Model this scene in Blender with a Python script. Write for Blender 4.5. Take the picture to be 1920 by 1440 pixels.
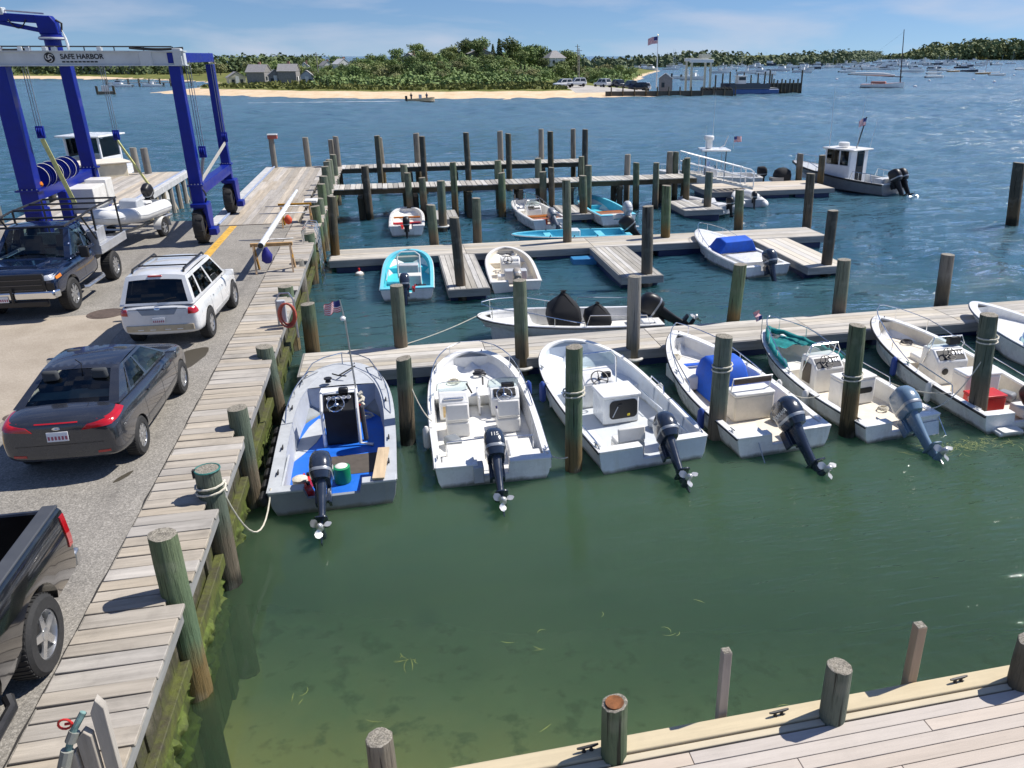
import bpy, bmesh, math, random
from mathutils import Vector, Matrix
R = math.radians
rnd = random.Random(7)
for o in list(bpy.data.objects): bpy.data.objects.remove(o)
scene = bpy.context.scene
COL = scene.collection
# ------------------------------------------------------------ camera
DECK = 1.5                      # quay level above the water (water = 0)
cam_d = bpy.data.cameras.new('camera')
cam = bpy.data.objects.new('camera', cam_d); COL.objects.link(cam)
cam.location = (0, 0, 7.3)
cam.rotation_euler = (R(90) - math.atan(616 / 1500), 0, -R(13))
cam_d.sensor_width = 36; cam_d.lens = 1500 / 1920 * 36
cam_d.shift_x = (960 - 1090) / 1920
cam_d.clip_start = .1; cam_d.clip_end = 9000
scene.camera = cam
# ------------------------------------------------------------ sky, sun, exposure
SUN = Vector((.74, .14, 1.0)).normalized()
world = bpy.data.worlds.new('World'); scene.world = world; world.use_nodes = True
nt = world.node_tree; nt.nodes.clear()
def nd(t, ty, **k):
    n = t.nodes.new(ty)
    for a, b in k.items():
        if a == 'i':
            for q, w in b.items(): n.inputs[q].default_value = w
        else: setattr(n, a, b)
    return n
sky = nd(nt, 'ShaderNodeTexSky', sky_type='NISHITA', sun_disc=False)
sky.sun_elevation = math.asin(SUN.z); sky.sun_rotation = math.atan2(SUN.x, SUN.y)
sky.air_density = 1.0; sky.dust_density = .1; sky.ozone_density = 1.6
hs = nd(nt, 'ShaderNodeHueSaturation', i={'Saturation': 1.3, 'Value': 1.03, 'Hue': .512})
tc = nd(nt, 'ShaderNodeTexCoord')
mp = nd(nt, 'ShaderNodeMapping'); mp.inputs['Scale'].default_value = (3.2, 3.2, 15); mp.inputs['Location'].default_value = (.35, .2, .3)
no = nd(nt, 'ShaderNodeTexNoise', i={'Scale': 1.5, 'Detail': 7, 'Roughness': .5, 'Distortion': .3})
cr = nd(nt, 'ShaderNodeValToRGB'); cr.color_ramp.elements[0].position = .46; cr.color_ramp.elements[1].position = .74
cr.color_ramp.elements[1].color = (.62, .62, .62, 1); cr.color_ramp.elements[0].color = (0, 0, 0, 1)
mx = nd(nt, 'ShaderNodeMix', data_type='RGBA')
mx.inputs['B'].default_value = (6.2, 6.5, 7.6, 1)
bg = nd(nt, 'ShaderNodeBackground', i={'Strength': .082}); wo = nd(nt, 'ShaderNodeOutputWorld')
rm = nd(nt, 'ShaderNodeVectorMath', operation='MULTIPLY_ADD'); rm.inputs[1].default_value = (1, 1, .86); rm.inputs[2].default_value = (0, 0, .115)   # lift the lookup clear of the yellow horizon haze
rn = nd(nt, 'ShaderNodeVectorMath', operation='NORMALIZE')
nt.links.new(tc.outputs['Generated'], rm.inputs[0]); nt.links.new(rm.outputs[0], rn.inputs[0]); nt.links.new(rn.outputs[0], sky.inputs['Vector'])
for a, b in ((sky.outputs[0], hs.inputs['Color']), (tc.outputs['Generated'], mp.inputs[0]), (mp.outputs[0], no.inputs['Vector']), (no.outputs['Fac'], cr.inputs[0]),
             (cr.outputs[0], mx.inputs['Factor']), (hs.outputs[0], mx.inputs['A']), (mx.outputs['Result'], bg.inputs[0]), (bg.outputs[0], wo.inputs[0])):
    nt.links.new(a, b)
sun_d = bpy.data.lights.new('sun', 'SUN'); sun_d.energy = 4.7; sun_d.angle = R(.53); sun_d.color = (1, .95, .88)
sun = bpy.data.objects.new('sun', sun_d); COL.objects.link(sun)
sun.rotation_euler = SUN.to_track_quat('Z', 'Y').to_euler(); sun.location = (20, 0, 30)
vs = scene.view_settings; vs.view_transform = 'Standard'; vs.look = 'None'; vs.exposure = .34; vs.gamma = 1
scene.render.engine = 'CYCLES'

# ------------------------------------------------------------ material helpers
def newmat(name):
    m = bpy.data.materials.new(name); m.use_nodes = True
    t = m.node_tree; return m, t, t.nodes['Principled BSDF']
def lk(t, a, b): t.links.new(a, b)
def ramp(t, fac, stops):
    n = nd(t, 'ShaderNodeValToRGB'); e = n.color_ramp.elements
    while len(e) < len(stops): e.new(.5)
    for q, (p, c) in zip(e, stops): q.position = p; q.color = tuple(c[:3]) + (1,)
    lk(t, fac, n.inputs[0]); return n.outputs[0]
def tex(t, ty='Noise', scale=5, detail=4, rough=.55, vec=None, sc=None, dist=0, obj=True):
    n = nd(t, 'ShaderNodeTex' + ty)
    if 'Scale' in n.inputs: n.inputs['Scale'].default_value = scale
    if ty == 'Noise': n.inputs['Detail'].default_value = detail; n.inputs['Roughness'].default_value = rough; n.inputs['Distortion'].default_value = dist
    if vec is None:
        c = nd(t, 'ShaderNodeTexCoord'); vec = c.outputs['Object'] if obj else nd(t, 'ShaderNodeNewGeometry').outputs['Position']
    if sc:
        m = nd(t, 'ShaderNodeMapping'); m.inputs['Scale'].default_value = sc; lk(t, vec, m.inputs[0]); vec = m.outputs[0]
    lk(t, vec, n.inputs['Vector']); return n.outputs[0]
def mixc(t, fac, a, b, blend='MIX'):
    n = nd(t, 'ShaderNodeMix', data_type='RGBA', blend_type=blend)
    for s, k in ((fac, 'Factor'), (a, 'A'), (b, 'B')):
        if hasattr(s, 'is_linked'): lk(t, s, n.inputs[k])
        elif k == 'Factor': n.inputs[k].default_value = s
        else: n.inputs[k].default_value = tuple(s[:3]) + (1,)
    return n.outputs['Result']
def math_(t, op, a, b=0, c=0):
    n = nd(t, 'ShaderNodeMath', operation=op)
    for i, s in enumerate((a, b, c)):
        if hasattr(s, 'is_linked'): lk(t, s, n.inputs[i])
        else: n.inputs[i].default_value = s
    return n.outputs[0]
def maprange(t, v, a, b, c=0, d=1):
    n = nd(t, 'ShaderNodeMapRange', i={'From Min': a, 'From Max': b, 'To Min': c, 'To Max': d}); lk(t, v, n.inputs[0]); return n.outputs[0]
def bump(t, bs, h, strength=.3, dist=.02):
    n = nd(t, 'ShaderNodeBump', i={'Strength': strength, 'Distance': dist}); lk(t, h, n.inputs['Height']); lk(t, n.outputs[0], bs.inputs['Normal']); return n
def objrand(t): return nd(t, 'ShaderNodeObjectInfo').outputs['Random']
def posz(t, axis='Z'):
    g = nd(t, 'ShaderNodeNewGeometry'); s = nd(t, 'ShaderNodeSeparateXYZ'); lk(t, g.outputs['Position'], s.inputs[0]); return s.outputs[axis]
MATS = {}
def simple(name, col, rough=.5, metal=0, var=.12, scale=4, dirt=0, dirtcol=(.12, .1, .07), coat=0, bmp=0, spec=.5, bscale=None, scum=False):
    """paint, plastic, metal: a base colour with faint blotches, optional grime and micro relief"""
    if name in MATS: return MATS[name]
    m, t, b = newmat(name)
    n = tex(t, scale=scale, detail=6, rough=.62)
    dark = tuple(c * (1 - var) for c in col); lite = tuple(min(1, c * (1 + var)) for c in col)
    c = ramp(t, n, [(.3, dark), (.7, lite)])
    if dirt:
        n2 = tex(t, scale=scale * 2.7, detail=8, rough=.7)
        f = maprange(t, n2, .52, .75, 0, dirt)
        c = mixc(t, f, c, dirtcol)
    if scum:      # slime line where a hull meets the water
        zz = math_(t, 'ADD', posz(t), math_(t, 'MULTIPLY', math_(t, 'SUBTRACT', n, .5), .14)); c = mixc(t, maprange(t, zz, .03, .10, .8, 0), c, (.11, .11, .05)); st_ = tex(t, scale=1, detail=4, sc=(5, 5, .8), obj=False); c = mixc(t, math_(t, 'MULTIPLY', maprange(t, st_, .55, .72, 0, .3), maprange(t, posz(t), .1, .7, 1, .2)), c, (.36, .31, .2))
    lk(t, c, b.inputs['Base Color'])
    r = maprange(t, n, .3, .7, max(.02, rough - .08), min(1, rough + .08)); lk(t, r, b.inputs['Roughness'])
    b.inputs['Metallic'].default_value = metal; b.inputs['Coat Weight'].default_value = coat; b.inputs['Coat Roughness'].default_value = .04
    b.inputs['Specular IOR Level'].default_value = spec
    if bmp: bump(t, b, tex(t, scale=bscale or scale * 12, detail=4), bmp, .01)
    MATS[name] = m; return m
def wood(name, col, axis=0, var=.3, grain=1.0, rough=.85, stain=.25, spread=.28):
    """sun-bleached board: long grain, per-board tint, dark checks"""
    if name in MATS: return MATS[name]
    m, t, b = newmat(name)
    s = [9, 9, 9]; s[axis] = .7; s2 = [70, 70, 70]; s2[axis] = 2.2
    info = nd(t, 'ShaderNodeObjectInfo'); c0 = nd(t, 'ShaderNodeTexCoord')
    off = nd(t, 'ShaderNodeVectorMath', operation='SCALE'); lk(t, info.outputs['Location'], off.inputs[0]); off.inputs['Scale'].default_value = 3.17
    ad = nd(t, 'ShaderNodeVectorMath', operation='ADD'); lk(t, c0.outputs['Object'], ad.inputs[0]); lk(t, off.outputs[0], ad.inputs[1])
    n = tex(t, scale=1, detail=6, rough=.65, sc=s, vec=ad.outputs[0]); n2 = tex(t, scale=1, detail=5, rough=.7, sc=s2, vec=ad.outputs[0])
    c = ramp(t, n, [(.25, [x * (1 - var) for x in col]), (.5, col), (.78, [min(1, x * (1 + var)) for x in col])])
    hv = nd(t, 'ShaderNodeHueSaturation'); lk(t, c, hv.inputs['Color'])
    lk(t, maprange(t, info.outputs['Random'], 0, 1, 1 - spread, 1 + spread), hv.inputs['Value'])
    r2 = math_(t, 'FRACT', math_(t, 'MULTIPLY', info.outputs['Random'], 17.3)); lk(t, maprange(t, r2, 0, 1, .6, 1.35), hv.inputs['Saturation'])
    f = maprange(t, n2, .58, .75, 0, .55 * grain); c = mixc(t, f, hv.outputs[0], [x * .35 for x in col])
    n3 = tex(t, scale=1.3, detail=5, rough=.7, obj=False)
    c = mixc(t, maprange(t, n3, .5, .75, 0, stain), c, (.09, .085, .075))
    lk(t, c, b.inputs['Base Color']); b.inputs['Roughness'].default_value = rough; b.inputs['Specular IOR Level'].default_value = .25
    bump(t, b, n2, .35, .012)
    MATS[name] = m; return m

# ------------------------------------------------------------ mesh builder
class MB:
    def __init__(s): s.v = []; s.f = []; s.mi = []
    def add(s, vs, fs, mi=0):
        o = len(s.v); s.v += [tuple(p) for p in vs]; s.f += [tuple(i + o for i in f) for f in fs]; s.mi += [mi] * len(fs); return s
    def box(s, c, d, rz=0, M=None, mi=0, taper=1.0):
        x, y, z = d[0] / 2, d[1] / 2, d[2] / 2; k = taper
        p = [Vector(q) for q in ((-x, -y, -z), (x, -y, -z), (x, y, -z), (-x, y, -z), (-x * k, -y * k, z), (x * k, -y * k, z), (x * k, y * k, z), (-x * k, y * k, z))]
        T = Matrix.Translation(c) @ (Matrix.Rotation(rz, 4, 'Z') if M is None else M.to_4x4())
        return s.add([T @ q for q in p], [(3, 2, 1, 0), (4, 5, 6, 7), (0, 1, 5, 4), (1, 2, 6, 5), (2, 3, 7, 6), (3, 0, 4, 7)], mi)
    def beam(s, a, b, w, h, mi=0, up=(0, 0, 1)):
        a, b = Vector(a), Vector(b); d = b - a; L = d.length; z = d.normalized(); x = Vector(up).cross(z)
        if x.length < 1e-4: x = Vector((1, 0, 0)).cross(z)
        x.normalize(); y = z.cross(x)
        return s.box((a + b) / 2, (w, h, L), M=Matrix((x, y, z)).transposed(), mi=mi)
    def prism(s, poly, a, b, axis='z', mi=0):
        def q(p, h): return {'z': (p[0], p[1], h), 'x': (h, p[0], p[1]), 'y': (p[0], h, p[1])}[axis]
        n = len(poly); ar = sum(poly[i][0] * poly[(i + 1) % n][1] - poly[(i + 1) % n][0] * poly[i][1] for i in range(n))
        if (ar < 0) != (axis == 'y'): poly = poly[::-1]
        vs = [q(p, min(a, b)) for p in poly] + [q(p, max(a, b)) for p in poly]
        return s.add(vs, [tuple(range(n - 1, -1, -1)), tuple(range(n, 2 * n))] + [(i, (i + 1) % n, n + (i + 1) % n, n + i) for i in range(n)], mi)
    def loft(s, rings, closed=True, cap0=True, cap1=True, mi=0, flip=False):
        n = len(rings[0]); vs = [p for r in rings for p in r]; fs = []
        for i in range(len(rings) - 1):
            for j in range(n if closed else n - 1):
                k = (j + 1) % n; fs.append((i * n + j, i * n + k, (i + 1) * n + k, (i + 1) * n + j))
        if closed and cap0: fs.append(tuple(range(n - 1, -1, -1)))
        if closed and cap1: fs.append(tuple((len(rings) - 1) * n + j for j in range(n)))
        if flip: fs = [f[::-1] for f in fs]
        return s.add(vs, fs, mi)
    def tube(s, pts, r, n=8, closed=False, mi=0, cap=True):
        pts = [Vector(p) for p in pts]; m = len(pts); rings = []; prev = None
        for i, p in enumerate(pts):
            a = pts[i - 1] if (i or closed) else p; b = pts[(i + 1) % m] if (i < m - 1 or closed) else p
            t = (b - a).normalized()
            if prev is None: x = t.orthogonal().normalized()
            else:
                x = prev - t * prev.dot(t); x = x.normalized() if x.length > 1e-5 else t.orthogonal().normalized()
            prev = x; y = t.cross(x); rr = r[i] if isinstance(r, (list, tuple)) else r
            rings.append([p + x * math.cos(2 * math.pi * k / n) * rr + y * math.sin(2 * math.pi * k / n) * rr for k in range(n)])
        if closed: rings.append(rings[0])
        return s.loft(rings, True, cap and not closed, cap and not closed, mi)
    def lathe(s, prof, n=16, c=(0, 0, 0), M=None, mi=0, caps=True):
        rings = [[Vector((r * math.cos(2 * math.pi * k / n), r * math.sin(2 * math.pi * k / n), z)) for k in range(n)] for r, z in prof]
        T = Matrix.Translation(c) @ (M.to_4x4() if M is not None else Matrix())
        return s.loft([[T @ p for p in r] for r in rings], True, caps, caps, mi)
    def patch(s, fn, nu, nv, mi=0, flip=False):
        vs = [fn(i / nu, j / nv) for j in range(nv + 1) for i in range(nu + 1)]; w = nu + 1
        fs = [(j * w + i, j * w + i + 1, (j + 1) * w + i + 1, (j + 1) * w + i) for j in range(nv) for i in range(nu)]
        return s.add(vs, [f[::-1] for f in fs] if flip else fs, mi)
    def quad(s, a, b, c, d, th=0, mi=0):
        a, b, c, d = map(Vector, (a, b, c, d))
        if not th: return s.add([a, b, c, d], [(0, 1, 2, 3)], mi)
        n = (b - a).cross(d - a).normalized() * th
        return s.loft([[a - n, b - n, c - n, d - n], [a, b, c, d]], mi=mi)
    def xf(s, M): s.v = [tuple(M @ Vector(p)) for p in s.v]; return s
    def mesh(s, name, angle=35):
        me = bpy.data.meshes.new(name); me.from_pydata(s.v, [], s.f); me.update()
        if any(s.mi): me.polygons.foreach_set('material_index', s.mi)
        me.shade_smooth(); me.set_sharp_from_angle(angle=R(angle)); return me
    def build(s, name, mats, parent=None, loc=(0, 0, 0), bev=0, angle=35, sub=0, seg=2, rz=0, fix=False):
        me = s.mesh(name, angle)
        if fix:
            bm = bmesh.new(); bm.from_mesh(me); bmesh.ops.remove_doubles(bm, verts=bm.verts, dist=1e-4); bmesh.ops.recalc_face_normals(bm, faces=bm.faces); bm.to_mesh(me); bm.free()
            me.shade_smooth(); me.set_sharp_from_angle(angle=R(angle))
        return link(name, me, mats, parent, loc, bev, sub, seg, rz)
def link(name, me, mats=None, parent=None, loc=(0, 0, 0), bev=0, sub=0, seg=2, rz=0):
    if mats is not None:
        if not isinstance(mats, (list, tuple)): mats = [mats]
        if not me.materials:
            for q in mats: me.materials.append(q)
    o = bpy.data.objects.new(name, me); COL.objects.link(o); o.location = loc
    if rz: o.rotation_euler.z = rz
    if parent is not None: o.parent = parent
    if sub: md = o.modifiers.new('sub', 'SUBSURF'); md.levels = md.render_levels = sub
    if bev:
        md = o.modifiers.new('bev', 'BEVEL'); md.width = bev; md.segments = seg; md.limit_method = 'ANGLE'; md.angle_limit = R(40)
    return o
def tag(o, label, cat, group=None):
    o['label'] = label; o['category'] = cat
    if group: o['group'] = group
    return o
def struct(o, label=None):
    o['kind'] = 'structure'
    if label: o['label'] = label
    return o
def thing(name, label, cat, loc=(0, 0, 0), rz=0, group=None):
    o = bpy.data.objects.new(name, None); COL.objects.link(o); o.empty_display_size = .2
    o.location = loc; o.rotation_euler = (0, 0, rz); return tag(o, label, cat, group)
def copy_tree(o, parent=None):
    c = o.copy(); COL.objects.link(c); c.parent = parent
    for ch in list(o.children): copy_tree(ch, c)
    return c
def circ(r, n, z=0, ph=0): return [(r * math.cos(2 * math.pi * k / n + ph), r * math.sin(2 * math.pi * k / n + ph), z) for k in range(n)]
def rrect(w, h, r, n=4):
    """rounded rectangle outline centred on 0, counter-clockwise"""
    p = []
    for cx, cy, a in ((w / 2 - r, h / 2 - r, 0), (-w / 2 + r, h / 2 - r, 90), (-w / 2 + r, -h / 2 + r, 180), (w / 2 - r, -h / 2 + r, 270)):
        p += [(cx + r * math.cos(R(a + 90 * k / n)), cy + r * math.sin(R(a + 90 * k / n))) for k in range(n + 1)]
    return p
def sag(a, b, drop, n=12):
    a, b = Vector(a), Vector(b)
    return [a.lerp(b, k / n) - Vector((0, 0, drop * 4 * (k / n) * (1 - k / n))) for k in range(n + 1)]
ORD = ['nearest', 'second', 'third', 'fourth', 'fifth', 'sixth', 'seventh', 'eighth', 'ninth', 'tenth', 'eleventh', 'twelfth', 'thirteenth', 'fourteenth', 'fifteenth', 'sixteenth', 'seventeenth', 'eighteenth', 'nineteenth', 'twentieth']
def text_mesh(body, size, name='lettering', extrude=.003, bold=False):
    cu = bpy.data.curves.new('txt', 'FONT'); cu.body = body; cu.size = size; cu.extrude = extrude; cu.align_x = 'CENTER'; cu.align_y = 'CENTER'
    if bold: cu.offset = size * .018
    ob = bpy.data.objects.new('txt', cu); COL.objects.link(ob); bpy.context.view_layer.update()
    me = bpy.data.meshes.new_from_object(ob.evaluated_get(bpy.context.evaluated_depsgraph_get())); me.name = name
    bpy.data.objects.remove(ob); bpy.data.curves.remove(cu); me.materials.clear(); return me
# ============================================================ SETTING
# ---- water: real reflections over a turbid, half transparent body; wind ripples grow away from the sheltered basin
def water_mat():
    m, t, b = newmat('harbour water'); t.nodes.remove(b)
    out = t.nodes['Material Output']
    x, y = posz(t, 'X'), posz(t, 'Y')
    g = nd(t, 'ShaderNodeNewGeometry').outputs['Position']
    wob = tex(t, scale=.09, detail=3, vec=g)
    shel = math_(t, 'ADD', math_(t, 'ADD', y, math_(t, 'MULTIPLY', x, .75)), math_(t, 'MULTIPLY', wob, 10))
    far = maprange(t, y, 45, 160, 1, 1.35)
    rot = nd(t, 'ShaderNodeMapping'); rot.inputs['Rotation'].default_value = (0, 0, R(24)); rot.inputs['Scale'].default_value = (.55, 1.5, 1); lk(t, g, rot.inputs[0])
    a = tex(t, scale=1.35, detail=5, rough=.55, vec=rot.outputs[0], dist=.4); c = tex(t, scale=.42, detail=3, vec=rot.outputs[0]); e = tex(t, scale=.13, detail=3, vec=rot.outputs[0]); gust = tex(t, scale=.018, detail=4, vec=rot.outputs[0])
    wind = math_(t, 'MULTIPLY', maprange(t, shel, 13, 40, .035, 1), maprange(t, gust, .35, .65, .75, 1.3))
    h = math_(t, 'ADD', math_(t, 'MULTIPLY', a, .6), math_(t, 'ADD', math_(t, 'MULTIPLY', c, .9), math_(t, 'MULTIPLY', e, 3.2)))
    fine = nd(t, 'ShaderNodeMapping'); fine.inputs['Rotation'].default_value = (0, 0, R(-38)); fine.inputs['Scale'].default_value = (1.2, 6.5, 1); lk(t, g, fine.inputs[0])
    fr = tex(t, scale=1.5, detail=2, rough=.4, vec=fine.outputs[0], dist=.6)
    fmask = maprange(t, math_(t, 'ADD', math_(t, 'SUBTRACT', x, math_(t, 'MULTIPLY', y, .12)), math_(t, 'MULTIPLY', wob, 3)), 2.2, 6.5, 0, .07)
    h = math_(t, 'ADD', math_(t, 'MULTIPLY', h, math_(t, 'MULTIPLY', wind, far)), math_(t, 'MULTIPLY', fr, fmask))
    bp = nd(t, 'ShaderNodeBump', i={'Strength': 1.0, 'Distance': .36}); lk(t, h, bp.inputs['Height'])
    fre = nd(t, 'ShaderNodeFresnel', i={'IOR': 1.33}); lk(t, bp.outputs[0], fre.inputs['Normal'])
    gl = nd(t, 'ShaderNodeBsdfGlossy', i={'Color': (1, 1, 1, 1)}); lk(t, math_(t, 'MULTIPLY', maprange(t, shel, 25, 140, .03, .2), maprange(t, gust, .35, .65, .45, 1.25)), gl.inputs['Roughness']); lk(t, bp.outputs[0], gl.inputs['Normal'])
    blot = tex(t, scale=.16, detail=4, vec=g)
    deep = maprange(t, math_(t, 'ADD', y, math_(t, 'MULTIPLY', x, .15)), 12, 30, 0, 1)
    tc_ = ramp(t, blot, [(.35, (.046, .086, .050)), (.68, (.058, .102, .058))])
    tc_ = mixc(t, deep, tc_, (.026, .085, .12)); tc_ = mixc(t, maprange(t, shel, 45, 110, 0, 1), tc_, (.075, .155, .21))  # far body colour raised in place of stronger sky reflection
    df = nd(t, 'ShaderNodeSubsurfaceScattering', falloff='BURLEY', i={'Scale': 1.0, 'Radius': (.7, 1.1, .9)}); lk(t, tc_, df.inputs['Color'])
    tr = nd(t, 'ShaderNodeBsdfTransparent', i={'Color': (.84, .92, .70, 1)})
    body = nd(t, 'ShaderNodeMixShader'); lk(t, maprange(t, math_(t, 'ADD', y, math_(t, 'MULTIPLY', x, .3)), 5, 13, .22, .93), body.inputs[0]); lk(t, tr.outputs[0], body.inputs[1]); lk(t, df.outputs[0], body.inputs[2])
    fin = nd(t, 'ShaderNodeMixShader'); lk(t, fre.outputs[0], fin.inputs[0]); lk(t, body.outputs[0], fin.inputs[1]); lk(t, gl.outputs[0], fin.inputs[2])
    lk(t, fin.outputs[0], out.inputs['Surface']); return m
import numpy as np
def water_mesh():
    """one sheet: fine wind waves as geometry from the basin out to the anchorage, flat beyond"""
    NR, NC = 520, 760; v = np.linspace(0, 1, NR); Y = 9 + 391 * v ** 1.75; U = np.linspace(-1, 1, NC); U = np.sign(U) * np.abs(U) ** 1.15
    yy, uu = np.meshgrid(Y, U, indexing='ij'); xx = .28 * yy + uu * (34 + .95 * yy)
    rg = np.random.RandomState(5); z = np.zeros_like(xx); dist = np.sqrt(xx ** 2 + yy ** 2)
    for i in range(46):
        lam = .85 * (8.5 / .85) ** (i / 45.); th = rg.normal(R(-70), .85); k = 2 * np.pi / lam; sp = 1.1 * (yy[1:2, :1] * 0 + 1); cell = np.maximum(.3, .0042 * dist)
        fade = np.clip((lam / cell - 2.4) / 2, 0, 1); amp = .025 / k * (.8 if lam > 3 else 1.25)
        ph = k * (xx * np.cos(th) + yy * np.sin(th)) + rg.uniform(0, 6.28) + .8 * np.sin(xx * .11 + i) * np.cos(yy * .07 + 2 * i); z += fade * amp * np.sin(ph)
    shel = yy + .75 * xx; wind = np.clip((shel - 15) / 30, 0, 1); wind = wind * wind * (3 - 2 * wind)
    patch = .75 + .35 * np.sin(xx * .05 + 1.7 * np.sin(yy * .031)) * np.sin(yy * .043 + 1.3 * np.sin(xx * .027)); edge = np.clip((1 - np.abs(uu)) / .06, 0, 1) * np.clip((1 - v[:, None]) / .05, 0, 1) * np.clip(v[:, None] / .03, 0, 1)
    z *= wind * patch * edge * np.clip(dist / 60, 1, 1.7)
    co = np.stack([xx, yy, z], -1).reshape(-1, 3); idx = np.arange(NR * NC).reshape(NR, NC); f = np.stack([idx[:-1, :-1], idx[:-1, 1:], idx[1:, 1:], idx[1:, :-1]], -1).reshape(-1, 4)
    ex = np.array([[-6000, -200, 0], [6000, -200, 0], [6000, 8000, 0], [-6000, 8000, 0]], float); n0 = len(co); co = np.concatenate([co, ex]); c00, c01, c11, c10 = idx[0, 0], idx[0, -1], idx[-1, -1], idx[-1, 0]
    ngon = [[n0, n0 + 1] + list(idx[0, ::-1][0:1]) + list(idx[0, ::-1][1:]), [n0 + 1, n0 + 2] + list(idx[::-1, -1]), [n0 + 2, n0 + 3] + list(idx[-1, :]), [n0 + 3, n0] + list(idx[:, 0])]
    me = bpy.data.meshes.new('water'); lv = np.concatenate([f.ravel()] + [np.array(q) for q in ngon]); tot = np.concatenate([np.full(len(f), 4), [len(q) for q in ngon]]); st = np.concatenate([[0], np.cumsum(tot)[:-1]])
    me.vertices.add(len(co)); me.vertices.foreach_set('co', co.ravel()); me.loops.add(len(lv)); me.loops.foreach_set('vertex_index', lv.astype(np.int32)); me.polygons.add(len(tot)); me.polygons.foreach_set('loop_start', st.astype(np.int32)); me.update(calc_edges=True); me.validate(); me.shade_smooth(); return me
w = struct(link('water', water_mesh(), water_mat()))
# ---- seabed: sand and weed, colour darkened away from the quay for light lost with depth
m, t, b = newmat('seabed sand with depth darkening')
n1 = tex(t, scale=.35, detail=6, rough=.6, obj=False); n2 = tex(t, scale=2.4, detail=5, obj=False); n3 = tex(t, 'Voronoi', scale=5.5, obj=False)
d = math_(t, 'ADD', math_(t, 'MULTIPLY', posz(t, 'X'), .5), math_(t, 'ADD', posz(t, 'Y'), math_(t, 'MULTIPLY', n1, 7)))
c = ramp(t, maprange(t, d, 7, 17), [(0, (.50, .42, .22)), (.3, (.40, .36, .19)), (.65, (.2, .26, .18)), (1, (.06, .11, .09))])
c = mixc(t, maprange(t, n2, .54, .66, 0, .65), c, (.06, .075, .03))
c = mixc(t, maprange(t, n3, .0, .05, .6, 0), c, (.75, .72, .6))
lk(t, c, b.inputs['Base Color']); b.inputs['Roughness'].default_value = 1; MATS['seabed'] = m
s = MB(); s.patch(lambda u, v: (-40 + 80 * u, -12 + 60 * v, -1.1 - 1.6 * min(1, max(0, (-12 + 60 * v + (-40 + 80 * u) * .4 - 5) / 14)) + .09 * math.sin(u * 140) * math.sin(v * 96)), 60, 60)
s.quad((-6000, 48, -4), (6000, 48, -4), (6000, 8000, -4), (-6000, 8000, -4)); s.quad((-6000, -200, -4.2), (6000, -200, -4.2), (6000, 48, -4.2), (-6000, 48, -4.2))
struct(s.build('seabed', m))

# ---- yard
def asphalt_mat():
    m, t, b = newmat('worn asphalt')
    n1 = tex(t, scale=.5, detail=6, rough=.65, obj=False); n2 = tex(t, scale=45, detail=3, obj=False); n3 = tex(t, scale=3.2, detail=6, rough=.7, obj=False); v = tex(t, 'Voronoi', scale=70, obj=False)
    c = ramp(t, n1, [(.3, (.25, .24, .22)), (.55, (.315, .30, .275)), (.75, (.38, .36, .325))])
    c = mixc(t, .75, c, ramp(t, n2, [(.33, (.07, .07, .068)), (.47, (.3, .29, .27)), (.53, (.35, .335, .31)), (.7, (.82, .79, .74))]), 'SOFT_LIGHT')
    c = mixc(t, maprange(t, v, .1, .32, .5, 0), c, (.55, .53, .49))
    c = mixc(t, maprange(t, n3, .56, .74, 0, .5), c, (.12, .11, .1)); tk = tex(t, scale=1, detail=5, rough=.6, sc=(2.1, .16, 1), obj=False); c = mixc(t, maprange(t, tk, .54, .7, 0, .5), c, (.15, .14, .125)); oil = tex(t, scale=.75, detail=6, rough=.72, obj=False, dist=.4); c = mixc(t, maprange(t, oil, .60, .70, 0, .55), c, (.075, .07, .062))
    lk(t, c, b.inputs['Base Color']); b.inputs['Roughness'].default_value = .9; b.inputs['Specular IOR Level'].default_value = .2
    bump(t, b, n2, .5, .012); return m
ASPH = asphalt_mat()
ya = MB()
ya.prism([(-90, -25), (-3.76, -25), (-3.76, 31.62), (-6.3, 31.62), (-6.3, 33.0), (-90, 33.0)], -1.5, DECK)
yard = struct(ya.build('ground', ASPH), 'worn grey asphalt yard beside the boardwalk')
m, t, b = newmat('sandy concrete')
n1 = tex(t, scale=.8, detail=7, rough=.65, obj=False); n2 = tex(t, scale=30, detail=4, obj=False)
c = ramp(t, n1, [(.28, (.28, .235, .18)), (.52, (.36, .31, .245)), (.75, (.44, .38, .31))])
c = mixc(t, .45, c, ramp(t, n2, [(.35, (.3, .3, .3)), (.65, (.7, .7, .7))]), 'SOFT_LIGHT'); lk(t, c, b.inputs['Base Color']); b.inputs['Roughness'].default_value = .92; bump(t, b, n2, .3, .008)
TAN = m
p = [(-24, 11.5), (-7.2, 12.6), (-6.75, 14.9), (-6.4, 15.8), (-6.2, 17.2), (-6.32, 18.6), (-6.35, 20.3), (-7.2, 20.75), (-9, 20.6), (-24, 21.2)]
struct(MB().prism(p, DECK - .02, DECK + .004).build('concrete_apron', TAN), 'tan sandy concrete apron in the yard')
def crackm():
    m, t, b = newmat('dark crack'); b.inputs['Base Color'].default_value = (.03, .028, .026, 1); b.inputs['Roughness'].default_value = 1; return m
CRK = crackm()
YEL = simple('worn yellow paint', (.62, .36, .05), .8, var=.35, scale=7, dirt=.9, dirtcol=(.26, .24, .2))
for y0, y1, x0, x1 in ((26.2, 31.5, -6.0, -5.74), (12.6, 13.0, -9, -6.9)):
    struct(MB().prism([(x0, y0), (x1, y0 + .05), (x1 + .02, y1), (x0 + .03, y1)], DECK, DECK + .009).build('yellow_line', YEL), 'worn yellow paint line on the yard')
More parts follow.
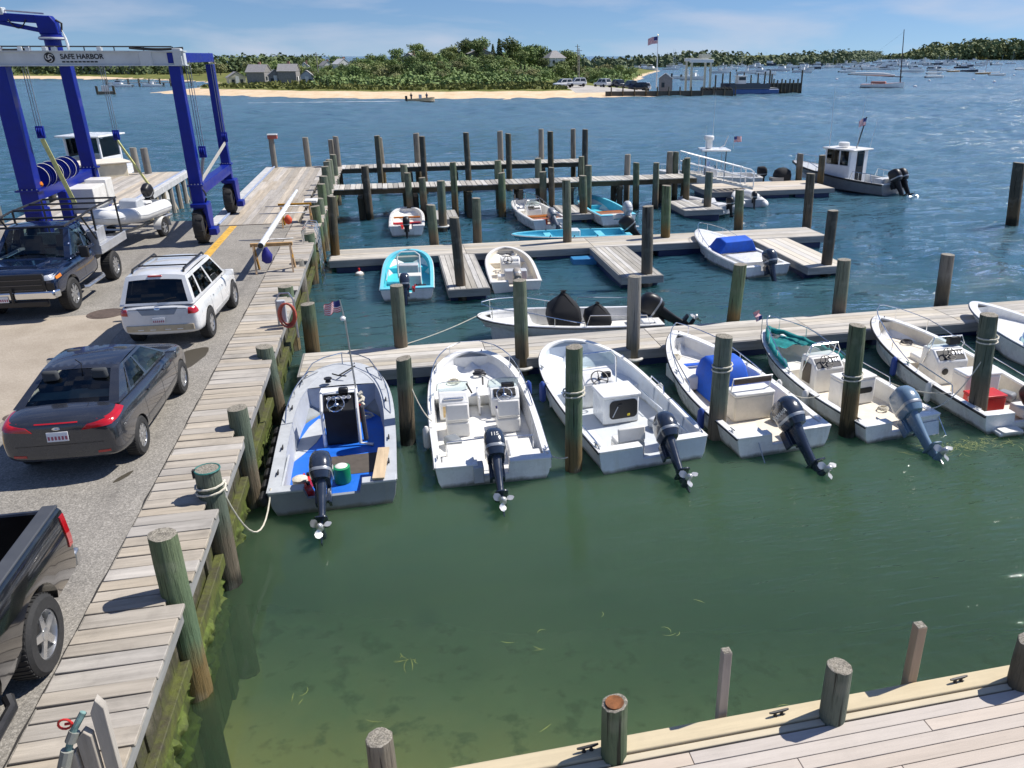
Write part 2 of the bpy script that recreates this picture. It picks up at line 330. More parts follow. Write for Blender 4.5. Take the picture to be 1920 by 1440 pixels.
# ragged crack between asphalt and boardwalk
ck = MB(); rr = random.Random(3); L1 = []; L2 = []
for i in range(95):
    y = 4 + i * .29; q = rr.uniform(-.05, .015); L1.append((-3.772 + q * .25 - rr.uniform(.0, .03) * rr.random() ** 2, y, DECK + .0085)); L2.append((-3.765, y, DECK + .0085))
ck.loft([[a, b_] for a, b_ in zip(L1, L2)], closed=False); struct(ck.build('joint_crack', CRK), 'dark ragged joint along the boardwalk')
m, t, b = newmat('wet patch'); b.inputs['Base Color'].default_value = (.075, .066, .05, 1); b.inputs['Roughness'].default_value = .35; WET = m
def blob(cx, cy, rx, ry, rz, seed, n=28):
    q = random.Random(seed); k = [q.uniform(.78, 1.1) for _ in range(n)]
    k = [(k[i - 1] + k[i] + k[(i + 1) % n]) / 3 for i in range(n)]; co, si = math.cos(rz), math.sin(rz)
    return [(cx + rx * k[i] * math.cos(2 * math.pi * i / n) * co - ry * k[i] * math.sin(2 * math.pi * i / n) * si, cy + rx * k[i] * math.cos(2 * math.pi * i / n) * si + ry * k[i] * math.sin(2 * math.pi * i / n) * co) for i in range(n)]
for i, a in enumerate([(-4.42, 16.95, .3, .72, -.2), (-4.36, 15.75, .1, .2, .1), (-4.28, 11.75, .05, .2, -.5)]):
    struct(MB().prism(blob(*a, 10 + i), DECK, DECK + .0045 + i * .0004).build('damp_stain', WET), 'damp dark stain on the asphalt')
MAN = simple('rusty iron', (.115, .085, .07), .8, .2, var=.3, scale=9, bmp=.4)
mh = thing('manhole_cover', 'round rusty brown iron manhole cover in front of the pickup', 'manhole cover', (-7.05, 20.72, DECK))
MB().lathe([(.42, -.05), (.42, .012), (.39, .014), (.385, .006), (.34, .006), (.335, .012), (.02, .013)], 40).build('lid', MAN, mh)
mr = MB()
for i in range(-4, 5): mr.box((i * .07, 0, .012), (.02, 2 * math.sqrt(max(.01, .1 - (i * .07) ** 2)), .008))
mr.build('grip_ribs', MAN, mh)
mh2 = thing('drain_cover', 'small dark round drain cover on the tan concrete left of the grey sedan', 'drain cover', (-6.75, 14.5, DECK + .004))
MB().lathe([(.16, -.03), (.16, .01), (.13, .012), (.01, .012)], 24).build('lid', MAN, mh2)
# ============================================================ BOARDWALK, PIERS, DOCKS, PILES
W_WALK = wood('weathered boardwalk timber', (.40, .36, .305), 0, spread=.10, stain=.4)
W_WALKY = wood('weathered pier timber', (.42, .375, .315), 1, spread=.25)
W_DOCK = wood('silver dock timber', (.47, .435, .375), 0, spread=.2)
W_DOCKY = wood('silver finger timber', (.43, .41, .37), 1, spread=.3)
W_GREY = wood('grey fascia timber', (.27, .27, .265), 0, spread=.12)
W_GREYY = wood('grey fascia timber along', (.27, .27, .265), 1, spread=.12)
W_DARK = wood('dark wet timber', (.09, .08, .06), 2, spread=.2)
CONC = simple('runway concrete', (.5, .5, .49), .85, var=.18, scale=2.5, dirt=.5, bmp=.2)
BLUEF = simple('blue dock float plastic', (.006, .02, .085), .45, var=.2, scale=3)
STEEL = simple('galvanised steel', (.5, .51, .52), .38, .9, var=.15, scale=9)
CHROME = simple('polished steel', (.78, .79, .8), .14, 1, var=.04)
def box_mesh(name, d, mat_, bev=.006):
    me = MB().box((0, 0, 0), d).mesh(name, 30); me.materials.append(mat_); return me
def lay(name, me, loc, parent, bev=.006, rz=0):
    return link(name, me, None, parent, loc, bev, 0, 1, rz)
# ---- boardwalk along the quay: one object per plank
bw = struct(bpy.data.objects.new('boardwalk', None), 'weathered timber boardwalk along the quay edge'); COL.objects.link(bw); bw.location = (-3.25, 0, DECK)
q = random.Random(11); y = 4.3; ms2 = [box_mesh('plank', (.83, w_, .05), W_WALK) for w_ in (.19, .215, .235, .25)]; ms = [box_mesh('plank', (1.03, w_, .05), W_WALK) for w_ in (.19, .215, .235, .25)]; wd = (.19, .215, .235, .25); i = 0
while y < 31.5:
    k = q.choice((0, 1, 1, 2, 2, 3)); y += wd[k] / 2
    nt_ = any(abs(y - yp) < .2 + wd[k] / 2 for yp in (8.57, 10.84, 13.2, 16.72, 21.45, 24.96, 28.33)); pl_ = lay('plank', ms2[k] if nt_ else ms[k], (q.uniform(-.012, .012) - (.10 if nt_ else 0), y, -.012 + q.uniform(-.006, .008)), bw, .008, q.uniform(-.006, .006)); y += wd[k] / 2 + q.uniform(.008, .022)
# sheet-pile bulkhead under it, slimy green towards the water
m, t, b = newmat('mossy bulkhead timber')
n1 = tex(t, scale=3, detail=7, rough=.7, obj=False); n2 = tex(t, scale=1, detail=5, sc=(14, 14, 1.5), obj=False); z = math_(t, 'ADD', posz(t), math_(t, 'MULTIPLY', math_(t, 'SUBTRACT', n1, .5), 1.2))
c = ramp(t, maprange(t, z, -.5, 1.5), [(0, (.022, .03, .01)), (.3, (.05, .075, .012)), (.5, (.10, .115, .02)), (.66, (.055, .05, .028)), (.8, (.17, .15, .11)), (1, (.2, .18, .15))])
c = mixc(t, maprange(t, n2, .5, .7, 0, .5), c, (.025, .025, .015)); lk(t, c, b.inputs['Base Color']); b.inputs['Roughness'].default_value = .7; bump(t, b, n1, .8, .05); MOSS = m
bk = struct(bpy.data.objects.new('quay_wall', None), 'mossy green timber bulkhead under the boardwalk'); COL.objects.link(bk); bk.location = (-3.0, 0, 0)
pm = box_mesh('sheet_board', (.09, .27, 3.2), MOSS)
for i in range(62): lay('sheet_board', pm, (q.uniform(-.03, .03), 4.6 + i * .285, -.25 + q.uniform(-.05, .02)), bk, .01)
MB().box((-.05, 35.5, -.25), (.1, 26.5, 3.2)).build('sheeting', MOSS, bk)
MB().box((.12, 26.4, 1.28), (.14, 44.4, .2)).build('wale', W_GREYY, bk, bev=.01); MB().box((.10, 26.4, .55), (.12, 44.4, .2)).build('wale', MOSS, bk, bev=.01)
# weedy stones at the foot of the wall
from mathutils import noise as mnoise
st = MB(); NZ = 22
st.patch(lambda u, v: (-2.955 + .16 * max(0, mnoise.fractal(Vector((u * 62, v * 6, 1.3)), 1.0, 2.0, 5) + .25 - .55 * v) * math.sin(math.pi * min(1, v * .9 + .1)) + .03 * (1 - v), 4.6 + 13 * u, -.45 + (1.0 + .25 * mnoise.noise(Vector((u * 30, 0, 4)))) * v), 520, NZ, flip=True)
o = st.build('moss', simple('wet moss', (.07, .095, .014), .8, var=.75, scale=5, dirt=.9, dirtcol=(.018, .022, .008), bmp=.8, bscale=40)); o['kind'] = 'stuff'; o['label'] = 'slimy green moss and weed clinging to the quay wall'; o['category'] = 'moss'
# ---- end pier (boards run out to sea) with runway curb for the lift
pr_ = struct(bpy.data.objects.new('pier', None), 'broad timber pier running out beside the lift slip'); COL.objects.link(pr_); pr_.location = (-4.6, 40, DECK)
pmz = [box_mesh('plank', (.235, 8.55, .06), W_WALKY), box_mesh('plank', (.235, 5.7, .06), W_WALKY)]
for i in range(11):
    x = -1.62 + i * .247
    if i % 2: lay('plank', pmz[0], (x, -4.02, -.03 + q.uniform(-.005, .005)), pr_); lay('plank', pmz[0], (x, 4.55, -.03 + q.uniform(-.005, .005)), pr_)
    else:
        for k in range(3): lay('plank', pmz[1], (x, -5.45 + 5.715 * k, -.03 + q.uniform(-.005, .005)), pr_)
em = box_mesh('edge_plank', (.78, .24, .05), W_WALK)
for i in range(68): lay('edge_plank', em, (1.5 + q.uniform(-.05, .05), -8.2 + i * .252, -.022 + q.uniform(-.006, .006)), pr_, .006, q.uniform(-.01, .01))
MB().box((-1.98, .25, -.1), (.46, 17.2, .3)).build('runway', CONC, pr_, bev=.02); MB().box((-1.76, .25, .07), (.07, 17.2, .05)).build('guide_rail', simple('blue grey rail paint', (.3, .36, .5), .6, var=.2), pr_, bev=.008)
MB().box((0, .25, -.24), (3.6, 17, .3)).build('beam', W_DARK, pr_)
MB().box((0, -8.38, .01), (3.6, .05, .012)).build('joint_strip', MAN, pr_)
# left lift pier
lp = struct(bpy.data.objects.new('pier', None), 'short timber pier on the far side of the lift slip'); COL.objects.link(lp); lp.location = (-12.4, 41, DECK)
lm = box_mesh('plank', (.24, 15, .06), W_WALKY)
for i in range(13): lay('plank', lm, (-1.75 + i * .25, -.4, -.03 + q.uniform(-.006, .006)), lp)
MB().box((1.58, -.4, -.1), (.34, 15, .3)).build('runway', CONC, lp, bev=.02); MB().box((1.5, -.4, .075), (.05, 15, .05)).build('guide_rail', simple('blue grey rail paint', (.3, .36, .5), .6), lp)
MB().box((-.2, -.4, -.26), (3.2, 14.8, .3)).build('beam', W_DARK, lp)
for i in range(11):
    o = MB().tube([(1.62, -7 + i * 1.42, -.2), (1.66 + q.uniform(-.1, .1), -7 + i * 1.42 + q.uniform(-.1, .1), -3)], .11, 8).build('support_pile', wood('tan pile', (.36, .31, .23), 2), lp)
    if i % 2: MB().beam((1.5, -7 + i * 1.42, -.3), (1.5, -5.6 + i * 1.42, -1.8), .06, .16).build('brace', wood('tan pile', (.36, .31, .23), 2), lp)
# ---- piles
def pile_mat(name, top, mid, low):
    m, t, b = newmat(name)
    n1 = tex(t, scale=1, detail=6, rough=.65, sc=(6, 6, 1.1)); n2 = tex(t, scale=1, detail=6, rough=.7, sc=(34, 34, 1.6)); n0 = tex(t, scale=1.8, detail=3)
    z = math_(t, 'ADD', posz(t), math_(t, 'MULTIPLY', math_(t, 'SUBTRACT', n1, .5), .55))
    z = math_(t, 'ADD', z, maprange(t, objrand(t), 0, 1, -.3, .25))
    c = ramp(t, maprange(t, z, -.3, 2.4), [(0, (.012, .014, .008)), (.13, (.035, .032, .02)), (.2, low), (.38, low), (.52, mid), (1, top)])
    hv = nd(t, 'ShaderNodeHueSaturation'); lk(t, c, hv.inputs['Color']); lk(t, maprange(t, objrand(t), 0, 1, .8, 1.2), hv.inputs['Value'])
    r2 = math_(t, 'FRACT', math_(t, 'MULTIPLY', objrand(t), 13.7)); lk(t, maprange(t, r2, 0, 1, .55, 1.25), hv.inputs['Saturation'])
    c = mixc(t, maprange(t, n2, .52, .72, 0, .7), hv.outputs[0], [x * .3 for x in mid]); c = mixc(t, maprange(t, n0, .55, .75, 0, .45), c, (.36, .35, .29))
    lk(t, c, b.inputs['Base Color']); b.inputs['Roughness'].default_value = .85; b.inputs['Specular IOR Level'].default_value = .25
    n4 = tex(t, scale=1, detail=3, rough=.5, sc=(26, 26, .55), dist=.3); ck_ = maprange(t, n4, .60, .66, 0, .85); c2 = mixc(t, ck_, c, (.03, .027, .02)); lk(t, c2, b.inputs['Base Color'])
    bump(t, b, math_(t, 'SUBTRACT', n2, math_(t, 'MULTIPLY', ck_, .8)), .9, .04); return m
PM = {'g': pile_mat('green treated pile', (.15, .185, .115), (.115, .165, .105), (.17, .125, .065)), 'b': pile_mat('brown pile', (.11, .105, .08), (.115, .1, .07), (.15, .105, .055)), 'w': pile_mat('grey weathered pile', (.27, .25, .21), (.24, .215, .175), (.16, .13, .08))}
m, t, b = newmat('pile end grain'); v = tex(t, 'Wave', scale=1); 
wv = nd(t, 'ShaderNodeTexWave', wave_type='RINGS', rings_direction='Z', i={'Scale': 8, 'Distortion': 13, 'Detail': 4, 'Detail Scale': 3.5}); lk(t, nd(t, 'ShaderNodeTexCoord').outputs['Object'], wv.inputs['Vector'])
n2 = tex(t, scale=22, detail=6, rough=.7)
c = ramp(t, wv.outputs[0], [(0, (.17, .155, .125)), (.6, (.27, .245, .195)), (1, (.36, .33, .275))]); c = mixc(t, maprange(t, n2, .5, .7, 0, .8), c, (.05, .045, .035)); lk(t, c, b.inputs['Base Color']); b.inputs['Roughness'].default_value = .9; bump(t, b, n2, .7, .02); ENDG = m
def pile(x, y, tx, ty, zt, r, style, label, group, zb=-2.6, n=18, name='timber_pile'):
    qq = random.Random(int(x * 131 + y * 71)); o = thing(name, label, 'pile', (x, y, 0), 0, group)
    mb = MB(); rings = []; kx, ky = (tx - x) / max(zt, .5), (ty - y) / max(zt, .5); ph = [qq.uniform(-.06, .06) for _ in range(n)]; dz = qq.uniform(-.02, .02); NS = 14
    for i in range(NS + 1):
        z_ = zb + (zt - zb) * i / NS; rr = r * (1.07 - .09 * i / NS) * (1 + qq.uniform(-.012, .012))
        if i == NS: rr *= .97
        rings.append([(kx * max(0, z_) + rr * (1 + ph[k]) * math.cos(2 * math.pi * k / n), ky * max(0, z_) + rr * (1 + ph[k]) * math.sin(2 * math.pi * k / n), z_ + (dz * math.cos(2 * math.pi * k / n) if i == NS else 0)) for k in range(n)])
    mb.loft(rings, cap1=False); mb.build('shaft', PM[style], o, angle=50)
    tp = MB(); tr_ = rings[-1]; cx, cy = kx * zt, ky * zt
    r2 = [(cx + (p[0] - cx) * .93, cy + (p[1] - cy) * .93, p[2] + .006) for p in tr_]; r3 = [(cx + (p[0] - cx) * .45, cy + (p[1] - cy) * .45, p[2] * .5 + zt * .5 - qq.uniform(0, .012)) for p in tr_]
    tp.loft([tr_, r2, r3], cap0=False); tp.build('end_grain', ENDG, o, angle=60); return o
PIER = [(-2.88,8.57,-2.88,8.57,2.30,0.156,'g'),(-2.88,10.84,-2.88,10.84,1.94,0.172,'g'),(-2.87,13.20,-2.86,13.20,1.85,0.169,'g'),(-2.81,16.72,-2.89,16.71,1.72,0.18,'g'),(-2.99,21.45,-2.96,21.45,1.74,0.19,'g'),(-3.0,24.96,-3.0,24.97,1.61,0.19,'w'),(-2.98,28.33,-2.92,28.34,1.74,0.2,'g'),
 (-2.9,31.46,-2.9,31.46,2.12,.19,'g'),(-2.9,33.33,-2.9,33.33,2.11,.19,'g'),(-2.9,35.35,-2.9,35.35,2.38,.18,'g'),(-2.9,36.91,-2.9,36.91,2.49,.18,'g'),(-2.9,38.4,-2.9,38.4,2.71,.17,'g'),(-2.9,39.9,-2.9,39.9,2.76,.17,'g'),(-2.9,41.5,-2.9,41.5,2.66,.17,'g'),(-2.9,44.56,-2.9,44.56,2.56,.17,'g')]
for i, a in enumerate(PIER): pile(*a, '%s stout pile from the camera along the boardwalk edge' % ORD[i] if i else 'thick green stained pile nearest the camera at the boardwalk edge', 'piles along the boardwalk edge')
END_ = [(-6.35,48.7,3.05,'w','lone grey pile at the outer left corner of the long pier'),(-4.55,48.75,3.07,'w','lone grey pile in the middle of the outer end of the long pier'),(-3.19,48.7,2.93,'w','left of the two thin piles at the outer right corner of the long pier'),(-2.9,48.4,3.12,'w','right of the two thin piles at the outer right corner of the long pier')]
for x, y, z_, s_, l_ in END_: pile(x, y, x, y, z_, .16, s_, l_, 'piles at the pier end')
def row(name, y, pts, style, txt, grp, r=.165):
    for i, (x, z_) in enumerate(pts):
        pile(x, y, x + q.uniform(-.04, .04), y, z_, r * q.uniform(.92, 1.08), style[i % len(style)], '%s pile from the quay in the %s' % (ORD[i] if i else 'nearest', txt), grp)
row('c2f', 39.45, [(-1.2,2.56),(.71,2.19),(1.36,1.95),(2.85,2.62),(5.12,2.06),(7.16,2.05),(7.6,2.24),(9.46,2.29),(11.95,2.35),(12.98,2.32),(14.64,2.51)], 'bggggg', 'front row of the nearer fixed finger pier', 'piles of the nearer finger pier')
row('c2b', 41.45, [(.6,2.33),(5.25,2.41),(7.32,2.46),(9.57,2.49),(12.02,2.53),(14.35,2.61),(14.72,2.6),(15.2,2.18)], 'ggggww', 'back row of the nearer fixed finger pier', 'piles of the nearer finger pier')
row('c1f', 47.15, [(-.65,3.23),(1.77,3.15),(4.26,3.3),(6.59,3.2),(9.06,3.27),(11.08,3.35)], 'b', 'front row of the outer fixed finger pier', 'piles of the outer finger pier')
row('c1b', 49.2, [(-.51,2.95),(1.52,3.14),(6.41,3.17),(8.87,3.24),(10.85,3.21)], 'w', 'back row of the outer fixed finger pier', 'piles of the outer finger pier')
MIDP = [(-2.32,30.62,-2.21,30.63,2.59,.16,'b','tall brown pile at the quay end of the middle floating dock'),(2.03,36.5,2.06,36.5,2.19,.18,'g','green pile at the tip of the small float beside the little red and white skiff'),(6.57,30.9,6.54,30.9,2.85,.175,'g','tall green pile on the middle floating dock in front of the turquoise skiff'),(8.63,36.9,8.58,36.9,2.16,.18,'g','green pile at the tip of the float between the two open skiffs'),(8.16,25.4,8.12,25.41,2.71,.187,'b','tall dark brown pile at the tip of the empty slatted finger float'),(10.64,30.85,10.61,30.86,2.51,.19,'g','green pile behind the middle floating dock right of the slatted finger'),(14.92,37.2,14.93,37.2,2.1,.19,'g','green pile at the tip of the float beside the white inflatables'),(14.34,32.0,14.26,32.0,2.05,.19,'g','green pile behind the middle dock near the blue covered boat'),(3.08,31.7,3.11,31.7,2.16,.176,'g','green pile just behind the middle dock by the cream skiff'),(1.41,31.8,1.36,31.8,1.95,.18,'g','green pile behind the middle dock right of the turquoise console boat'),(1.87,25.3,1.77,25.3,2.63,.168,'b','brown pile piercing the finger float between turquoise and cream skiffs'),
 (8.98,20.0,9.08,19.97,2.01,.176,'g','green pile on the front dock right of the big black outboard'),(5.56,18.3,5.56,18.3,2.31,.164,'w','pale grey weathered pile on the front dock before the big black outboard'),(2.73,18.3,2.72,18.3,2.38,.161,'g','green pile on the front dock at the bow of the black covered whaler'),(-.15,19.76,-.13,19.76,2.04,.171,'g','green pile on the back edge of the front dock near the flag'),(-2.34,20.07,-2.31,20.07,1.62,.178,'g','short green pile at the quay end of the front dock'),(12.31,20.04,12.28,20.06,1.95,.189,'g','green pile behind the front dock at the bow of the teal covered boat'),(15.88,20.28,15.83,20.32,1.85,.2,'w','grey pile behind the front dock at the far right'),(14.75,25.2,14.76,25.2,2.34,.186,'b','brown pile at the tip of the pale finger float right of the blue covered boat'),(17.5,31.9,17.45,31.95,2.63,.19,'b','brown pile at the outer end of the middle floating dock'),(23.6,44.6,23.55,44.6,1.95,.19,'w','grey pile on the outer float left of the pilothouse boat'),(24.25,43.2,24.2,43.2,2.0,.19,'b','dark pile on the outer float in front of the pilothouse boat'),(27.62,31.46,27.46,31.6,2.85,.263,'b','lone dark pile standing in open water at the right edge'),
 (-.15,15.05,-.09,15.05,1.83,.161,'g','green pile between the grey boat and the first white boat'),(2.89,13.18,2.91,13.17,2.48,.157,'g','green pile in the water between the second and third boats of the front row'),(6.06,13.87,6.08,13.86,2.21,.178,'g','green pile between the open white boat and the blue covered boat'),(8.76,13.37,8.69,13.42,2.38,.168,'g','green pile between the blue covered and the teal covered boats'),(11.82,13.34,11.7,13.44,2.38,.18,'g','green pile at the right with a rope round it beside the red cooler')]
for a in MIDP: pile(*a[:7], a[7], 'mooring piles in the basin')
# ---- fixed finger piers
def finger_pier(x0, x1, y0, y1, label):
    o = struct(bpy.data.objects.new('finger_pier', None), label); COL.objects.link(o); o.location = (x0, (y0 + y1) / 2, DECK)
    me = box_mesh('plank', (.225, y1 - y0 + .1, .05), W_DOCKY); n = int((x1 - x0) / .25)
    for i in range(n): lay('plank', me, (.12 + i * .25, q.uniform(-.03, .03), -.025 + q.uniform(-.006, .008)), o, .006, q.uniform(-.012, .012))
    for s_ in (-1, 1): MB().box(((x1 - x0) / 2, s_ * ((y1 - y0) / 2 - .12), -.17), (x1 - x0, .1, .24)).build('stringer', W_DARK, o)
    x = 1.2
    while x < x1 - x0:
        MB().box((x, 0, -.36), (.2, y1 - y0 + .4, .16)).build('cross_beam', W_DARK, o)
        MB().beam((x, -(y1 - y0) / 2, -.5), (x, (y1 - y0) / 2, -1.5), .06, .15).build('brace', W_DARK, o); MB().beam((x + .12, (y1 - y0) / 2, -.5), (x + .12, -(y1 - y0) / 2, -1.5), .06, .15).build('brace', W_DARK, o)
        for s_ in (-1, 1): MB().tube([(x, s_ * (y1 - y0) * .42, -.4), (x, s_ * (y1 - y0) * .42, -3.6)], .15, 9).build('support_pile', W_DARK, o)
        x += 2.55
finger_pier(-2.75, 11.3, 47.4, 48.95, 'outer fixed finger pier of cross planks'); finger_pier(-2.75, 15.3, 39.7, 41.2, 'nearer fixed finger pier of cross planks')
# ---- floating docks
def float_dock(x0, x1, y0, y1, label, name='floating_dock', along='x', zt=.45, segs=None, mat_=None, bw_=.2, fl=BLUEF, cat='dock'):
    o = thing(name, label, cat, ((x0 + x1) / 2, (y0 + y1) / 2, 0)); lx, ly = x1 - x0, y1 - y0
    L = lx if along == 'x' else ly; Wd = ly if along == 'x' else lx; nb = int(round(Wd / bw_)); bw2 = Wd / nb; mt = mat_ or (W_DOCK if along == 'x' else W_DOCKY)
    segs = segs or max(1, round(L / 5)); sl = L / segs; me = box_mesh('plank', (sl - .012, bw2 - .012, .045) if along == 'x' else (bw2 - .012, sl - .012, .045), mt)
    for i in range(nb):
        sh = 0
        for k in range(segs):
            a, c_ = -L / 2 + (k + .5) * sl, -Wd / 2 + (i + .5) * bw2
            lay('plank', me, (a, c_, zt - .022 + q.uniform(-.003, .004)) if along == 'x' else (c_, a, zt - .022 + q.uniform(-.003, .004)), o, .005)
    for s_ in (-1, 1):
        MB().box((0, s_ * (ly / 2 + .021), zt - .135), (lx + .08, .038, .25)).build('fascia', W_GREY, o, bev=.006)
        MB().box((s_ * (lx / 2 + .021), 0, zt - .135), (.038, ly, .25)).build('fascia', W_GREYY, o, bev=.006)
    n = max(1, int(L / 2.4)); stp = L / n
    for k in range(n):
        a = -L / 2 + (k + .5) * stp
        d_ = (stp * .86, Wd * .94, .5) if along == 'x' else (Wd * .94, stp * .86, .5)
        MB().box((a if along == 'x' else 0, 0 if along == 'x' else a, zt - .51), d_).build('float_drum', fl, o, bev=.04)
    return o
dA = float_dock(-2.5, 19.5, 18.2, 19.75, 'long floating dock of silvery boards behind the front row of boats', segs=5, bw_=.26)
dB = float_dock(-2.45, 17.2, 29.7, 31.45, 'middle floating dock with slatted fingers branching off', segs=4, bw_=.25)
f1 = float_dock(1.45, 2.7, 24.85, 29.64, 'slatted finger float between the turquoise and cream skiffs', 'finger_float', 'y', segs=1, bw_=.18)
f2 = float_dock(7.2, 8.6, 25.1, 29.64, 'empty slatted finger float with a blue float box at its corner', 'finger_float', 'y', segs=1, bw_=.17)
PALE = wood('pale composite board', (.6, .56, .49), 1, var=.1, spread=.06, stain=.1)
f3 = float_dock(13.9, 15.4, 24.9, 29.64, 'pale smooth finger float beside the blue covered boat', 'finger_float', 'y', segs=1, bw_=.3, mat_=PALE)
f4 = float_dock(1.6, 2.75, 36.8, 39.1, 'small float beside the little red and white skiff', 'finger_float', 'y', segs=1, bw_=.19)
f5 = float_dock(7.65, 9.05, 36.6, 39.2, 'float between the red trimmed and turquoise open skiffs', 'finger_float', 'y', segs=1, bw_=.2)
f6 = float_dock(13.5, 15.4, 36.4, 39.2, 'dark slatted float in front of the white inflatables', 'finger_float', 'y', segs=1, bw_=.19)
f7 = float_dock(16.7, 24.0, 41.2, 44.3, 'broad pale outer float beside the pilothouse boat', 'floating_dock', 'x', segs=2, bw_=.3, mat_=wood('pale outer boards', (.52, .47, .4), 0, var=.15, spread=.1))
MB().box((0, 0, 0), (1.15, .5, .36)).build('float_box', simple('bright blue float', (.03, .2, .42), .5), f2, loc=(-1.0, 1.7, .05), bev=.03)
# rubber / rope hoops that hold the floats to their piles
RUB = simple('white pile hoop', (.62, .6, .55), .7, var=.2, scale=12, dirt=.4)
for x, y in ((-2.32, 30.62), (1.87, 25.3), (8.16, 25.4), (6.57, 30.9), (10.64, 30.85), (2.03, 36.5), (8.63, 36.9), (14.92, 37.2), (14.75, 25.2), (2.73, 18.3), (5.56, 18.3)):
    par = min((dA, dB, f1, f2, f3, f4, f5, f6), key=lambda o: max(0, abs(o.location.x - x) - (10.5 if o in (dA, dB) else .8)) + abs(o.location.y - y) * (1 if o in (dA, dB) else .35))
    lx, ly = x - par.location.x, y - par.location.y
    MB().tube([(lx + .25 * math.cos(k * math.pi / 8), ly + .25 * math.sin(k * math.pi / 8), .2) for k in range(16)], .045, 6, closed=True).build('pile_hoop', RUB, par)
# ---- near deck at the bottom right
W_NEAR = wood('pinkish grey decking', (.52, .46, .40), 0, var=.12, spread=.07, grain=.5, stain=.12)
W_CAP = wood('yellowish cap timber', (.57, .49, .345), 0, var=.14, spread=.05, grain=.4, stain=.12)
nd_ = struct(bpy.data.objects.new('deck', None), 'near deck of pinkish grey boards with a yellowish timber edge'); COL.objects.link(nd_); nd_.location = (3, 4, DECK)
MB().box((2.5, 1.25, -.05), (14, .19, .14)).build('cap_timber', W_CAP, nd_, bev=.012); MB().box((2.5, 1.105, -.06), (14, .075, .12)).build('cap_timber', W_CAP, nd_, bev=.008)
for i in range(17):
    x = -4.5 - (i * 1.37) % 3.6
    while x < 9.5:
        L_ = 3.66; lay('plank', [box_mesh('plank', (L_ - .006, .133, .03), W_NEAR)][0] if 'NP' not in MATS else MATS['NP'], (x + L_ / 2, .98 - i * .14, -.016), nd_, .004); 
        if 'NP' not in MATS: MATS['NP'] = box_mesh('plank', (L_ - .006, .133, .03), W_NEAR)
        x += L_
MB().box((2.5, 1.35, -.4), (14, .06, .6)).build('fascia', W_GREY, nd_); MB().box((2.5, -.2, -.2), (14, 2.6, .1)).build('joist', W_DARK, nd_)
for x, y, z_, r_, s_, l_ in ((-.52, 5.42, 1.92, .118, 'w', 'leftmost pile of the near deck with pale cracked end grain'), (1.49, 5.17, 2.1, .116, 'g', 'near deck pile with a hollow rusty orange top'), (3.62, 5.13, 2.11, .122, 'g', 'near deck pile with rough grey cracked top between the square posts'), (5.66, 5.1, 2.05, .119, 'b', 'dark pile of the near deck at the right edge')):
    pile(x, y, x, y, z_, r_, s_, l_, 'piles of the near deck')
ROT = simple('rusty rotten wood', (.22, .085, .03), .95, var=.5, scale=14, bmp=.8)
MB().lathe([(.085, 2.085), (.082, 2.112), (.06, 2.106), (.02, 2.106)], 14).build('rotten_core', ROT, [o for o in bpy.data.objects if o.get('label', '').startswith('near deck pile with a hollow')][0], loc=(0, 0, 0))
W_POST = wood('brown square post timber', (.42, .33, .25), 2, var=.2, spread=.1)
for x, y, z_, w_, l_ in ((2.63, 5.44, 2.22, .085, 'short square timber post on the near deck edge beside the rusty topped pile'), (4.625, 5.4, 2.18, .1, 'square timber post at the near deck edge, right of the cracked grey pile')):
    p_ = thing('timber_post', l_, 'post', (x, y, .6), 0, 'square posts of the near deck')
    MB().box((0, 0, (z_ - .6) / 2), (w_, w_, z_ - .6)).build('shaft', W_POST, p_, bev=.006); MB().box((0, 0, z_ - .6 + .003), (w_ * .93, w_ * .93, .006)).build('end_grain', ENDG, p_)
IRON = simple('black cleat iron', (.03, .03, .032), .5, .5)
for i, x in enumerate((1.27, 3.13, 5.07)):
    c_ = thing('mooring_cleat', ['black iron cleat on the near deck edge by the rusty topped pile', 'black iron cleat on the near deck edge left of the cracked grey pile', 'black iron cleat on the near deck edge towards the right'][i], 'cleat', (x, 5.25, DECK + .02), R(4), 'cleats on the near deck')
    MB().tube([(-.1, 0, .05), (-.06, 0, .045), (.06, 0, .045), (.1, 0, .05)], [.009, .014, .014, .009], 8).build('horn', IRON, c_)
    for s_ in (-1, 1): MB().lathe([(.022, 0), (.012, .02), (.012, .045)], 8, (s_ * .035, 0, 0)).build('foot', IRON, c_)
# ============================================================ BOATS
GEL = simple('white gelcoat', (.80, .80, .78), .28, var=.05, scale=2.5, dirt=.28, dirtcol=(.5, .47, .4), coat=.3, scum=True)
GEL2 = simple('off white gelcoat', (.76, .745, .70), .35, var=.06, scale=3, dirt=.25, dirtcol=(.45, .4, .32))
CREAM = simple('cream non skid', (.72, .66, .55), .6, var=.08, scale=5, dirt=.3, dirtcol=(.4, .34, .25), bmp=.15)
GREYH = simple('grey work boat paint', (.25, .275, .295), .5, var=.1, scale=3, dirt=.35, dirtcol=(.22, .21, .2), scum=True)
GREYL = simple('light grey deck paint', (.46, .485, .51), .55, var=.1, scale=4, dirt=.35, dirtcol=(.33, .32, .3))
BLUEFL = simple('bright blue deck paint', (.012, .14, .62), .5, var=.12, scale=4, dirt=.2, dirtcol=(.02, .06, .2))
AQUA = simple('turquoise paint', (.07, .53, .62), .5, var=.1, scale=4, dirt=.3, dirtcol=(.3, .5, .5))
AQUAL = simple('light aqua paint', (.16, .56, .7), .45, var=.08, scale=4)
BLK = simple('black plastic', (.012, .012, .013), .42, var=.3)
BLKC = simple('black canvas', (.012, .013, .016), .85, var=.3, scale=6, bmp=.4, bscale=7)
NAVY = simple('navy outboard paint', (.022, .032, .055), .22, var=.15, coat=.7)
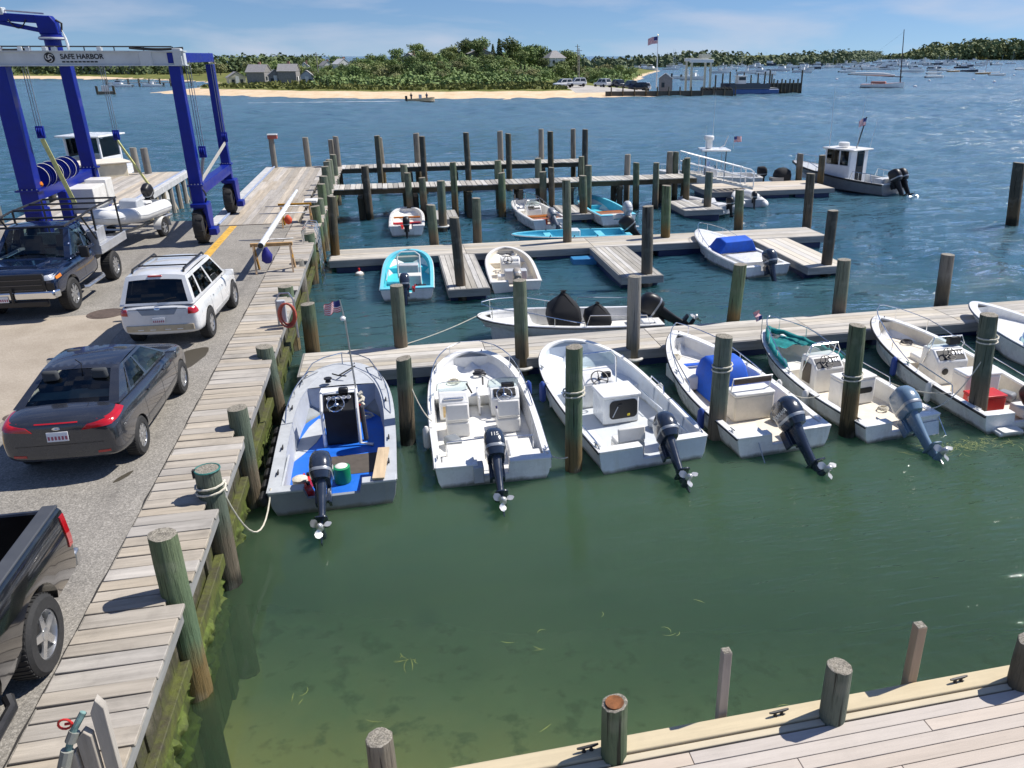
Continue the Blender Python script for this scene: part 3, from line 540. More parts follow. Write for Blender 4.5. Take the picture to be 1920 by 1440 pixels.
SLATE = simple('slate blue outboard paint', (.14, .22, .31), .25, var=.08, coat=.6)
BLUC = simple('royal blue canvas', (.01, .10, .55), .75, var=.2, scale=4, bmp=.6, bscale=5)
TEALC = simple('teal canvas', (.0, .19, .19), .8, var=.3, scale=5, bmp=.7, bscale=9)
REDP = simple('red plastic', (.55, .02, .018), .4, var=.15)
GRNP = simple('green plastic', (.01, .26, .1), .4, var=.15)
TEAK = wood('varnished teak', (.33, .12, .04), 0, spread=.1, rough=.4)
RUBB = simple('black rubber', (.02, .02, .021), .7, var=.3, scale=12)
GRYT = simple('grey inflatable tube', (.55, .56, .57), .55, var=.08)
WHTT = simple('white inflatable tube', (.74, .74, .72), .5, var=.06, dirt=.15)
ROPE = simple('pale rope', (.62, .58, .48), .9, var=.25, scale=25)
ROPED = simple('dark rope', (.05, .05, .06), .9, var=.25, scale=25)
def clear_glass(name, tint=(.75, .85, .84), a=.8):
    m, t, b = newmat(name); t.nodes.remove(b); out = t.nodes['Material Output']
    tr = nd(t, 'ShaderNodeBsdfTransparent', i={'Color': tint + (1,)}); gl = nd(t, 'ShaderNodeBsdfGlossy', i={'Roughness': .03}); fr = nd(t, 'ShaderNodeFresnel', i={'IOR': 1.5}); mx_ = nd(t, 'ShaderNodeMixShader')
    lk(t, math_(t, 'ADD', fr.outputs[0], .02), mx_.inputs[0]); lk(t, tr.outputs[0], mx_.inputs[1]); lk(t, gl.outputs[0], mx_.inputs[2]); lk(t, mx_.outputs[0], out.inputs[0]); return m
GLAS = clear_glass('acrylic windscreen')
def sm(a, b, x): x = max(0, min(1, (x - a) / (b - a))); return x * x * (3 - 2 * x)
class Hull:
    def __init__(s, L, B, zs=.55, zb=.85, p=2.2, qx=1.6, s0=.42, st=.93, sole=.12, gw=.14, flare=.9):
        s.L, s.B, s.zs, s.zb, s.p, s.q, s.s0, s.st, s.sole, s.gw, s.flare = L, B, zs, zb, p, qx, s0, st, sole, gw, flare
        n = 26; s.S = [math.sin(math.pi / 2 * i / n) ** 1.0 for i in range(n)] + [.9975, 1.0]; s.S = sorted(set(round(x, 5) for x in s.S))
    def hb(s, t):
        k = s.st + (1 - s.st) * sm(0, .35, t); u = max(0, (t - s.s0) / (1 - s.s0)); return s.B / 2 * k * max(0, 1 - u ** s.p) ** (1 / s.q)
    def zg(s, t): return s.zs + (s.zb - s.zs) * t ** 1.8
    def out(s, t, off=0, dz=0, side=1):
        return Vector((side * max(0, s.hb(t) - off * (1 if t < .999 else 0)), t * (s.L - 1.2 * off), s.zg(t) + dz))
    def loop(s, off=0, dz=0, t0=0, t1=1):
        T = [x for x in s.S if t0 <= x <= t1]; return [s.out(x, off, dz, -1) for x in T] + [s.out(x, off, dz, 1) for x in reversed(T) if x < 1]
def boat(name, label, cat, loc, hdg, H, hull=GEL, inner=None, cap=None, rub=None, notch=.28, notchz=None, sole_mat=None, group=None, fdeck=None, fd_z=None, rubr=.022, sc=1, dz=0):
    o = thing(name, label, cat, (loc[0], loc[1], dz), -R(hdg), group); o.scale = (sc, sc, sc); inner = inner or hull; cap = cap or hull
    mb = MB(); rings = []
    for t in H.S:
        h, z = H.hb(t), H.zg(t); kz = -.28 + (z + .2) * sm(.7, 1.0, t) ** 1.6; ch = h * (.86 - .5 * sm(.5, 1, t)); cz = .03 + (z * .62) * sm(.55, 1, t); y = t * H.L; yb = y - .22 * H.zb * sm(.75, 1, t) * (1)
        half = [(h, y, z), (h * (1 - .06 * (1 - sm(.5, 1, t))) * (1 - .12 * sm(.6, 1, t)), y - (y - yb) * .3, z * .55 + cz * .45), (ch, yb, cz), (ch * .5, yb, (cz + kz) / 2), (0, yb, kz)]
        rings.append([Vector((-a, b_, c_)) for a, b_, c_ in half] + [Vector((a, b_, c_)) for a, b_, c_ in reversed(half[:-1])])
    mb.loft(rings, closed=False, flip=True); mb.build('hull', hull, o, angle=40)
    # transom with motor notch
    h = H.hb(0); z = H.zs; nz = (notchz if notchz is not None else z - .22) if notch else z
    pl = [(-h, z), (-notch, z), (-notch * .9, nz), (notch * .9, nz), (notch, z), (h, z), (h * .96, .3), (h * .86, .03), (0, -.28), (-h * .86, .03), (-h * .96, .3)] if notch else [(-h, z), (h, z), (h * .86, .03), (0, -.28), (-h * .86, .03)]
    MB().prism(pl, 0, .09, 'y').build('transom', hull, o, bev=.01)
    # gunwale cap
    g = MB(); a = H.loop(-.012, .02); b_ = H.loop(H.gw, .02); c_ = H.loop(H.gw, -.03); d_ = H.loop(-.012, -.03)
    g.loft([d_, a, b_, c_], closed=False, flip=True); g.build('gunwale', cap, o, angle=40)
    if notch:
        for s_ in (-1, 1): MB().box((s_ * (h + notch) / 2, .1, z), (h - notch - .012, .22, .05)).build('transom_cap', cap, o, bev=.012)
    if rub: MB().tube(H.loop(-.02, -.015), rubr, 6).build('rub_rail', rub, o)
    # liner: inner sides and sole
    l = MB(); T = [x for x in H.S if x <= .97]; e = H.gw + .02
    lin = []
    for t in T:
        p0 = H.out(t, H.gw - .01, -.02); p1 = Vector((max(.01, p0.x - .05), p0.y, H.sole)); lin.append([Vector((-p0.x, p0.y, p0.z)), Vector((-p1.x, p1.y, p1.z)), Vector((p1.x, p1.y, p1.z)), p0])
    lin[0] = [Vector((q_.x, .09, q_.z)) for q_ in lin[0]]
    l.loft([[r_[0], r_[1]] for r_ in lin], closed=False); l.loft([[r_[2], r_[3]] for r_ in lin], closed=False)
    l.add([p_ for p_ in (lin[-1][0], lin[-1][1], lin[-1][2], lin[-1][3])], [(0, 1, 2, 3)])
    l.build('liner', inner, o, angle=50)
    MB().loft([[r_[1] + Vector((0, 0, .002)), r_[2] + Vector((0, 0, .002))] for r_ in lin], closed=False).build('sole', sole_mat or inner, o)
    if fdeck is not None:
        fz = fd_z if fd_z is not None else None; f = MB(); T = [x for x in H.S if x >= fdeck]; T = [fdeck] + T
        rg = []
        for t in T:
            p = H.out(t, H.gw - .02 if fz is not None else .03, 0); zz = fz if fz is not None else p.z + .012
            rg.append([Vector((-p.x, p.y, zz)), Vector((-p.x * .5, p.y, zz + (.02 if fz is None else 0))), Vector((0, p.y, zz + (.03 if fz is None else 0))), Vector((p.x * .5, p.y, zz + (.02 if fz is None else 0))), Vector((p.x, p.y, zz))])
        f.loft(rg, closed=False, flip=True); w_ = rg[0]; f.add([w_[0], w_[4], (w_[4].x, w_[4].y, H.sole), (w_[0].x, w_[0].y, H.sole)], [(0, 1, 2, 3)])
        f.build('foredeck', cap if fz is None else inner, o, angle=40)
    return o
def outboard(par, x, y, z, tilt=58, sc=1.0, col=NAVY, legs=None, prop=None, name='outboard', decal=None, turn=0, cover=None):
    """tilted-up outboard clamped to the transom top; local frame: +z up the cowl, -y aft"""
    T = Matrix.Translation((x, y, z)) @ Matrix.Rotation(R(turn), 4, 'Z') @ Matrix.Rotation(-R(tilt), 4, 'X') @ Matrix.Scale(sc, 4)
    legs = legs or col; prop = prop or simple('bare alloy propeller', (.62, .62, .6), .35, .6, var=.1)
    def R_(w, d, z_, r, cy=0): return [Vector((p[0], p[1] + cy, z_)) for p in rrect(w, d, min(r, w * .49, d * .49), 4)]
    mid = MB(); mid.loft([R_(.17, .3, .12, .07, -.2), R_(.15, .26, -.1, .07, -.2), R_(.11, .2, -.4, .05, -.21), R_(.1, .2, -.62, .05, -.21)])
    mid.box((0, -.03, -.02), (.2, .1, .34)); mid.box((-.1, .03, -.05), (.05, .16, .3)); mid.box((.1, .03, -.05), (.05, .16, .3)); mid.xf(T)
    o = mid.build(name, [legs], par, bev=.01)
    cw = MB(); cw.loft([R_(.27, .44, .06, .1, -.2), R_(.32, .52, .14, .13, -.2), R_(.345, .57, .3, .14, -.2), R_(.33, .55, .44, .14, -.19), R_(.28, .47, .54, .13, -.17), R_(.19, .34, .585, .11, -.16), R_(.06, .12, .595, .05, -.16)]); cw.xf(T)
    cw.build('cowling', cover or col, o, angle=50)
    bd = MB(); bd.loft([R_(.328, .53, .135, .13, -.2), R_(.335, .545, .16, .13, -.2), R_(.335, .545, .185, .13, -.2)], cap0=False, cap1=False); bd.xf(T @ Matrix.Translation((0, 0, .03)) @ Matrix.Scale(1.012, 4)); bd.build('cowl_band', simple('silver grey trim', (.4, .42, .44), .35, .5), o)
    lu = MB(); lu.loft([R_(.12, .34, -.6, .05, -.24), R_(.2, .42, -.625, .06, -.27), R_(.2, .42, -.645, .06, -.27), R_(.06, .26, -.66, .03, -.22), R_(.055, .22, -.8, .027, -.21)])
    tor = [Vector((0, .02 - .5 * k / 8, -.83)) for k in range(9)]; lu.tube(tor, [.008, .035, .052, .058, .06, .058, .054, .05, .045], 10)
    lu.prism([(-.05, -.85), (-.33, -.85), (-.36, -1.02), (-.27, -1.03)], -.009, .009, 'x'); lu.xf(T); lu.build('lower_unit', legs, o)
    pp = MB(); pp.tube([(0, -.47, -.83), (0, -.56, -.83), (0, -.6, -.83)], [.055, .05, .02], 10)
    for k in range(3):
        a0 = R(120 * k + 20); vs_ = []
        for i in range(5):
            r_ = .04 + .135 * i / 4; wdt = (.5, .72, .78, .62, .2)[i]
            for j in (-1, 0, 1):
                a = a0 + j * wdt * .62; vs_.append(Vector((r_ * math.cos(a), -.515 + j * .035 * (1 - i * .12), -.83 + r_ * math.sin(a))))
        fs = [(i * 3 + j, i * 3 + j + 1, (i + 1) * 3 + j + 1, (i + 1) * 3 + j) for i in range(4) for j in range(2)]
        up = [v_ + Vector((0, .006, 0)) for v_ in vs_]; pp.add(vs_, fs); pp.add(up, [f[::-1] for f in fs])
    pp.xf(T); pp.build('propeller', prop, o, angle=60)
    if decal:
        txt, side, size, mat_ = decal
        for sd in (side if isinstance(side, tuple) else (side,)):
            me = text_mesh(txt, size, extrude=.002, bold=True)
            if sd == 'aft': M = Matrix.Translation((0, -.478, .38)) @ Matrix.Rotation(R(90), 4, 'X')
            elif sd == 'top': M = Matrix.Translation((0, -.2, .596)) @ Matrix.Rotation(0, 4, 'Z')
            else: M = Matrix.Translation((sd * .176, -.2, .32)) @ Matrix.Rotation(R(90) * sd, 4, 'Z') @ Matrix.Rotation(R(90), 4, 'X')
            me.transform(T @ M); link('lettering', me, mat_, o)
    return o
def rail(par, H, t0, t1, h, off=.06, posts=3, r=.013, both=True, name='bow_rail', mat_=CHROME, dip=.6, sides=(-1, 1), around=True):
    T = [t0 + (t1 - t0) * i / 10 for i in range(11)]
    def pt(t, sd, k=1): p = H.out(t, off, .02, sd); return p + Vector((0, 0, h * (k if k < 1 else min(1, .25 + 2.2 * (t - t0) / (t1 - t0) * dip + .0))))
    mb = MB()
    if around:
        path = [H.out(t0, off, .02, -1)] + [pt(t, -1) for t in T] + [pt(t, 1) for t in reversed(T)] + [H.out(t0, off, .02, 1)]
        mb.tube(path, r, 7)
    else:
        for sd in sides: mb.tube([H.out(t0, off, .02, sd)] + [H.out(t, off, .02 + h, sd) for t in T[1:-1]] + [H.out(t1, off, .02, sd)], r, 7)
    for sd in sides:
        for i in range(posts):
            t = t0 + (t1 - t0) * (i + 1) / (posts + .3); mb.tube([H.out(t, off, .02, sd), pt(t, sd) if around else H.out(t, off, .02 + h, sd)], r * .8, 6)
    return mb.build(name, mat_, par)
def wheel_(par, c, r=.17, tilt=-60, mat_=BLK, name='steering_wheel', rz=0):
    T = Matrix.Translation(c) @ Matrix.Rotation(rz, 4, 'Z') @ Matrix.Rotation(R(90 + tilt), 4, 'X'); mb = MB()
    mb.tube([(r * math.cos(k * math.pi / 10), r * math.sin(k * math.pi / 10), 0) for k in range(20)], .014, 6, closed=True)
    for k in range(3): mb.tube([(0, 0, -.03), (r * math.cos(R(90 + 120 * k)), r * math.sin(R(90 + 120 * k)), 0)], .011, 6)
    mb.lathe([(.04, -.05), (.045, -.02), (.02, -.005)], 12); return mb.xf(T).build(name, mat_, par)
def console(par, x, y, z, w, d, h, mat_=GEL, screen=.28, dash=BLK, rails=True, wheel=True, face=-1, slope=.35):
    """steering console: box with a sloping dash on its aft side"""
    pl = [(-d / 2, 0), (d / 2, 0), (d / 2 - d * .12, h), (-d / 2 + d * slope, h), (-d / 2, h * .72)]
    o = MB().prism([(p[0], p[1]) for p in pl], -w / 2, w / 2, 'x').build('console', mat_, par, loc=(x, y, z), bev=.03)
    a, b_ = Vector((0, -d / 2, h * .72)), Vector((0, -d / 2 + d * slope, h)); n = Vector((0, -(b_.z - a.z), b_.y - a.y)).normalized()
    MB().quad(*[p + n * .012 for p in ((-w * .42, *(a.lerp(b_, .12))[1:]), (w * .42, *(a.lerp(b_, .12))[1:]), (w * .42, *(a.lerp(b_, .9))[1:]), (-w * .42, *(a.lerp(b_, .9))[1:]))] if False else [Vector((sx * w * .42, p.y, p.z)) + n * .012 for sx, p in ((-1, a.lerp(b_, .12)), (1, a.lerp(b_, .12)), (1, a.lerp(b_, .9)), (-1, a.lerp(b_, .9)))], th=.011).build('dashboard', dash, o)
    gm = MB(); c = a.lerp(b_, .6)
    for k in range(4): gm.lathe([(.042, 0), (.042, .012), (.034, .014), (.03, .008)], 12, Vector((w * (.08 + .1 * k), c.y, c.z)) + n * .012, n.to_track_quat('Z', 'Y').to_matrix())
    gm.build('gauge', STEEL, o)
    if wheel: wheel_(o, Vector((-w * .14, a.lerp(b_, .42).y, a.lerp(b_, .42).z)) + n * .12, .17, -math.degrees(math.atan2(n.z, -n.y)))
    if screen:
        ws = MB(); k = 6
        def sp(i, t): u = i / k; return Vector((w * (-.5 + u) * (1 - .1 * t), d / 2 - .1 - .12 * abs(2 * u - 1) ** 2 - .14 * t, h + screen * t))
        ws.loft([[sp(i, 0) for i in range(k + 1)], [sp(i, 1) for i in range(k + 1)]], closed=False); ws.build('windscreen', GLAS, o)
        MB().tube([sp(0, 0)] + [sp(i, 1) for i in range(k + 1)] + [sp(k, 0)], .012, 6).build('screen_frame', CHROME if rails else mat_, o)
    if rails:
        MB().tube([(-w / 2 - .03, d * .2, h * .5), (-w / 2 - .03, -d * .1, h + .12), (-w / 2 + .04, -d * .05, h + .3), (w / 2 - .04, -d * .05, h + .3), (w / 2 + .03, -d * .1, h + .12), (w / 2 + .03, d * .2, h * .5)], .013, 7).build('grab_rail', CHROME, o)
    return o
def softbox(c, d, r, M=None):
    mb = MB(); mb.box(c, d, M=M); return mb
def seat(par, x, y, z, w, d, h, mat_=GEL2, back=.35, name='seat', face=1, cush=None):
    o = softbox((0, 0, h / 2), (w, d, h), .03).build(name, mat_, par, loc=(x, y, z), bev=.035)
    softbox((0, 0, h + .035), (w * .97, d * .95, .07), .03).build('cushion', cush or mat_, o, bev=.03)
    if back: MB().box((0, 0, 0), (w * .96, .07, back), M=Matrix.Rotation(R(-9 * face), 3, 'X')).build('backrest', cush or mat_, o, loc=(0, -face * (d / 2 - .02), h + .07 + back / 2), bev=.03)
    return o
def cleat(par, p, rz=0, mat_=CHROME, s=1):
    mb = MB(); mb.tube([(-.09 * s, 0, .04 * s), (.09 * s, 0, .04 * s)], .012 * s, 6); mb.box((0, 0, .02 * s), (.07 * s, .03 * s, .04 * s)); return mb.build('cleat', mat_, par, loc=p, rz=rz)
def us_flag(w, h, name='flag', amp=.06, seed=1, fold=0.0):
    """rippling cloth with stripes and canton as real faces; local x from hoist to fly"""
    nx, ny = 26, 13; vs_ = []
    for j in range(ny + 1):
        for i in range(nx + 1):
            u, v_ = i / nx, j / ny; k = u ** .7
            vs_.append((w * u * (1 - .1 * k), amp * math.sin(u * 9 + v_ * 1.5 + seed) * k, -h * (1 - v_) * (1 - .06 * u) - fold * w * u * u + .012 * math.sin(u * 13 + seed)))
    fs, mi = [], []
    for j in range(ny):
        for i in range(nx):
            fs.append((j * (nx + 1) + i, j * (nx + 1) + i + 1, (j + 1) * (nx + 1) + i + 1, (j + 1) * (nx + 1) + i)); mi.append(2 if (i < 10 and j >= 6) else (0 if j % 2 == 0 else 1))
    m = MB(); m.v, m.f, m.mi = vs_, fs, mi; return m
FLAGM = [simple('flag red', (.52, .03, .05), .8, var=.1), simple('flag white', (.78, .77, .77), .8, var=.05), simple('flag blue', (.03, .04, .18), .8, var=.1)]
def rope(label, pts, r=.014, mat_=ROPE, name='mooring_rope', n=6, cat='rope', group='mooring lines'):
    o = MB().tube([Vector(p) - Vector(pts[0]) for p in pts], r, n).build(name, mat_, loc=pts[0]); return tag(o, label, cat, group)

# ------------------------------------------------------------ front row 1: grey work skiff with a blue floor
H1 = Hull(5.75, 2.3, .6, .86, p=3.0, qx=2.15, s0=.38, sole=.16, gw=.21, st=.98)
b1 = boat('work_skiff', 'grey open work boat with bright blue floor and flag staff, leftmost in front row', 'boat', (-1.45, 12.68), -.4, H1, GREYH, GREYL, GREYL, None, notch=.5, notchz=.42, sole_mat=BLUEFL, fdeck=.78, sc=.95, dz=-0.12, group='boats moored stern out along the front dock')
MB().patch(lambda u, v: (-.5 + 1.26 * u, 1.25 + .85 * v, .168), 1, 1).build('floor_mat', simple('brown rubber mat', (.085, .072, .062), .9, var=.2, scale=8), b1)
MB().prism([(-.93, 2.0), (-.74, 2.35), (-.52, 2.85), (-.38, 3.4), (-.34, 4.0), (-.55, 4.1), (-.72, 3.7), (-.86, 3.1), (-.93, 2.5)], .163, .171).build('pale_floor_panel', GREYL, b1)
# console: black face in a white frame, open below
cs = MB().prism([(-.3, 0), (.32, 0), (.3, .98), (-.02, 1.02), (-.3, .78)], -.32, .32, 'x').build('console', BLK, b1, loc=(.05, 2.95, .165), bev=.02)
MB().tube([(-.36, -.36, 0), (-.36, -.3, .8), (-.36, .0, 1.08), (-.36, .26, 1.06), (.36, .26, 1.06), (.36, .0, 1.08), (.36, -.3, .8), (.36, -.42, .05), (.62, -.52, .03)], .034, 8).build('console_frame', GEL, cs)
MB().box((0, .14, 1.06), (.74, .34, .03)).build('console_top', GEL, cs, bev=.01)
wheel_(cs, (-.06, -.27, .92), .17, -50, CHROME)
g_ = MB()
for k in range(5): g_.lathe([(.05, 0), (.05, .02), (.04, .022), (.035, .01)], 12, (-.2 + .1 * k, -.12, .99), Matrix.Rotation(R(35), 3, 'X'))
g_.build('gauge', STEEL, cs)
MB().box((.1, .02, 1.1), (.2, .16, .14)).build('compass', BLK, cs, bev=.04)
MB().tube([(.47, -.2, .02), (.44, -.15, .75), (.42, -.1, .8)], .05, 8).build('coiled_line', ROPED, cs)
MB().tube([(.42 + .07 * math.cos(k * 1.1), -.02 + .06 * math.sin(k * 1.1), .72 + .03 * k) for k in range(12)], .045, 6).build('rope_hank', ROPE, cs)
MB().tube([(.4, -.16, .5), (.41, -.14, .82)], .03, 6).build('red_strap', REDP, cs)
staff = MB().tube([(.38, .1, .3), (.3, .1, 2.6), (.24, .1, 3.05)], [.022, .016, .01], 8).build('flag_staff', STEEL, cs)
MB().lathe([(.05, 0), (.06, .05), (.03, .08)], 10, (.26, .1, 2.62)).build('staff_light', GEL, staff)
fl = us_flag(.36, .24, seed=2, fold=.25); fl.xf(Matrix.Translation((.24, .1, 3.04)) @ Matrix.Rotation(R(190), 4, 'Z')); fl.build('flag', FLAGM, staff, angle=80)
for sd in (-1, 1):
    r_ = MB(); ps = [H1.out(t, .07, .02 + (.16 if 0 < i < 8 else 0), sd) for i, t in enumerate([.5 + .055 * k for k in range(9)])]; r_.tube(ps, .014, 6)
    for k in (2, 4, 6): r_.tube([ps[k], ps[k] - Vector((0, 0, .16))], .011, 6)
    r_.build('side_rail', CHROME, b1)
ps = [H1.out(t, .05, .02, -1) + Vector((0, 0, .26 * min(1, (t - .8) * 9))) for t in (.8, .86, .92, .97)] + [Vector((0, 5.72, 1.14))] + [H1.out(t, .05, .02, 1) + Vector((0, 0, .26 * min(1, (t - .8) * 9))) for t in (.97, .92, .86, .8)]
r_ = MB(); r_.tube(ps, .014, 7); r_.tube([(0, 5.6, .86), (0, 5.72, 1.14)], .012, 6); r_.build('bow_rail', CHROME, b1)
an = MB(); an.tube([(-.05, 4.75, .93), (.3, 5.3, .93)], .02, 6); an.tube([(-.2, 4.9, .93), (-.05, 4.75, .93), (.12, 4.68, .93)], .018, 6); an.build('anchor', RUBB, b1)
MB().lathe([(.07, 0), (.05, .05), (.09, .07), (.09, .1)], 10, (-.28, 4.55, .87)).build('bollard', BLK, b1)
for k in range(7):
    p_ = H1.out(.03 + .075 * k, -.09, -.18, -1); MB().lathe([(.03, -.17), (.095, -.13), (.1, 0), (.095, .13), (.03, .17)], 10, p_, Matrix.Rotation(R(90), 3, 'X')).build('fender', RUBB, b1)
for t in (.12, .3, .62):
    for sd in (-1, 1): cleat(b1, H1.out(t, .13, .03, sd), R(90), RUBB)
# plank lying on the starboard quarter, low inner coaming
MB().box((.86, .62, .67), (.22, 1.25, .035), rz=R(-5)).build('loose_plank', wood('raw plank', (.56, .44, .3), 1), b1, bev=.006)
MB().box((-.9, .8, .52), (.04, 1.5, .14)).build('coaming', GREYL, b1, bev=.01)
def jerry(par, x, y, z, mat_, rz=0, s=1):
    o = MB().box((0, 0, .14 * s), (.24 * s, .34 * s, .28 * s)).build('fuel_tank', mat_, par, loc=(x, y, z), bev=.05 * s, rz=rz)
    MB().tube([(0, -.1 * s, .28 * s), (0, -.07 * s, .34 * s), (0, .07 * s, .34 * s), (0, .1 * s, .28 * s)], .018 * s, 6).build('handle', mat_, o); MB().lathe([(.04 * s, .27 * s), (.04 * s, .33 * s)], 8, (.06 * s, .12 * s, 0)).build('cap', BLK, o); return o
jerry(b1, -.5, .3, .18, REDP, .3, 1.05); jerry(b1, -.58, .72, .18, REDP, -.2, 1.0)
MB().lathe([(.12, 0), (.14, .02), (.14, .14), (.11, .16), (.06, .17)], 14, (-.62, .55, .42)).build('coil_of_line', ROPE, b1)
o = MB().lathe([(.15, 0), (.16, .03), (.16, .32), (.12, .34)], 16, (.1, .98, .17)).build('green_drum', GRNP, b1); MB().lathe([(.12, .34), (.1, .355), (.03, .36)], 14, (.1, .98, .17)).build('drum_lid', GEL2, o)
outboard(b1, -.17, -.02, .52, 56, 1.14, NAVY, decal=None)
# ------------------------------------------------------------ front row 2: white dual console
H2 = Hull(5.75, 2.3, .6, .88, p=3.0, qx=2.2, s0=.36, sole=.2, gw=.12, st=.97)
b2 = boat('dual_console_boat', 'white boat with two helm seats and twin windscreens, second from the quay in front row', 'boat', (1.36, 12.98), 1.2, H2, GEL, GEL, GEL, CHROME, notch=.3, notchz=.36, sole_mat=GEL2, fdeck=.66, fd_z=.46, sc=.95, dz=-0.16, group='boats moored stern out along the front dock', rubr=.012)
for sd, nm in ((1, 'console'), (-1, 'console')):
    c_ = MB().prism([(-.34, 0), (.4, 0), (.3, .55), (-.12, .6), (-.32, .42)], -.33, .33, 'x').build(nm, GEL, b2, loc=(sd * .58, 3.35, .2), bev=.03)
    k = 5; P_ = lambda i, t: Vector(((-.36 + .72 * i / k) * (1 - .06 * t), .22 - .1 * abs(2 * i / k - 1) ** 2 - .16 * t, .56 + .24 * t))
    ws = MB().loft([[P_(i, 0) for i in range(k + 1)], [P_(i, 1) for i in range(k + 1)]], closed=False).build('windscreen', GLAS, c_); MB().tube([P_(0, 0)] + [P_(i, 1) for i in range(k + 1)] + [P_(k, 0)], .011, 6).build('screen_frame', STEEL, c_)
    if sd > 0:
        wheel_(c_, (-.02, -.34, .55), .17, -50, CHROME); MB().box((0, -.2, .53), (.5, .2, .06), M=Matrix.Rotation(R(35), 3, 'X')).build('dashboard', BLK, c_, bev=.01)
        MB().box((.1, .02, .63), (.3, .12, .1)).build('instrument', BLK, c_, bev=.02)
    else: MB().box((0, -.24, .5), (.46, .1, .05)).build('grab_bar', CHROME, c_, bev=.02); MB().box((0, -.33, .22), (.5, .02, .26)).build('locker_door', wood('tan locker board', (.6, .47, .3), 0, spread=.02, stain=.05), c_)
    s_ = seat(b2, sd * .55, 2.35, .2, .5, .48, .34, GEL2, .36, 'helm_seat')
MB().box((.55, 2.82, .52), (.44, .1, .05)).build('navy_cushion', simple('navy vinyl', (.01, .015, .09), .5), b2, bev=.02)
MB().box((0, 3.5, .42), (.04, .7, .44)).build('walk_through_door', GEL, b2, bev=.01)
for t_, sd in ((.3, -1), (.3, 1)): MB().box((sd * .62, 1.0, .33), (.5, .62, .26)).build('stern_seat', GEL2, b2, bev=.04)
MB().box((-.66, .33, .52), (.62, .44, .1)).build('stern_platform', GEL, b2, bev=.03); MB().box((.66, .33, .52), (.62, .44, .1)).build('stern_platform', GEL, b2, bev=.03)
MB().box((-.3, .06, .42), (.2, .3, .34)).build('swim_step', GREYL, b2, bev=.02)
MB().tube([(-.85, .55, .6), (-.85, .58, .85), (.0, .6, .88), (.85, .58, .85), (.85, .55, .6)], .014, 6).build('stern_bar', CHROME, b2)
rail(b2, H2, .42, .99, .26, .05, 4)
MB().tube([(.15 + .16 * math.cos(k * .7) * (1 - k * .03), 4.95 + .1 * math.sin(k * .7), .5 + .008 * k) for k in range(18)], .03, 6).build('rope_coil', ROPED, b2)
MB().tube([(-.14, 3.55, .62), (-.26, 3.3, .95)], .022, 6).build('wiper_arm', BLK, b2); MB().tube([(.16, 4.0, .62), (.14, 3.75, .9)], .022, 6).build('screen_strut', BLK, b2)
for t in (.06, .55, .8):
    for sd in (-1, 1): cleat(b2, H2.out(t, .06, .03, sd), R(90))
MB().lathe([(.02, -.1), (.075, -.06), (.08, .14), (.03, .2)], 10, (1.06, .1, .42)).build('fender', GEL, b2)
outboard(b2, .04, -.02, .5, 56, 1.18, NAVY, decal=('115', 'aft', .09, GEL2))
# ------------------------------------------------------------ front row 3: plain white open boat
H3 = Hull(5.7, 2.46, .66, 1.0, p=2.9, qx=2.2, s0=.38, sole=.22, gw=.075, st=.96)
WINT = simple('white interior paint', (.66, .71, .76), .45, var=.06, scale=3, dirt=.25, dirtcol=(.45, .45, .42), scum=True)
b3 = boat('open_skiff', 'plain high sided white open boat with cooler seat, third from the quay in front row', 'boat', (4.42, 12.95), -6.5, H3, WINT, WINT, GEL, RUBB, notch=.26, notchz=.38, sole_mat=simple('pale grey non skid', (.55, .58, .6), .6, var=.06), fdeck=.6, fd_z=.5, sc=.95, dz=-0.16, group='boats moored stern out along the front dock', rubr=.014)
MB().box((.1, 2.35, .55), (.86, .72, .66)).build('engine_box', GEL, b3, bev=.05); MB().box((.1, 2.35, .9), (.92, .78, .07)).build('box_lid', GEL, b3, bev=.03)
MB().prism(rrect(.66, .44, .1), 1.975, 1.985, 'y').xf(Matrix.Translation((.14, 0, .58))).build('opening_shade', BLK, b3); MB().box((.26, 1.97, .44), (.07, .03, .06)).build('yellow_bottle', simple('yellow plastic', (.7, .55, .03), .4), b3, bev=.02); MB().box((.05, 1.97, .7), (.1, .03, .05)).build('dark_bottle', RUBB, b3, bev=.02)  # black sheet on the box face paints the shade inside its opening
MB().tube([(-.12, 1.965, .42), (.0, 1.965, .66)], .012, 6).build('strut', GREYL, b3)
c3 = console(b3, -.05, 3.35, .22, .8, .62, .8, GEL, 0, GEL, rails=False, wheel=False); wheel_(c3, (.0, -.36, .74), .2, -52, BLK); MB().box((.24, -.18, .74), (.2, .1, .14)).build('control_box', BLK, c3, bev=.02)
MB().tube([(-.42, .1, .3), (-.42, .05, 1.05), (-.3, .1, 1.2), (.46, .12, 1.2), (.58, .08, 1.05), (.6, .1, .3)], .018, 7).build('leaning_rail', CHROME, c3)
ws = MB().quad((-.38, .1, .85), (.55, .12, .85), (.55, .12, 1.18), (-.38, .1, 1.18)).build('windscreen', GLAS, c3)
s_ = seat(b3, -.32, .62, .22, .62, .4, .3, GEL2, .3, 'stern_seat', face=1)
MB().box((-.9, .8, .4), (.14, .9, .3)).build('side_locker', GEL, b3, bev=.02)
for sd in (-1, 1):
    MB().tube([H3.out(.02, .05, .02, sd), H3.out(.06, .05, .1, sd), H3.out(.3, .05, .1, sd), H3.out(.33, .05, .02, sd)], .014, 6).build('side_rail', CHROME, b3)
MB().tube([H3.out(.38, .03, .02, 1), H3.out(.39, .03, .16, 1), H3.out(.5, .03, .16, 1), H3.out(.51, .03, .02, 1)], .014, 6).build('side_rail', CHROME, b3)
for k in (0, 1, 2): MB().tube([H3.out(.18 + .14 * k, .09, -.03, 1), H3.out(.18 + .14 * k, .1, -.45, 1)], .022, 6).build('frame_rib', WINT, b3)
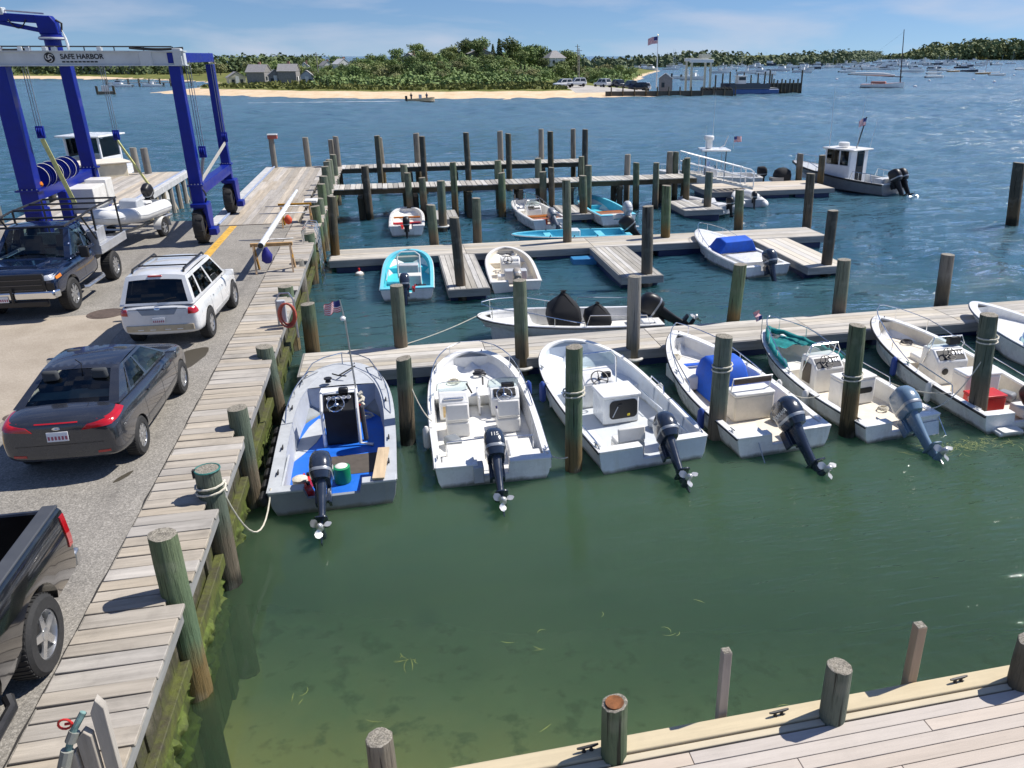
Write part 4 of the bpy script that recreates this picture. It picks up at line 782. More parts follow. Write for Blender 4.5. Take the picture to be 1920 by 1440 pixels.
MB().box((1.0, 1.7, .52), (.03, 2.6, .03)).build('stringer', WINT, b3); MB().box((.78, .36, .3), (.3, .24, .16)).build('battery_box', BLK, b3, bev=.02)
MB().lathe([(.1, 0), (.14, .02), (.14, .05), (.02, .09)], 12, (-.75, 3.6, .25)).build('bucket_lid', GREYL, b3)
for t in (.05, .75): cleat(b3, H3.out(t, .04, .03, 1), R(80)); cleat(b3, H3.out(t, .04, .03, -1), R(100))
outboard(b3, .28, -.02, .52, 56, 1.15, NAVY, turn=-4)
# ------------------------------------------------------------ front row 4: blue covered console
H4 = Hull(5.75, 2.3, .58, .95, p=2.1, qx=1.35, s0=.3, sole=.2, gw=.13, st=.95)
b4 = boat('center_console', 'white boat with royal blue canvas over its console, fourth from the quay in front row', 'boat', (7.1, 12.92), -4.5, H4, GEL, GEL2, GEL, RUBB, notch=.3, notchz=.34, sole_mat=CREAM, fdeck=.62, fd_z=.5, sc=.95, dz=-0.11, group='boats moored stern out along the front dock', rubr=.016)
cv = MB(); cv.loft([[Vector((p[0], p[1], z_)) for p in rrect(w_, d_, r__, 3)] for z_, w_, d_, r__ in ((0, .96, 1.05, .06), (.5, .95, 1.0, .07), (.8, .86, .78, .08), (.92, .78, .5, .08), (.95, .6, .3, .06))])
cv.build('console_cover', BLUC, b4, loc=(.05, 3.0, .24), angle=60)
MB().lathe([(.025, 0), (.02, .03)], 8, (.05, 2.75, 1.12)).build('cover_button', GEL, b4)
MB().prism([(-.74, 4.15), (.74, 4.05), (.7, 4.2), (-.7, 4.3)], .56, .6).build('bow_cushion', BLUC, b4, bev=.015)
for sd in (-1, 1): MB().box((sd * .6, 3.85, .45), (.4, 1.1, .34)).build('bow_seat', GEL2, b4, bev=.03)
s4 = MB().box((0, 0, .3), (.98, .5, .6)).build('leaning_seat', CREAM, b4, loc=(.1, 1.72, .2), bev=.04); MB().box((0, 0, .63), (1.0, .52, .08)).build('cushion', GEL2, s4, bev=.03); MB().tube([(-.48, .05, .5), (-.48, -.08, .98), (.48, -.08, .98), (.48, .05, .5)], .02, 7).build('backrest_frame', GEL2, s4); MB().box((0, -.08, .9), (.92, .05, .12)).build('backrest', simple('brown vinyl', (.09, .065, .05), .6), s4, bev=.02)
MB().box((-.68, .38, .44), (.6, .5, .28)).build('stern_bench', GEL, b4, bev=.04); MB().box((.68, .38, .44), (.6, .5, .28)).build('stern_bench', GEL, b4, bev=.04)
rail(b4, H4, .5, .99, .26, .06, 3)
for sd in (-1,): MB().tube([H4.out(.42, .06, .02, sd), H4.out(.43, .06, .2, sd), H4.out(.72, .06, .22, sd), H4.out(.73, .06, .02, sd)], .013, 6).build('side_rail', CHROME, b4)
ld = MB()
for k in range(4): ld.box((-.66, -.18 - .0, .0 + .0), (.01, .01, .01)); ld.box((-.62, -.12 - .09 * k, .1 - .012 * k), (.34, .045, .02))
ld.box((-.79, -.25, .08), (.025, .36, .03)); ld.box((-.45, -.25, .08), (.025, .36, .03)); ld.tube([(-.62, -.02, .45), (-.6, -.3, .1)], .012, 6); ld.build('swim_ladder', STEEL, b4)
for t in (.06, .6): cleat(b4, H4.out(t, .06, .03, 1), R(85)); cleat(b4, H4.out(t, .06, .03, -1), R(95))
outboard(b4, .12, -.02, .5, 50, 1.25, NAVY, turn=6, decal=('YAMAHA', -1, .105, GEL2))
# ------------------------------------------------------------ front row 5: teal bow cushion boat
H5 = Hull(5.5, 2.12, .55, .88, p=2.1, qx=1.4, s0=.3, sole=.2, gw=.13, st=.94)
b5 = boat('center_console', 'white boat with teal canvas round its bow rail and steel blue outboard', 'boat', (9.78, 13.0), -7.5, H5, GEL, GEL2, GEL, RUBB, notch=.3, notchz=.32, sole_mat=CREAM, fdeck=.68, fd_z=.42, sc=.95, dz=-0.14, group='boats moored stern out along the front dock', rubr=.014)
tb = MB(); 
for i, k in enumerate(range(15)):
    pass
T_ = [.6 + .39 * k / 12 for k in range(13)]; path = [H5.out(t, .1, .1 + .03 * math.sin(t * 90), -1) for t in T_] + [H5.out(t, .1, .1 + .03 * math.sin(t * 70), 1) for t in reversed(T_)]
tb.tube(path, [.05 + .035 * abs(math.sin(i * 1.9)) for i in range(len(path))], 7); tb.build('canvas_roll', TEALC, b5, angle=80)
MB().patch(lambda u, v: ((-.62 + 1.24 * u) * (1 - .35 * v), 4.2 + .7 * v, .86 + .05 * math.sin(u * 14 + v * 5)), 12, 6).build('bow_cover', TEALC, b5, angle=80)
c5 = console(b5, .0, 2.95, .2, .82, .7, .84, GEL2, .3, simple('dark dash', (.03, .03, .035), .4)); MB().box((-.425, 0, .45), (.012, .3, .5)).build('console_door', simple('brown panel', (.1, .08, .06), .6), c5)  # plain brown panel on the port side of the console
s5 = MB().box((0, 0, .32), (.98, .46, .64)).build('leaning_seat', GEL2, b5, loc=(.12, 1.9, .2), bev=.05); MB().prism(rrect(.6, .14, .06), -.24, -.233, 'y').xf(Matrix.Translation((.1, 0, .36))).build('cubby', BLK, s5); MB().box((0, 0, .67), (1.0, .48, .07)).build('cushion', GEL2, s5, bev=.03)
MB().box((-.64, .4, .42), (.5, .5, .26)).build('stern_bench', CREAM, b5, bev=.04); MB().box((.66, .4, .42), (.5, .5, .26)).build('stern_bench', CREAM, b5, bev=.04)
rail(b5, H5, .55, .99, .42, .06, 3)
MB().tube([H5.out(.3, .06, .02, 1), H5.out(.31, .06, .2, 1), H5.out(.55, .06, .22, 1), H5.out(.56, .06, .02, 1)], .013, 6).build('side_rail', CHROME, b5)
fl = us_flag(.3, .18, seed=4); fl.xf(Matrix.Translation((-.35, 5.15, 1.35)) @ Matrix.Rotation(R(70), 4, 'Y') @ Matrix.Rotation(R(160), 4, 'Z')); f_ = fl.build('flag', FLAGM, b5, angle=80); MB().tube([(-.35, 5.15, .9), (-.35, 5.15, 1.4)], .01, 6).build('flag_staff', STEEL, f_)
MB().quad((.5, -.02, .42), (.95, -.02, .42), (.9, -.16, .02), (.55, -.16, .02), .02).build('trim_tab', STEEL, b5); MB().tube([(.95, .0, .5), (1.02, -.3, .05), (.6, -.34, .04), (.58, -.1, .2)], .016, 6).build('swim_ladder', CHROME, b5)
for t in (.06, .55): cleat(b5, H5.out(t, .06, .03, 1), R(85)); cleat(b5, H5.out(t, .06, .03, -1), R(95))
outboard(b5, .1, -.02, .46, 56, 1.25, SLATE, turn=-6)
# ------------------------------------------------------------ front row 6: white whaler with red cooler
H6 = Hull(5.9, 2.2, .56, .95, p=2.3, qx=1.6, s0=.32, sole=.22, gw=.12, st=.95)
b6 = boat('center_console', 'white boat with black rub rail and red cooler aft, near right end of front row', 'boat', (12.5, 12.75), -.5, H6, GEL, CREAM, GEL, RUBB, notch=.3, notchz=.34, sole_mat=CREAM, fdeck=.58, fd_z=.52, sc=.95, dz=-0.12, group='boats moored stern out along the front dock', rubr=.028)
c6 = console(b6, -.02, 2.9, .22, .86, .75, .84, GEL, .26, BLK)
MB().box((.28, .1, .98), (.32, .16, .22)).build('chart_plotter', BLK, c6, bev=.02); MB().box((0, .62, .22), (.7, .5, .44)).build('console_seat', GEL2, c6, bev=.04)
MB().lathe([(.085, 0), (.085, .012), (.06, .016)], 14, (-.2, -.385, .35), Matrix.Rotation(R(90), 3, 'X')).build('speaker', BLK, c6); MB().lathe([(.085, 0), (.085, .012), (.06, .016)], 14, (.25, -.385, .35), Matrix.Rotation(R(90), 3, 'X')).build('speaker', BLK, c6)
s6 = MB().box((0, 0, .3), (.95, .5, .6)).build('leaning_seat', GEL2, b6, loc=(.05, 1.75, .22), bev=.04); MB().box((0, 0, .63), (.97, .52, .07)).build('cushion', GEL, s6, bev=.03)
rc = MB().box((0, 0, .18), (.8, .46, .36)).build('cooler', REDP, b6, loc=(-.3, .98, .24), bev=.03); MB().box((0, 0, .385), (.82, .48, .05)).build('lid', REDP, rc, bev=.015); MB().tube([(-.41, 0, .24), (-.45, 0, .34), (.45, 0, .34), (.41, 0, .24)], .012, 6).build('handle', GEL, rc)
MB().box((.45, .4, .4), (.7, .5, .24)).build('stern_bench', GEL2, b6, bev=.04); MB().prism(rrect(.5, .26, .05), .34, .37).xf(Matrix.Translation((-.5, -.16, -.1))).build('swim_step', GEL2, b6)
MB().box((-.5, -.1, .18), (.62, .3, .1)).build('swim_platform', GEL, b6, bev=.03)
rail(b6, H6, .5, .99, .36, .06, 3)
for sd in (-1, 1): MB().tube([H6.out(.2, .06, .02, sd), H6.out(.21, .06, .22, sd), H6.out(.42, .06, .24, sd), H6.out(.43, .06, .02, sd)], .014, 6).build('side_rail', CHROME, b6)
for t in (.06, .5): cleat(b6, H6.out(t, .06, .03, 1), R(85)); cleat(b6, H6.out(t, .06, .03, -1), R(95))
outboard(b6, .25, -.02, .46, 52, 1.15, simple('white outboard paint', (.72, .72, .71), .3, coat=.5), cover=BLK)
# ------------------------------------------------------------ front row 7: runabout at the right edge
H7 = Hull(5.6, 2.1, .6, .95, p=2.2, qx=1.7, s0=.33, sole=.2, gw=.14, st=.95)
b7 = boat('bow_rider', 'white runabout with raked green windscreen at the far right', 'boat', (16.2, 13.6), -4, H7, GEL, GEL, GEL, simple('slate stripe', (.1, .13, .18), .4), notch=.3, sole_mat=GEL2, fdeck=.5, fd_z=.66, sc=.95, dz=-0.1, group='boats moored stern out along the front dock', rubr=.014)
k = 10; P_ = lambda i, t: Vector(((-.9 + 1.8 * i / k) * (1 - .1 * t), 3.35 - .75 * abs(2 * i / k - 1) ** 2 - .42 * t, .78 + .42 * t))
MB().loft([[P_(i, 0) for i in range(k + 1)], [P_(i, 1) for i in range(k + 1)]], closed=False).build('windscreen', clear_glass('green windscreen', (.35, .6, .55)), b7); MB().tube([P_(0, 0)] + [P_(i, 1) for i in range(k + 1)] + [P_(k, 0)], .018, 6).build('screen_frame', CHROME, b7); MB().tube([P_(i, 0) for i in range(k + 1)], .018, 6).build('screen_base', CHROME, b7)
for sd in (-1, 1): MB().tube([H7.out(.3, .06, .02, sd), H7.out(.32, .06, .16, sd), H7.out(.45, .06, .16, sd), H7.out(.47, .06, .02, sd)], .014, 6).build('side_rail', CHROME, b7); seat(b7, sd * .5, 2.2, .2, .5, .5, .3, GEL2, .4, 'helm_seat')

# ------------------------------------------------------------ loose gear and fenders in the front row
def fender(par, H, t, sd, mat_): 
    p = H.out(t, -.08, -.2, sd); o = MB().lathe([(.02, -.26), (.075, -.2), (.085, 0), (.075, .2), (.03, .26)], 12, p).build('fender', mat_, par); MB().tube([p + Vector((0, 0, .25)), H.out(t, .05, .04, sd)], .008, 5).build('fender_line', ROPE, o)
FBL = simple('blue fender vinyl', (.03, .07, .3), .4); DRYB = simple('grey dry bag', (.2, .22, .24), .6, bmp=.3)
for o, H, ts in ((b2, H2, ((.3, -1), (.62, 1))), (b3, H3, ((.45, 1), (.6, -1))), (b4, H4, ((.4, 1), (.25, -1))), (b5, H5, ((.35, -1),)), (b6, H6, ((.3, -1), (.55, -1)))):
    for k, (t, sd) in enumerate(ts): fender(o, H, t, sd, FBL if k else GEL2)
def coil(par, x, y, z, r=.16, mat_=ROPE, n=30): MB().tube([((r - .0018 * k) * math.cos(k * .62) + x, (r - .0018 * k) * math.sin(k * .62) * .9 + y, z + .0025 * k) for k in range(n)], .014, 5).build('coiled_line', mat_, par)
coil(b2, -.5, 4.6, .49); coil(b3, .3, 4.5, .53, .2); coil(b4, -.3, 4.9, .53); coil(b6, .2, 4.7, .55, .18, ROPED); coil(b5, .5, 1.2, .24, .14); coil(b1, .5, 3.9, .2, .18)
for o, x, y, z, m_ in ((b2, -.7, 1.7, .22, DRYB), (b3, .75, 1.5, .26, GREYL), (b4, .6, 1.2, .24, DRYB), (b6, .6, 1.3, .26, DRYB)): MB().box((x, y, z + .1), (.3, .38, .2), rz=.4).build('gear_bag', m_, o, bev=.06)
# ------------------------------------------------------------ second rank
def bench(par, y, z, w, d, mat_): return MB().box((0, y, z), (w, d, .045)).build('thwart', mat_, par, bev=.01)
HM1 = Hull(5.2, 1.85, .5, .72, p=3.2, qx=2.2, s0=.42, sole=.14, gw=.1, st=.98)
m1 = boat('console_skiff', 'turquoise console skiff with white hull moored by the quay at the middle dock', 'boat', (.15, 25.45), 2.5, HM1, GEL, AQUA, AQUAL, GEL, notch=.28, notchz=.34, sole_mat=AQUA, fdeck=.72, fd_z=.34, sc=0.92, dz=-0.06, group='boats at the middle dock')
MB().box((.05, 2.1, .5), (.72, .42, .74)).build('console', GREYL, m1, bev=.03); MB().quad((-.3, 2.35, .85), (.4, 2.35, .85), (.4, 2.28, 1.2), (-.3, 2.28, 1.2)).build('windscreen', GLAS, m1)
MB().tube([(-.36, 2.3, .3), (-.36, 2.5, 1.1), (-.2, 2.55, 1.22), (.3, 2.55, 1.22), (.46, 2.5, 1.1), (.46, 2.3, .3)], .03, 7).build('console_frame', GEL, m1); MB().box((.1, 1.35, .42), (.8, .42, .5)).build('seat_box', GEL2, m1, bev=.03)
jerry(m1, .28, .5, .15, REDP, .2); MB().box((-.45, .8, .3), (.2, .24, .26)).build('tackle_box', REDP, m1, bev=.02); MB().box((.5, 1.0, .25), (.3, .24, .2)).build('crate', BLK, m1, bev=.02); MB().tube([(-.75, 1.2, .5), (-.72, 2.6, .55)], .02, 6).build('oar', GREYL, m1); cleat(m1, (0, 4.95, .75)); outboard(m1, -.05, -.02, .42, 25, 1.0, NAVY)
HM2 = Hull(4.9, 1.9, .5, .72, p=2.8, qx=1.9, s0=.38, sole=.14, gw=.09, st=.97)
m2 = boat('console_skiff', 'cream and tan open skiff right of the slatted finger at the middle dock', 'boat', (3.7, 25.6), 3.0, HM2, GEL2, CREAM, GEL2, GEL2, notch=.28, notchz=.32, sole_mat=CREAM, fdeck=.74, fd_z=.36, sc=0.9, dz=-0.08, group='boats at the middle dock')
cc = console(m2, .0, 2.35, .14, .75, .55, .72, GEL2, 0, GEL2, rails=False); MB().tube([(.1 + .22 * math.cos(k * .9), 2.95 + .2 * math.sin(k * .9), .55 + .02 * k) for k in range(16)], .03, 6).build('rope_coil', ROPE, m2); MB().tube([(-.05 + .2 * math.cos(k * 1.1), 3.2 + .18 * math.sin(k * 1.1), .52 + .02 * k) for k in range(14)], .03, 6).build('rope_coil', ROPED, m2)
MB().box((.1, 1.25, .4), (.85, .42, .5)).build('seat_box', GREYL, m2, bev=.03); MB().box((.3, .6, .27), (.26, .26, .24)).build('bucket', REDP, m2, bev=.03); MB().box((-.45, 1.3, .3), (.3, .4, .3)).build('cooler', GEL, m2, bev=.03); outboard(m2, .05, -.02, .4, 62, .95, simple('tan grey outboard', (.33, .3, .26), .4))
HM3 = Hull(5.2, 2.0, .52, .8, p=2.6, qx=1.9, s0=.38, sole=.16, gw=.12, st=.95)
m3 = boat('whaler', 'white boat lying side on behind the front dock with two black canvas covers', 'boat', (7.0, 20.9), -88, HM3, GEL, GEL, GEL, RUBB, notch=.3, notchz=.3, sole_mat=GEL2, fdeck=.72, fd_z=.52, sc=0.97, dz=-0.08, group='boats at the front dock', rubr=.016)
def tent(par, y, x, w, d, h, nm='console_cover', k=.35):
    c_ = MB(); c_.loft([[Vector((p[0] * w, p[1] * d, z_ * h)) for p in rrect(a, b_, .12, 2)] for z_, a, b_ in ((0, .8, .78), (.35, 1, 1), (.62, .95, .9), (.92, .2, .18), (1, .05, .05))]); return c_.build(nm, BLKC, par, loc=(x, y, .22), angle=50)
tent(m3, 2.75, 0, .95, .95, 1.2); tent(m3, 1.75, 0, .9, .72, .8, 'seat_cover'); rail(m3, HM3, .45, .99, .36, .06, 3)
for sd in (-1, 1): MB().tube([HM3.out(.08, .06, .02, sd), HM3.out(.1, .06, .3, sd), HM3.out(.42, .06, .34, sd), HM3.out(.44, .06, .02, sd)], .014, 6).build('side_rail', CHROME, m3)
MB().box((0, .35, .4), (1.3, .4, .28)).build('stern_bench', GEL, m3, bev=.04); outboard(m3, 0, -.02, .42, 56, 1.25, BLK); cleat(m3, (0, 4.8, .83), 0, BLK)
HM4 = Hull(5.4, 2.05, .52, .88, p=2.2, qx=1.5, s0=.3, sole=.18, gw=.12, st=.94)
m4 = boat('center_console', 'white boat with wide royal blue cover at the outer end of the middle dock', 'boat', (12.75, 25.7), -8, HM4, GEL, GEL2, GEL, GEL2, notch=.3, notchz=.32, sole_mat=GEL2, fdeck=.6, sc=0.95, dz=-0.12, group='boats at the middle dock')
c_ = MB(); c_.loft([[Vector((-.85, 2.1, .58)), Vector((-.6, 2.1, 1.02)), Vector((.6, 2.1, 1.05)), Vector((.85, 2.1, .58))], [Vector((-.85, 2.6, .6)), Vector((-.58, 2.6, 1.12)), Vector((.58, 2.6, 1.14)), Vector((.85, 2.6, .6))], [Vector((-.84, 3.1, .62)), Vector((-.5, 3.05, 1.02)), Vector((.5, 3.05, 1.03)), Vector((.84, 3.1, .62))]]); c_.build('canvas_cover', BLUC, m4, angle=30, bev=.03)
MB().box((0, 1.2, .4), (1.5, 1.4, .42)).build('cockpit_bench', GEL, m4, bev=.05); outboard(m4, .0, -.02, .42, 28, 1.15, NAVY); rail(m4, HM4, .55, .99, .3, .06, 3)
# ------------------------------------------------------------ third rank, by the fixed finger piers
HK1 = Hull(4.0, 1.5, .45, .6, p=3.0, qx=2.1, s0=.4, sole=.12, gw=.08, st=.97)
k1 = boat('tender_skiff', 'little white skiff with red seats moored nearest the quay', 'boat', (.42, 35.5), 2, HK1, GEL, GEL2, GEL, GEL2, notch=.25, notchz=.32, sole_mat=GEL2, fdeck=.8, fd_z=.3, group='small skiffs by the nearer finger pier')
bench(k1, 1.0, .4, 1.2, .3, REDP); bench(k1, 2.3, .42, 1.2, .25, TEAK); MB().box((-.35, .75, .25), (.4, .3, .22)).build('cooler', REDP, k1, bev=.02); MB().box((.35, .8, .28), (.3, .3, .26)).build('cargo_bag', simple('purple cloth', (.06, .03, .12), .9), k1, bev=.06); outboard(k1, 0, -.02, .38, 8, .85, BLK)
HK2 = Hull(4.7, 1.75, .5, .75, p=2.4, qx=1.7, s0=.34, sole=.14, gw=.1, st=.95)
k2 = boat('open_skiff', 'white open skiff with varnished wood and red crates near the slatted float', 'boat', (6.75, 35.3), -9, HK2, GEL, GEL2, GEL, GEL2, notch=.25, sole_mat=CREAM, fdeck=.72, fd_z=.36, group='small skiffs by the nearer finger pier')
bench(k2, 1.4, .42, 1.4, .45, TEAK); bench(k2, .8, .42, 1.4, .3, TEAK); console(k2, 0, 2.5, .14, .7, .5, .6, GEL, .25, BLK); MB().box((-.3, .45, .32), (.5, .36, .28)).build('crate', simple('orange red plastic', (.6, .09, .02), .5), k2, bev=.02); MB().tube([(.3 + .16 * math.cos(k), .9 + .16 * math.sin(k), .48) for k in range(12)], .04, 6).build('rope_coil', ROPED, k2); rail(k2, HK2, .5, .99, .3, .05, 3); outboard(k2, .1, -.02, .42, 60, .95, simple('grey outboard', (.2, .22, .25), .35))
HK3 = Hull(4.8, 1.8, .5, .72, p=2.6, qx=1.8, s0=.36, sole=.14, gw=.1, st=.96)
k3 = boat('open_skiff', 'bright turquoise open skiff with varnished thwart and grey outboard', 'boat', (10.0, 35.7), -6, HK3, GEL, AQUAL, AQUAL, GEL2, notch=.25, sole_mat=AQUA, fdeck=.78, fd_z=.34, group='small skiffs by the nearer finger pier')
bench(k3, .9, .44, 1.45, .5, TEAK); bench(k3, 1.5, .4, 1.45, .25, TEAK); MB().box((0, .3, .4), (1.4, .3, .2)).build('stern_box', GEL2, k3, bev=.02); MB().box((.3, -.05, .3), (.3, .02, .12)).build('red_sticker', REDP, k3); outboard(k3, .45, -.02, .42, 40, 1.05, simple('pale grey outboard', (.5, .52, .54), .35))
HK4 = Hull(4.9, 1.55, .42, .5, p=2.2, qx=1.6, s0=.4, sole=.12, gw=.07, st=.96)
k4 = boat('flat_skiff', 'low aqua skiff lying side on along the back of the middle dock', 'boat', (9.5, 32.4), -88, HK4, AQUAL, AQUAL, AQUAL, GEL, notch=.25, sole_mat=AQUAL, group='boats at the middle dock')
MB().box((0, 2.35, .36), (.6, .5, .5)).build('console', GEL, k4, bev=.03); bench(k4, 1.2, .36, 1.3, .3, AQUAL); bench(k4, 3.4, .38, 1.1, .3, AQUAL); outboard(k4, 0, -.02, .38, 40, 1.1, BLK); [cleat(k4, HK4.out(t, .03, .02, s_), 0, BLK) for t in (.3, .5, .7) for s_ in (-1, 1)]
def inflatable(name, label, loc, hdg, L, B, mat_, group, r=.21, cons=True, z0=.22, motor=NAVY, tilt=10, msc=.75):
    o = thing(name, label, 'inflatable boat', (loc[0], loc[1], loc[2] if len(loc) > 2 else 0), -R(hdg), group); hw = B / 2 - r; pts = [(-hw, -.25, z0), (-hw, 0, z0)]
    pts += [(-hw, L * .55 * k / 4, z0) for k in range(1, 5)] + [(-hw * math.cos(a), L * .55 + (L * .45 - r) * math.sin(a), z0 + .13 * math.sin(a)) for a in [math.pi * k / 14 for k in range(1, 14)]] + [(hw, L * .55 * k / 4, z0) for k in range(4, 0, -1)] + [(hw, 0, z0), (hw, -.25, z0)]
    rr_ = [r * .25, r * .97] + [r] * (len(pts) - 4) + [r * .97, r * .25]; MB().tube(pts, rr_, 14).build('tube', mat_, o, angle=60)
    MB().tube([Vector(p) + Vector((math.copysign(r * .93, p[0]) if abs(p[0]) > .05 else 0, (r * .9 if i in range(6, len(pts) - 6) and abs(p[0]) < hw * .5 else 0), 0)) for i, p in enumerate(pts)][1:-1], .022, 6).build('rub_strake', GREYL, o)
    MB().patch(lambda u, v: ((-hw + 2 * hw * u) * (1 - max(0, v - .7) * 2.2), v * L * .85, z0 - .1), 6, 8).build('floor', GREYL, o); k_ = MB(); k_.loft([[Vector((-hw * .9, 0, z0 - .1)), Vector((0, 0, z0 - .36)), Vector((hw * .9, 0, z0 - .1))], [Vector((-hw * .9, L * .6, z0 - .1)), Vector((0, L * .6, z0 - .34)), Vector((hw * .9, L * .6, z0 - .1))], [Vector((-.1, L * .9, z0)), Vector((0, L * .92, z0 - .05)), Vector((.1, L * .9, z0))]], closed=False, flip=True); k_.build('keel', GREYL, o)
    MB().box((0, .03, z0 + .02), (2 * hw, .06, .38)).build('transom', GREYL, o)
    if cons: MB().prism([(-.3, 0), (.3, 0), (.2, .5), (-.12, .55), (-.28, .36)], -.3, .3, 'x').build('console', GREYL, o, loc=(0, L * .38, z0 - .1), bev=.04); MB().box((0, L * .18, z0 + .08), (.62, .4, .36)).build('seat', mat_, o, bev=.05)
    for s_ in (-1, 1): MB().tube([(s_ * hw * 1.0 + s_ * .0, L * .3 + .0, z0 + r * 1.02), (s_ * hw, L * .36, z0 + r * 1.08), (s_ * hw, L * .42, z0 + r * 1.02)], .018, 6).build('grab_line', ROPED, o)
    outboard(o, 0, -.03, z0 + .2, tilt, msc, motor); return o
inflatable('inflatable_tender', 'pale grey inflatable tender half hidden behind the dark slatted float', (16.0, 37.2), -28, 3.2, 1.6, GRYT, 'inflatable tenders', motor=BLK)
inflatable('inflatable_tender', 'white inflatable tender with outboard at the corner of the outer float', (18.0, 38.6), 12, 3.0, 1.6, WHTT, 'inflatable tenders', cons=False, motor=BLK, tilt=12)
# centre console with T-top beyond the outer float
HK7 = Hull(6.2, 2.2, .6, .95, p=2.2, qx=1.6, s0=.32, sole=.25, gw=.13)
k7 = boat('center_console', 'white centre console with hard top, antennas and small flag beyond the gangway', 'boat', (21.6, 45.9), -80, HK7, GEL, GEL2, GEL, GEL2, notch=.3, sole_mat=GEL2, fdeck=.6, fd_z=.6, group='boats at the outer float')
console(k7, 0, 3.0, .25, .85, .8, .9, GEL, .3, BLK); ht = MB().box((0, 2.8, 2.12), (1.5, 1.7, .09)).build('hard_top', GEL, k7, bev=.04)
for sx in (-.6, .6):
    for sy in (2.2, 3.4): MB().tube([(sx * .8, sy, .3), (sx, sy, 2.1)], .03, 7).build('top_post', CHROME if sx > 0 else BLK, k7)
MB().box((0, 3.15, 2.42), (.3, .3, .5)).build('radar_mast', GEL, ht, bev=.04); MB().lathe([(.28, 0), (.3, .06), (.3, .2), (.26, .25)], 18, (0, 3.15, 2.66)).build('radar_dome', GEL, ht)
MB().tube([(-.3, 3.4, 2.15), (-.3, 3.4, 3.5)], [.015, .006], 6).build('antenna', GEL, ht); MB().tube([(.2, 2.9, 2.15), (.25, 2.85, 5.3)], [.018, .006], 6).build('antenna', GEL, ht); MB().tube([(0, 2.5, 2.2), (0, 2.2, 2.35), (0, 2.0, 2.9)], .03, 6).build('light_arm', GEL, ht)
fl = us_flag(.5, .32, seed=3); fl.xf(Matrix.Translation((0, 1.65, 2.85)) @ Matrix.Rotation(R(-90), 4, 'Z')); fl.build('flag', FLAGM, ht, angle=80); MB().tube([(0, 1.65, 2.15), (0, 1.65, 2.9)], .012, 6).build('flag_staff', STEEL, ht)
rail(k7, HK7, .5, .99, .32, .05, 4); outboard(k7, .0, -.02, .45, 5, 1.1, BLK, cover=BLKC)
HK8 = Hull(4.6, 1.8, .5, .75)
k8 = boat('open_boat', 'low grey boat with black covered outboard beyond the outer float', 'boat', (22.4, 45.6), 80, HK8, GREYL, GREYL, GREYL, RUBB, sole_mat=GREYL, group='boats at the outer float') if False else None
mt_ = thing('covered_motor', 'domed black canvas cover over a motor on the outer float', 'motor cover', (22.55, 44.7, .0), 0)
MB().loft([[Vector((p[0], p[1], z_)) for p in rrect(a, b_, min(a, b_) * .4, 4)] for z_, a, b_ in ((.45, 1.0, .8), (.75, 1.05, .85), (1.0, .9, .7), (1.14, .5, .4), (1.18, .1, .1))]).build('canvas', BLKC, mt_, angle=60); MB().box((-.45, -.2, .55), (.7, .5, .2)).build('skid', W_GREY, mt_)
# pilothouse boat
HK9 = Hull(7.4, 2.5, .62, 1.15, p=2.2, qx=1.55, s0=.36, sole=.3, gw=.16)
k9 = boat('pilothouse_boat', 'aluminium pilothouse boat with black outboard and flag at the outer float', 'boat', (27.6, 40.9), -22, HK9, simple('grey boat hull', (.2, .21, .22), .4), GREYL, GREYL, RUBB, notch=.3, sole_mat=GREYL, fdeck=.62, group='boats at the outer float', rubr=.06)
ph = MB(); Wp = .78; yb0, yb1, z0_, z1_ = 2.6, 4.4, .3, 2.25
PHW = simple('white pilothouse paint', (.72, .73, .74), .4, var=.05, dirt=.15)
for sx in (-Wp, Wp):
    ph.box((sx, (yb0 + yb1) / 2, .82), (.05, yb1 - yb0, 1.05)); ph.box((sx, yb0 + .06, 1.75), (.05, .12, .85)); ph.box((sx, 3.35, 1.75), (.05, .1, .85)); ph.box((sx, yb1 - .06, 1.75), (.05, .12, .85))
ph.box((0, yb1, .85), (2 * Wp, .05, 1.1)); ph.box((-.5, yb0, 1.25), (.55, .05, 1.9)); ph.box((.62, yb0, 1.25), (.32, .05, 1.9)); ph.box((0, yb1 - .02, 1.75), (.06, .05, .85)); ph.build('pilothouse', PHW, k9, bev=.012)
MB().box((0, 3.45, 2.24), (1.85, 2.25, .09)).build('roof', GEL2, k9, bev=.04); wn = clear_glass('dark cabin glass', (.25, .3, .32))
for sx in (-Wp, Wp): MB().box((sx, 2.98, 1.76), (.012, .64, .78)).build('window', wn, k9); MB().box((sx, 3.86, 1.76), (.012, .86, .78)).build('window', wn, k9)
for sx in (-.39, .39): MB().box((sx, yb1, 1.77), (.68, .012, .78)).build('window', wn, k9)
MB().box((.13, yb0 - .015, 1.2), (.6, .03, 1.75)).build('cabin_door', BLK, k9); MB().box((.13, yb0 - .034, 1.65), (.44, .01, .7)).build('door_pane', wn, k9)
ms = MB().tube([(.2, 3.0, 2.3), (.1, 2.5, 4.05)], .035, 7).build('signal_mast', BLK, k9); fl = us_flag(.62, .4, seed=5, fold=.3); fl.xf(Matrix.Translation((.1, 2.5, 4.0)) @ Matrix.Rotation(R(170), 4, 'Z')); fl.build('flag', FLAGM, ms, angle=80)
